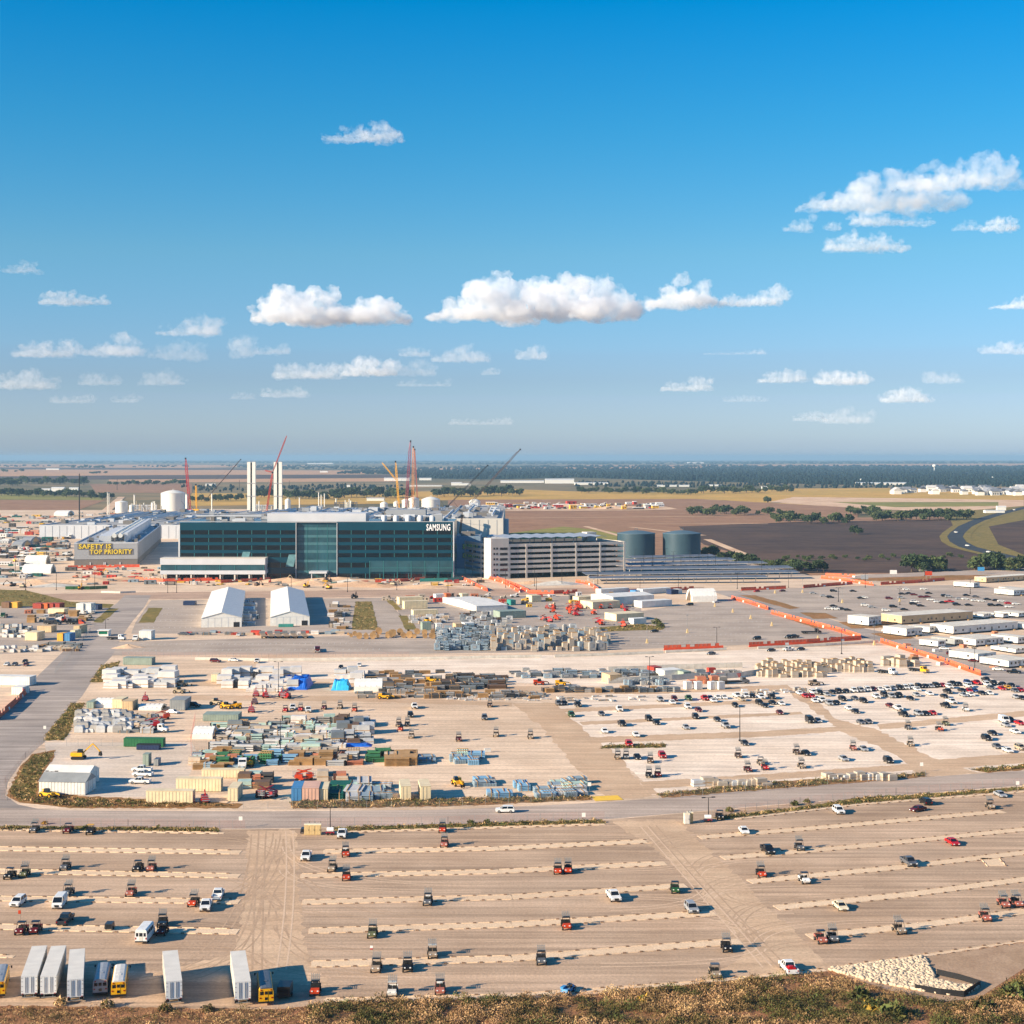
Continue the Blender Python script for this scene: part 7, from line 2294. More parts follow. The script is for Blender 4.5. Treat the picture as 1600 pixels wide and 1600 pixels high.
# guard hut at the junction, portable toilets, tanks, carts
o = empty("guard_hut", G(161, 994)); tag(o, "white guard hut with green glass standing in the access road", "guard hut")
q = MB(); q.box(-2.6, 2.6, 0, 5, 0, 1.0).box(-2.6, -2.2, 0, 5, 1.002, 2.6).box(2.2, 2.6, 0, 5, 1.002, 2.6); q.build("wall", M_white, o)
q = MB(); q.box(-2.19, 2.19, .1, 4.9, 1.002, 2.6); q.build("window", mat("green_glass", lin(30, 110, 80), rough=0.1), o)
q = MB(); q.box(-3, 3, -.4, 5.4, 2.602, 3.0); q.build("roof", M_white, o)
def toilet(col):
    def f():
        root = empty("portable_toilet")
        q = MB(); q.box(-.58, .58, -.58, .58, .05, 2.1); q.build("shell", PAINT[col], root)
        q = MB(); q.prism([(-.6, 2.101), (.6, 2.101), (.45, 2.3), (-.45, 2.3)], -.6, .6); q.build("roof", PAINT['cream'], root)
        q = MB(); q.box(-.42, .42, -.62, -.582, .15, 1.98)
        d = q.build("door", PAINT[col], root)
        q = MB(); q.box(.28, .36, -.66, -.622, 1.0, 1.2); q.build("handle", M_dark, d)
        q = MB(); q.bar((.45, .45, 2.1), (.45, .45, 2.65), .05, n=6); q.build("vent_pipe", M_dark, root)
        return root
    return f
for px, l in ((480, "tan portable toilet closest to the dark generator"), (488.5, "tan portable toilet between its two neighbours"), (497.5, "tan portable toilet closest to the light pole")):
    o = spawn(('toilet', 'buff'), toilet('buff'), G(px, 1304), .05, 1.15); tag(o, l, "portable toilet", "portable toilets")
o = spawn(('toilet', 'grey'), toilet('pale'), G(1073, 1287), .1, 1.15); tag(o, "grey portable toilet at the mouth of the dirt aisle", "portable toilet", "portable toilets")
o = spawn(('toilet', 'buff'), None, G(1078, 1285), .1, 1.15); tag(o, "tan portable toilet behind the grey one at the dirt aisle", "portable toilet", "portable toilets")
def water_cart(label, px, py, col='white'):
    o = empty("water_cart", G(px, py)); tag(o, label, "water cart", "carts by the light poles")
    q = MB(); q.bar((-.8, 0, 1.2), (.8, 0, 1.2), .55, n=14, sm=True); q.build("tank", PAINT[col], o)
    q = MB(); q.box(-1.0, 1.0, -.6, .6, .45, .6); q.bar((-1, 0, .5), (-2, 0, .5), .05); q.build("chassis", PAINT['red'], o)
    for sx in (-.5, .5):
        for y in (-.65, .65):
            q = MB(); q.wheel(sx, y, .32, .32, .2, axis='y'); q.build("wheel", M_tyre, o)
water_cart("white water tank on a red cart under the light pole by the toilets", 516, 1304)
water_cart("white water tank on a red cart under the dirt aisle's light pole", 1106, 1284)
def gen(label, px, py, col='black', s=1.0):
    o = empty("generator_trailer", G(px, py)); tag(o, label, "generator", "small box trailers")
    q = MB(); q.box(-.9 * s, .9 * s, -.1, 2.6 * s, .5, 1.7 * s, taper=(.06, .06)); q.build("housing", PAINT[col], o)
    q = MB()
    for k in range(5):
        q.box(-.6 * s, .6 * s, -.14, -.08, .7 + k * .16 * s, .76 + k * .16 * s)
    q.build("louvre", M_dark, o)
    for sx in (-1, 1):
        q = MB(); q.wheel(sx * .92 * s, 1.3 * s, .33, .33, .2); q.build("wheel", M_tyre, o)
gen("dark generator on wheels at the end of the tan toilets", 474, 1304, 'charcoal', .8)
gen("small black box trailer alone on the kerb strip", 169, 1455, 'charcoal', .8)
gen("black box trailer in the shadow of the last semi trailer", 443, 1562, 'black', 1.25)
_b = G(1234, 1519)
q = MB(); q.box(-.7, .7, .3, 1.7, .83, 1.35, taper=(.04, .04)); q.box(-.5, .2, .5, 1.2, 1.351, 1.6); q.bar((.4, .4, 1.35), (.4, .4, 1.8), .05)
tag(q.build("tool_chest", PAINT['red'], loc=(_b.x + .15, _b.y - 2.2, 0), rz=.14), "red load in the bed of the white pickup by the rock bed", "tool chest")
# billboards by the frontage road
for px, py, c, l in ((1396, 902, 'white', "white billboard on posts at the frontage road"), (1451, 904, 'orange', "orange billboard by the frontage road"), (1533, 897, 'sky', "blue billboard on a tall post by the frontage road"), (1351, 910, 'silver', "grey notice board above the orange fence corner")):
    o = empty("billboard", G(px, py)); tag(o, l, "billboard", "billboards")
    q = MB(); q.box(-2.6, 2.6, 0, .2, 2.4, 5.4); q.build("panel", PAINT[c], o)
    q = MB(); q.box(-1.8, -1.5, .21, .5, 0, 5).box(1.5, 1.8, .21, .5, 0, 5); q.build("post", M_steel, o)
o = empty("field_shelter", G(1447, 893)); tag(o, "open hut with a tan roof between two clumps of trees", "hut")
q = MB(); q.prism([(-5, 3), (5, 3), (0, 6)], 0, 9, axis='y'); q.build("roof", PAINT['tan'], o)
q = MB(); q.box(-4.5, 4.5, .5, 8.5, 0, 2.999); q.build("wall", M_cladd, o)
# roadside signs
for px, py, l in ((440.5, 1118 + 60, None), (70, 1147, "white sign on the grass triangle"), (1440, 1206, "white sign post at the gravel lot's exit"), (912, 1287, "thin sign post below the road"), (1590, 1236, "white sign at the rising verge"), (921, 1238, "small white sign by the yellow floor plate"), (376, 1293, "small white sign at the end of the lower verge")):
    if l:
        o = empty("road_sign", G(px, py)); tag(o, l, "sign", "road signs")
        q = MB(); q.bar((0, 0, 0), (0, 0, 2.6), .05); q.build("post", M_steel, o)
        q = MB(); q.box(-.45, .45, -.08, -.051, 1.7, 2.7); q.build("panel", M_white, o)

# dirt mounds before the office
def mound(px, py, w, h, seed, name="dirt_mound"):
    r = random.Random(seed)
    n, vs, fs = 18, [], []
    ph = [r.uniform(0, 6.28) for _ in range(4)]
    for j in range(7):
        t = j / 6
        for k in range(n):
            a = 2 * PI * k / n
            rr_ = w * (1 - t) * (1 + .18 * math.sin(2 * a + ph[0]) + .12 * math.sin(5 * a + ph[1])) * (1 if j else 1.1)
            vs.append((rr_ * math.cos(a), rr_ * .5 * math.sin(a), h * (t ** .8) * (1 + .1 * math.sin(3 * a + ph[2]))))
    for j in range(6):
        for k in range(n):
            fs.append((j * n + k, j * n + (k + 1) % n, (j + 1) * n + (k + 1) % n, (j + 1) * n + k))
    q = MB(); q.add(vs, fs, 0, True)
    return setting(q.build(name, M_dirt if r.random() < .75 else M_conc, loc=G(px, py)))
for i, (px, py, w, h) in enumerate(((60, 900, 10, 2.2), (62, 914, 22, 2.5), (84, 916, 16, 2), (54, 908, 8, 1.6), (140, 908, 26, 2.5), (190, 906, 22, 2.2), (484, 913, 18, 3.6), (450, 909, 20, 3), (560, 915, 24, 3), (590, 917, 16, 2), (546, 910, 14, 2.4), (530, 906, 26, 2), (660, 918, 22, 2), (690, 914, 14, 1.8), (380, 913, 18, 1.6),
                                     (870, 913, 18, 2.5), (830, 912, 16, 2), (30, 912, 18, 1.6), (110, 912, 16, 1.8), (420, 916, 14, 1.4), (960, 795, 40, 5), (900, 792, 50, 5), (200, 1012, 7, 1.6), (850, 888, 9, 2))):
    mound(px, py, w, h, i)

# ------------------------------------------------------------------ rock bed, black silt fence
r_ = random.Random(41)
def inside(p, poly):
    c = False
    for (x0, y0), (x1, y1) in zip(poly, poly[1:] + poly[:1]):
        if (y0 > p[1]) != (y1 > p[1]) and p[0] < (x1 - x0) * (p[1] - y0) / (y1 - y0) + x0:
            c = not c
    return c
RB = [(1292, 1516), (1445, 1496), (1452, 1512), (1462, 1532), (1500, 1541), (1530, 1543), (1504, 1558), (1470, 1554), (1430, 1548), (1360, 1534)]
lb = Lobes()
k = 0
while k < 2600:
    p = (r_.uniform(1290, 1532), r_.uniform(1494, 1560))
    if inside(p, RB):
        g_ = G(*p)
        s_ = r_.uniform(.18, .5)
        lb.add((g_.x, g_.y, .1 + s_ * .35), (s_ * r_.uniform(.8, 1.3), s_ * r_.uniform(.8, 1.3), s_ * r_.uniform(.6, .9)), 1)
        k += 1
_vv = np.concatenate(lb.v)
_vv += np.random.default_rng(4).uniform(-.05, .05, _vv.shape)
lb.v = [_vv]
me = lb.mesh("rock_bed"); me.materials.append(mat("pale_rock", lin(198, 178, 150), rough=0.9, var=0.15, scale=1.2))
o = bpy.data.objects.new("rock_bed", me); COL.objects.link(o); setting(o, 'stuff')
P = [G(*p) for p in ((1464, 1524), (1500, 1532), (1532, 1542), (1506, 1559), (1470, 1555), (1430, 1548))]
o = empty("silt_fence", P[0]); tag(o, "black silt fence folded round the end of the pale rock bed", "fence")
q, t = MB(), MB()
for a, b in zip(P, P[1:]):
    a, b = a - P[0], b - P[0]
    q.add([(a.x, a.y, 0), (b.x, b.y, 0), (b.x, b.y, 1.1), (a.x, a.y, 1.1), (a.x, a.y + .08, 0), (b.x, b.y + .08, 0), (b.x, b.y + .08, 1.1), (a.x, a.y + .08, 1.1)], [(0, 1, 2, 3), (7, 6, 5, 4), (3, 2, 6, 7)])
    for f in (0, .33, .66):
        c = a.lerp(b, f); t.bar((c.x, c.y + .12, 0), (c.x, c.y + .12, 1.2), .03)
q.build("cloth", M_black, o); t.build("stake", M_wood, o)

# ------------------------------------------------------------------ scrub: many small leafy faces
def tufts(name, n, where, size, cols, seed, faces=24, leaf=.35, up=1.0):
    """n low bushes scattered by where(r) -> world point; one mesh, several leaf materials"""
    r = np.random.default_rng(seed)
    rr2 = random.Random(seed)
    V, Fm = [], []
    for i in range(n):
        g_ = where(rr2)
        if g_ is None:
            continue
        s_ = rr2.uniform(*size) * (1.6 if rr2.random() < .08 else 1)
        m = max(6, int(faces * (s_ / size[1]) ** .5))
        th = r.uniform(0, 2 * np.pi, m); rad = np.sqrt(r.uniform(0, 1, m)) * s_ ; z = (1 - (rad / s_) ** 2) * s_ * up * r.uniform(.25, 1, m) + .05
        c = np.stack([g_.x + rad * np.cos(th), g_.y + rad * np.sin(th), z], 1)
        d1 = r.normal(0, 1, (m, 3)); d1 /= np.linalg.norm(d1, axis=1)[:, None]
        d2 = r.normal(0, 1, (m, 3)); d2[:, 2] = np.abs(d2[:, 2]) + .4; d2 /= np.linalg.norm(d2, axis=1)[:, None]
        l = leaf * r.uniform(.6, 1.4, (m, 1)) * (s_ ** .35)
        V.append(np.stack([c - d1 * l * .45, c + d1 * l * .45, c + d2 * l * 1.3], 1).reshape(-1, 3))
        col = cols(g_, rr2)
        Fm.append(np.full(m, col))
    V = np.concatenate(V); mi = np.concatenate(Fm)
    me = tri_mesh(name, V, np.arange(len(V)).reshape(-1, 3))
    for m in M_leaf:
        me.materials.append(m)
    me.polygons.foreach_set('material_index', mi.astype(np.int32))
    o = bpy.data.objects.new(name, me)
    COL.objects.link(o)
    return setting(o, 'stuff')
M_leaf = [mat("leaf_olive", lin(92, 88, 44), rough=.9, var=.35, scale=.8), mat("leaf_brown", lin(132, 106, 68), rough=.9, var=.3, scale=.8), mat("leaf_rust", lin(178, 140, 100), rough=.9, var=.25, scale=.8),
          mat("leaf_green", lin(90, 98, 50), rough=.9, var=.3, scale=.8), mat("leaf_straw", lin(206, 170, 118), rough=.9, var=.2, scale=.8), mat("leaf_dark", lin(62, 60, 34), rough=.9, var=.3, scale=.8), mat("leaf_gold", lin(196, 156, 60), rough=.9, var=.2)]
from mathutils import noise as mnoise
def bank_col(g_, r):
    n1 = mnoise.noise(Vector((g_.x * .07, g_.y * .09, 0))) + .35 * mnoise.noise(Vector((g_.x * .3, g_.y * .3, 5)))
    n1 += .0035 * g_.x
    if n1 > .22: return r.choice([0, 5, 0, 5, 0, 3, 1])
    if n1 > -.05: return r.choice([0, 1, 1, 5, 1, 2])
    return r.choice([2, 1, 1, 4, 2])
BANK = [(-60, 1574), (430, 1580), (520, 1568), (900, 1559), (1090, 1540), (1290, 1524), (1360, 1543), (1425, 1560), (1505, 1572), (1560, 1556), (1580, 1540), (1640, 1512), (1700, 1650), (-60, 1650)]
def on_bank(lo, hi):
    def f(r):
        for _ in range(20):
            p = (r.uniform(lo, hi), r.uniform(1520, 1640))
            if inside(p, BANK):
                g_ = G(*p)
                if mnoise.noise(Vector((g_.x * .16, g_.y * .2, 9))) > -.28:
                    return g_
    return f
tufts("scrub", 3000, on_bank(480, 1680), (.5, 1.7), bank_col, 51, faces=110, leaf=.17, up=.9)
tufts("scrub", 700, on_bank(-60, 520), (.3, .9), lambda g_, r: r.choice([1, 2, 4, 1, 0, 5]), 54, faces=40, leaf=.17, up=.9)
tufts("dry_grass_tufts", 9000, on_bank(-60, 1680), (.2, .55), lambda g_, r: r.choice([2, 4, 2, 1, 2]), 52, faces=12, leaf=.17, up=1.0)
VERGE = [[(66, 1157), (112, 1099), (134, 1098), (128, 1108), (100, 1157)], [(14, 1240), (32, 1205), (52, 1180), (84, 1175), (62, 1212), (55, 1244), (300, 1256), (370, 1260), (120, 1262), (30, 1252)], [(455, 1253), (920, 1244), (925, 1249), (700, 1259), (458, 1263)],
         [(1026, 1241), (1200, 1223), (1446, 1209), (1446, 1213), (1220, 1231), (1035, 1246)], [(1515, 1203), (1660, 1189), (1660, 1193), (1545, 1207)], [(0, 1293), (340, 1295), (342, 1300), (0, 1297)], [(520, 1294), (940, 1281), (946, 1286), (524, 1299)],
         [(1112, 1277), (1250, 1262), (1340, 1248), (1470, 1239), (1600, 1231), (1600, 1234), (1345, 1255), (1130, 1281)], [(141, 1066), (158, 1040), (188, 1033), (172, 1066)], [(940, 1165), (1040, 1163), (1040, 1168), (938, 1170)], [(920, 983), (1000, 976), (1040, 980), (1035, 984), (925, 988)],
         [(1560, 1548), (1640, 1500), (1640, 1530), (1575, 1556)], [(0, 923), (40, 923), (110, 941), (172, 946), (0, 945)], [(555, 940), (580, 940), (592, 984), (550, 984)]]
VW = [1.2, 2.6, 2.2, 2, .7, .8, 1, 1.6, .8, .5, .6, .8, .8, 1]
def on_verge(r):
    poly = r.choices(VERGE, VW)[0]
    x0, x1 = min(p[0] for p in poly), max(p[0] for p in poly)
    y0, y1 = min(p[1] for p in poly), max(p[1] for p in poly)
    for _ in range(60):
        p = (r.uniform(x0, x1), r.uniform(y0, y1))
        if inside(p, poly):
            return G(*p)
tufts("verge_grass", 5200, on_verge, (.25, .8), lambda g_, r: r.choice([0, 0, 1, 3, 4, 5, 1]), 53, faces=16, leaf=.32, up=.9)
# single shrubs that stand out
def shrub(px, py, s, cols, label):
    r = np.random.default_rng(int(px))
    m = 170
    th, ph = r.uniform(0, 2 * np.pi, m), np.arccos(r.uniform(0, 1, m))
    rad = s * r.uniform(.55, 1, m)
    c = np.stack([rad * np.sin(ph) * np.cos(th), rad * np.sin(ph) * np.sin(th), rad * np.cos(ph) * .95 + .1], 1)
    d1 = r.normal(0, 1, (m, 3)); d2 = r.normal(0, 1, (m, 3))
    l = s * .13 * r.uniform(.6, 1.3, (m, 1))
    V = np.stack([c - d1 * l, c + d1 * l, c + d2 * l * 1.4], 1).reshape(-1, 3)
    me = tri_mesh("shrub", V, np.arange(len(V)).reshape(-1, 3))
    for k in cols:
        me.materials.append(M_leaf[k])
    me.polygons.foreach_set('material_index', r.integers(0, len(cols), m).astype(np.int32))
    o = bpy.data.objects.new("shrub", me); COL.objects.link(o); o.location = G(px, py)
    tag(o, label, "shrub", "shrubs on verges and bank")
shrub(1010 * .26 + 742, 1566, 1.1, (6, 3, 6), "yellow flowering weed on the dark scrub bank")
shrub(1345, 1562, 2.2, (0, 3, 5), "big olive bush with gold tips below the rock bed")
shrub(1362, 1578, 1.8, (6, 0, 3), "gold flecked bush below the rock bed")
shrub(1395, 1590, 2.4, (0, 3), "tall green bush at the bottom of the bank")
shrub(1586, 1560, 2.6, (3, 0, 5), "green bush on the slope by the frame edge")
shrub(1540, 1580, 2.0, (0, 5), "dark bush on the slope beyond the silt fence")
shrub(167, 1574, 1.3, (1, 4, 0), "straw brown bush behind the blue grey bus")
shrub(94, 1570, 1.1, (1, 4), "straw brown bush between the close set trailers")
shrub(258, 1580, 1.2, (1, 0), "brown bush at the lone trailer's wheels")
shrub(325, 1580, 1.1, (1, 5, 0), "dark brown bush in the trailers' gap")
shrub(1140, 1268, 1.2, (3, 0), "round green bush beside the dark buggy")
shrub(1242, 1258, 1.2, (3, 0), "leafy green clump on the rising verge")
shrub(1261, 1254, 1.0, (0, 3), "single dark shrub on the rising verge")
shrub(70, 1288, .9, (6, 0), "golden shrub by the faded net fence")
shrub(735, 1287, 1.0, (3, 0), "small green shrub on the middle verge")
shrub(761, 1286, .9, (0, 3), "small olive shrub on the middle verge")
shrub(134, 1297, 1.1, (3, 5), "bright green shrub behind the yellow roofed buggy")
shrub(1025, 975, 3.0, (3, 0), "green bushy clump at the asphalt lot's edge")
shrub(1032, 980, 2.4, (0, 3), "second green clump lower at the asphalt lot's edge")

# ------------------------------------------------------------------ trees
M_crown = [mat("crown_" + n_, lin(*c_), rough=.9, var=.45, scale=.25) for n_, c_ in (('deep', (50, 66, 40)), ('mid', (70, 84, 48)), ('olive', (92, 98, 56)))]
M_bark = mat("bark", lin(92, 76, 62), rough=.95)
def tree_mk(seed, w=1.0):
    def f():
        r = np.random.default_rng(seed)
        root = empty("tree")
        q = MB(); q.bar((0, 0, 0), (.02, 0, .42), .035, n=6, r2=.022)
        for k in range(4):
            a = k * 1.7 + seed
            q.bar((.01, 0, .3), (.22 * w * math.cos(a), .22 * w * math.sin(a), .6), .018, n=4, r2=.008)
        q.build("trunk", M_bark, root)
        V = []
        nb = 12
        for b in range(nb):
            a, e = r.uniform(0, 6.28), r.uniform(0, 1)
            cx, cy, cz = .30 * w * np.cos(a) * np.sqrt(r.uniform(.1, 1)), .30 * w * np.sin(a) * np.sqrt(r.uniform(.1, 1)), .38 + .42 * e
            br = r.uniform(.15, .24) * (1.1 - .35 * e)
            m = 64
            d = r.normal(0, 1, (m, 3)); d /= np.linalg.norm(d, axis=1)[:, None]
            c = np.array([cx, cy, cz]) + d * br * r.uniform(.6, 1.0, (m, 1)) * np.array([1.15 * w, 1.15 * w, .85])
            d1 = r.normal(0, 1, (m, 3)); d2 = r.normal(0, 1, (m, 3))
            l = .062 * r.uniform(.6, 1.3, (m, 1))
            V.append(np.stack([c - d1 * l, c + d1 * l, c + d2 * l * 1.3], 1).reshape(-1, 3))
        V = np.concatenate(V)
        me = tri_mesh("crown", V, np.arange(len(V)).reshape(-1, 3))
        me.materials.append(M_crown[seed % 3]); me.materials.append(M_crown[(seed + 1) % 3])
        me.polygons.foreach_set('material_index', (r.random(len(V) // 3) < .3).astype(np.int32))
        o = bpy.data.objects.new("crown", me); COL.objects.link(o); o.parent = root
        return root
    return f
TREE_N = [0]
ZN.update({'t1': ("of the clump before the ploughed field", "the pale far yard", (1050, 830)), 't2': ("in the belt across the ploughed field", "the single field tree", (1050, 830)), 't3': ("in the belt beside the tanks", "the slate tanks", (1090, 866)),
           't4': ("by the frontage road", "the tan roofed hut", (1447, 893)), 't5': ("in the creek woods beyond the lettered hall", "the largest white tank", (266, 790)), 't6': ("in the line behind the factory", "the twin slab towers", (410, 790)), 't7': ("edging the yellow field", "the far warehouse", (870, 756)), 't8': ("out in the far brown fields", "the red crane", (290, 760))})
def trees(zone, x0, x1, y0, y1, n, hpx, seed, kind="tree"):
    r = random.Random(seed)
    for i in range(n):
        u = (i + r.random()) / n
        px, py = x0 + (x1 - x0) * u, y0 + (y1 - y0) * u + r.uniform(-1, 1) * min(3, sc(y0) * 2)
        p = G(px, py)
        h = hpx * r.uniform(.7, 1.25) / sc(py)
        v = r.randrange(5)
        wide = 1.5 if hpx < 9 else 1.15
        h *= 1.2 if hpx < 14 else .95
        o = spawn(('tree', v, wide), tree_mk(v, wide), p, r.uniform(0, 6.28))
        o.location.z = -1.0 if py < 895 else 0
        o.scale = (h * r.uniform(.9, 1.3), h * r.uniform(.9, 1.3), h)
        reg(o, ["dark green tree", "mid green tree", "olive green tree", "dark bushy tree", "pale green tree"][v], zone, "tree", "trees " + ZN[zone][0], (px, py, 0))
trees('t1', 1081, 1168, 803, 804, 13, 14, 1)
trees('t1', 1174, 1236, 802, 804, 6, 9, 2)
trees('t1', 1199, 1200, 785, 785, 2, 9, 3)
trees('t2', 1208, 1333, 814, 817, 17, 12, 4)
trees('t2', 1324, 1385, 802, 806, 8, 14, 5)
trees('t2', 1363, 1515, 812, 811, 19, 13, 6)
trees('t2', 1334, 1342, 836, 836, 3, 15, 7)
trees('t3', 1100, 1122, 866, 868, 5, 17, 8)
trees('t3', 1124, 1230, 872, 888, 20, 15, 9)
trees('t3', 1228, 1288, 891, 894, 7, 20, 10)
trees('t4', 1421, 1476, 892, 893, 7, 26, 11)
trees('t4', 1519, 1610, 890, 889, 11, 24, 12)
trees('t3', 1225, 1510, 872, 872, 22, 6, 13)
trees('t5', 0, 28, 758, 759, 6, 10, 14)
trees('t5', 28, 132, 756, 757, 16, 10, 15)
trees('t5', 0, 142, 774, 776, 24, 10, 16)
trees('t5', 140, 178, 778, 779, 6, 9, 17)
trees('t5', 170, 292, 757, 757, 15, 6, 18)
trees('t6', 296, 392, 783, 782, 12, 9, 19)
trees('t6', 395, 530, 776, 780, 19, 11, 20)
trees('t6', 520, 640, 777, 777, 14, 12, 21)
trees('t6', 672, 812, 775, 774, 17, 13, 22)
trees('t7', 900, 1080, 769, 772, 19, 8, 23)
trees('t7', 1080, 1245, 771, 768, 18, 9, 24)
trees('t8', 112, 167, 731, 732, 9, 4, 25)
trees('t8', 137, 165, 740, 740, 5, 3.4, 26)
trees('t8', 0, 34, 737, 738, 4, 4, 27)

# far woods read as one mass
r_ = random.Random(61)
lb = Lobes()
def wood(poly, n, rpx, hgt, seed):
    r = random.Random(seed)
    x0, x1 = min(p[0] for p in poly), max(p[0] for p in poly)
    y0, y1 = min(p[1] for p in poly), max(p[1] for p in poly)
    k = 0
    while k < n:
        p = (r.uniform(x0, x1), r.uniform(y0, y1))
        if inside(p, poly):
            g_ = G(*p)
            rr_ = rpx * r.uniform(.6, 1.4) * g_.y / F
            h_ = hgt * r.uniform(.7, 1.3)
            lb.add((g_.x, g_.y, h_ * .35 - 1), (rr_, rr_, h_ * .65), 1)
            k += 1
wood([(640, 733), (760, 728.5), (1100, 727.5), (1600, 728), (1650, 729), (1650, 756), (1300, 757), (1060, 751), (900, 746), (760, 749), (650, 747)], 5200, 2.4, 14, 1)
wood([(0, 720.5), (640, 721), (640, 724), (0, 723)], 500, 3, 14, 2)
wood([(640, 721), (1640, 721), (1640, 724), (640, 726)], 900, 3.2, 15, 3)
wood([(330, 727), (640, 729), (640, 734), (420, 733)], 260, 2.6, 12, 4)
wood([(560, 736), (650, 735), (650, 741), (520, 740)], 260, 2.4, 12, 5)
wood([(900, 753), (1300, 757), (1640, 756), (1640, 761), (1250, 763), (900, 760)], 420, 2.2, 9, 6)
wood([(0, 727), (300, 728), (300, 730), (0, 729)], 60, 2.6, 12, 7)
wood([(280, 760), (640, 758), (640, 766), (300, 768)], 160, 2.2, 9, 8)
me = lb.mesh("far_woods"); me.materials.append(mat("far_foliage", lin(12, 34, 36), rough=.95, var=.3, scale=.01))
o = bpy.data.objects.new("far_woods", me); COL.objects.link(o); setting(o, 'stuff')

# ------------------------------------------------------------------ far houses and sheds
def house(roof):
    def f():
        q = MB(); q.box(-6, 6, -5, 5, 0, 5.5, 0); q.prism([(-5.6, 5.501), (5.6, 5.501), (0, 9)], -6.5, 6.5, 1)
        for x in (-4, -1, 2.5):
            q.box(x, x + 1.4, -5.05, -5.001, 1.2, 3.4, 2)
        return q.build("house", [M_white, roof, M_dark])
    return f
r_ = random.Random(71)
ROOFS = {'grey': mat("roof_grey", lin(120, 122, 128), rough=.8), 'dark': mat("roof_dark", lin(74, 76, 84), rough=.8), 'pale': mat("roof_pale", lin(196, 192, 186), rough=.8)}
for k in range(62):
    t = r_.random()
    px = 1396 + 30 * t if k < 8 else 1432 + 180 * r_.random()
    py = r_.uniform(768.5, 772) if px < 1430 else r_.uniform(765, 774)
    rc = r_.choice(['grey', 'grey', 'dark', 'pale'])
    o = spawn(('house', rc), house(ROOFS[rc]), G(px, py), r_.choice([0, PI / 2, .3]) + r_.uniform(-.1, .1), r_.uniform(1.3, 1.9))
    o.location.z = -1
    reg(o, f"white house with {rc} roof", 'houses', "house", "houses of the far estate", (px, py, 0))
def far_shed(x0, x1, base, hpx, label, m=M_white, roof=M_whitem):
    A, B = G(x0, base), G(x1, base)
    w, h = (B - A).length, hpx / sc(base)
    o = empty("far_warehouse", A); o.location.z = -1
    tag(o, label, "warehouse", "far off sheds")
    q = MB(); q.box(0, w, 0, w * .4, 0, h); q.build("wall", m, o)
    q = MB(); q.prism([(-.5, h + .01), (w * .4 + .5, h + .01), (w * .2, h * 1.25)], -.5, w + .5); q.build("roof", roof, o)
for x0, x1, b, h, l in ((852, 897, 755, 6, "large white warehouse before the far forest"), (782, 850, 754, 3, "long low white shed joined to the large far warehouse"), (898, 950, 757, 3, "pale low shed past the large far warehouse"), (600, 640, 751, 4, "white shed behind the yellow crane mast"), (655, 674, 750, 3, "pale shed behind the tall orange crane"),
                        (705, 722, 758, 4, "white gabled shed below the black crane tip"), (722, 735, 758, 3, "smaller white gabled shed beside the first"), (640, 690, 759.5, 1.6, "thin white roof line behind the crane masts"), (1027, 1080, 760, 2.4, "long pale greenhouse at the yellow field's edge"), (1340, 1420, 757, 3, "long grey warehouse under the forest's edge"),
                        (1345, 1355, 750, 2, "tiny white barn inside the forest"), (62, 78, 769, 5, "white roofed hall in the creek woods"), (80, 100, 768, 6, "widest white roofed hall in the creek woods"), (100, 104, 770, 4, "small white block in the creek woods"), (108, 122, 766, 4, "white shed at the creek woods' end"), (72, 92, 734, 2, "tiny white farm shed in the far fields"),
                        (321, 336, 759, 3, "white barn past the red crane"), (542, 547, 761, 3, "tiny white barn over the yellow field"), (500, 512, 738, 2, "far white shed past the towers"), (573, 600, 782, 4, "dark roofed barn in the yellow field"), (1100, 1130, 759, 2, "white sheds in the trees beyond the yellow field"), (1190, 1200, 763, 3, "single white house in the trees beyond the yellow field"),
                        (1540, 1570, 801, 4, "pale works hut beside the highway's far end"), (1558, 1572, 797, 6, "white silo hut beside the highway's far end"), (1510, 1560, 746, 1.6, "white roof deep in the forest"), (1075, 1100, 724, 1.6, "white roofs on the horizon"), (480, 520, 725, 1.4, "pale roofs on the horizon")):
    far_shed(x0, x1, b, h, l)
o = empty("water_tower", G(1460, 737)); tag(o, "white water tower standing out of the far forest", "water tower")
q = MB(); q.lathe([(3, 0), (2.6, 25)], 12); q.build("stem", M_tankw, o)
q = MB(); q.lathe([(3, 25), (12, 33), (13, 38), (9, 43), (1, 45)], 16); q.build("bowl", M_tankw, o)

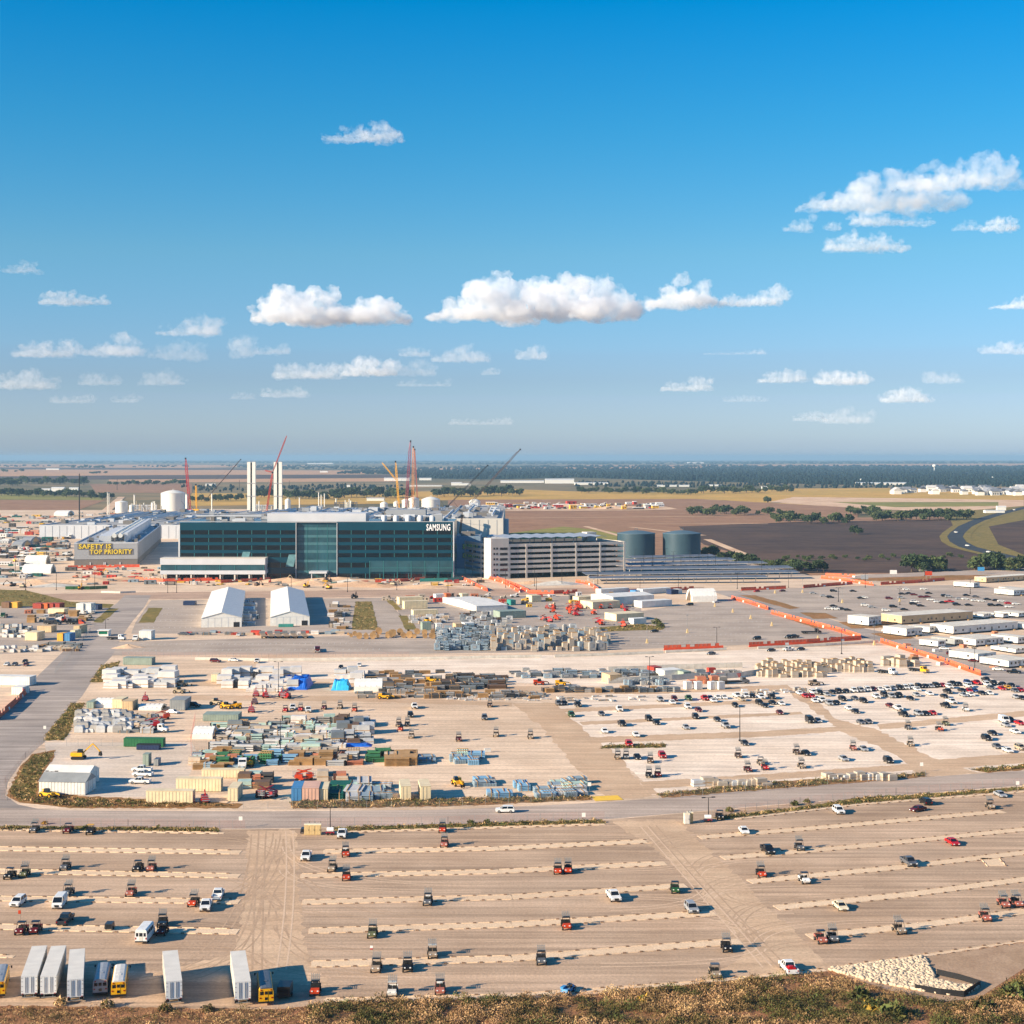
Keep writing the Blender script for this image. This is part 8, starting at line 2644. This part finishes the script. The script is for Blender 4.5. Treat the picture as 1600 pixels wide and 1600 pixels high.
# ------------------------------------------------------------------ finish the labels of repeats: each says what it stands beside
def finish_labels():
    used = set()
    def give(o, l):
        w = l.split()
        if len(w) > 16:
            l = " ".join(w[:16]).rstrip(',')
        o['label'] = l
        used.add(l)
    by = {}
    for e in REG:
        by.setdefault(e[2], []).append(e)
    for zone, es in by.items():
        phrase, anchor, apx = ZN[zone]
        ap = Vector((apx[0], apx[1], 0))
        n_desc = {}
        for e in es:
            n_desc.setdefault(e[1], []).append(e)
        for desc, ee in n_desc.items():
            if len(ee) == 1:
                give(ee[0][0], f"{desc} {phrase}")
                continue
            pair = {}
            for e in ee:                       # first try: the unlike thing standing nearest to it
                oth = [(((e[3].x - f[3].x) ** 2 + (3.0 * (e[3].y - f[3].y)) ** 2), f[1]) for f in es if f[1] != desc]
                nb = min(oth)[1] if oth else None
                pair.setdefault(nb, []).append(e)
            for nb, xs in pair.items():
                if nb and len(xs) == 1:
                    l = f"{desc} by {'an' if nb[0] in 'aeiou' else 'a'} {nb}, {phrase}"
                    if len(l.split()) <= 16:
                        give(xs[0][0], l)
                        continue
                xs.sort(key=lambda e: (e[3] - ap).length)
                an = lambda w: ('an ' if w[0] in 'aeiou' else 'a ') + w
                for i, e in enumerate(xs):
                    n = ORD[min(i, len(ORD) - 1)]
                    tries = ([f"{n} {desc} by {an(nb)}, counted from {anchor}", f"{n} {desc} by {an(nb)}, from {anchor}"] if nb else []) + [f"{n} {desc} {phrase}", f"{n} {desc} from {anchor}", f"{n} {desc.replace(' with roof rack and', ' racked,')} from {anchor}"]
                    ok = [l for l in tries if len(l.split()) <= 16 and l not in used]
                    give(e[0], ok[0] if ok else f"{desc} {phrase}")
finish_labels()

# ------------------------------------------------------------------ the air
hz = MB()
hz.box(-44000, 44000, -600, 43500, -2.5, 124)
hm = bpy.data.materials.new("haze_air")
hm.use_nodes = True
_nt = hm.node_tree
_nt.nodes.clear()
_o = _nt.nodes.new("ShaderNodeOutputMaterial")
_v = _nt.nodes.new("ShaderNodeVolumePrincipled")
_v.inputs['Color'].default_value = (0.29, 0.50, 0.70, 1)
_v.inputs['Density'].default_value = 0.000045
_v.inputs['Anisotropy'].default_value = 0.0
_nt.links.new(_v.outputs[0], _o.inputs['Volume'])
setting(hz.build("haze", hm), 'stuff')
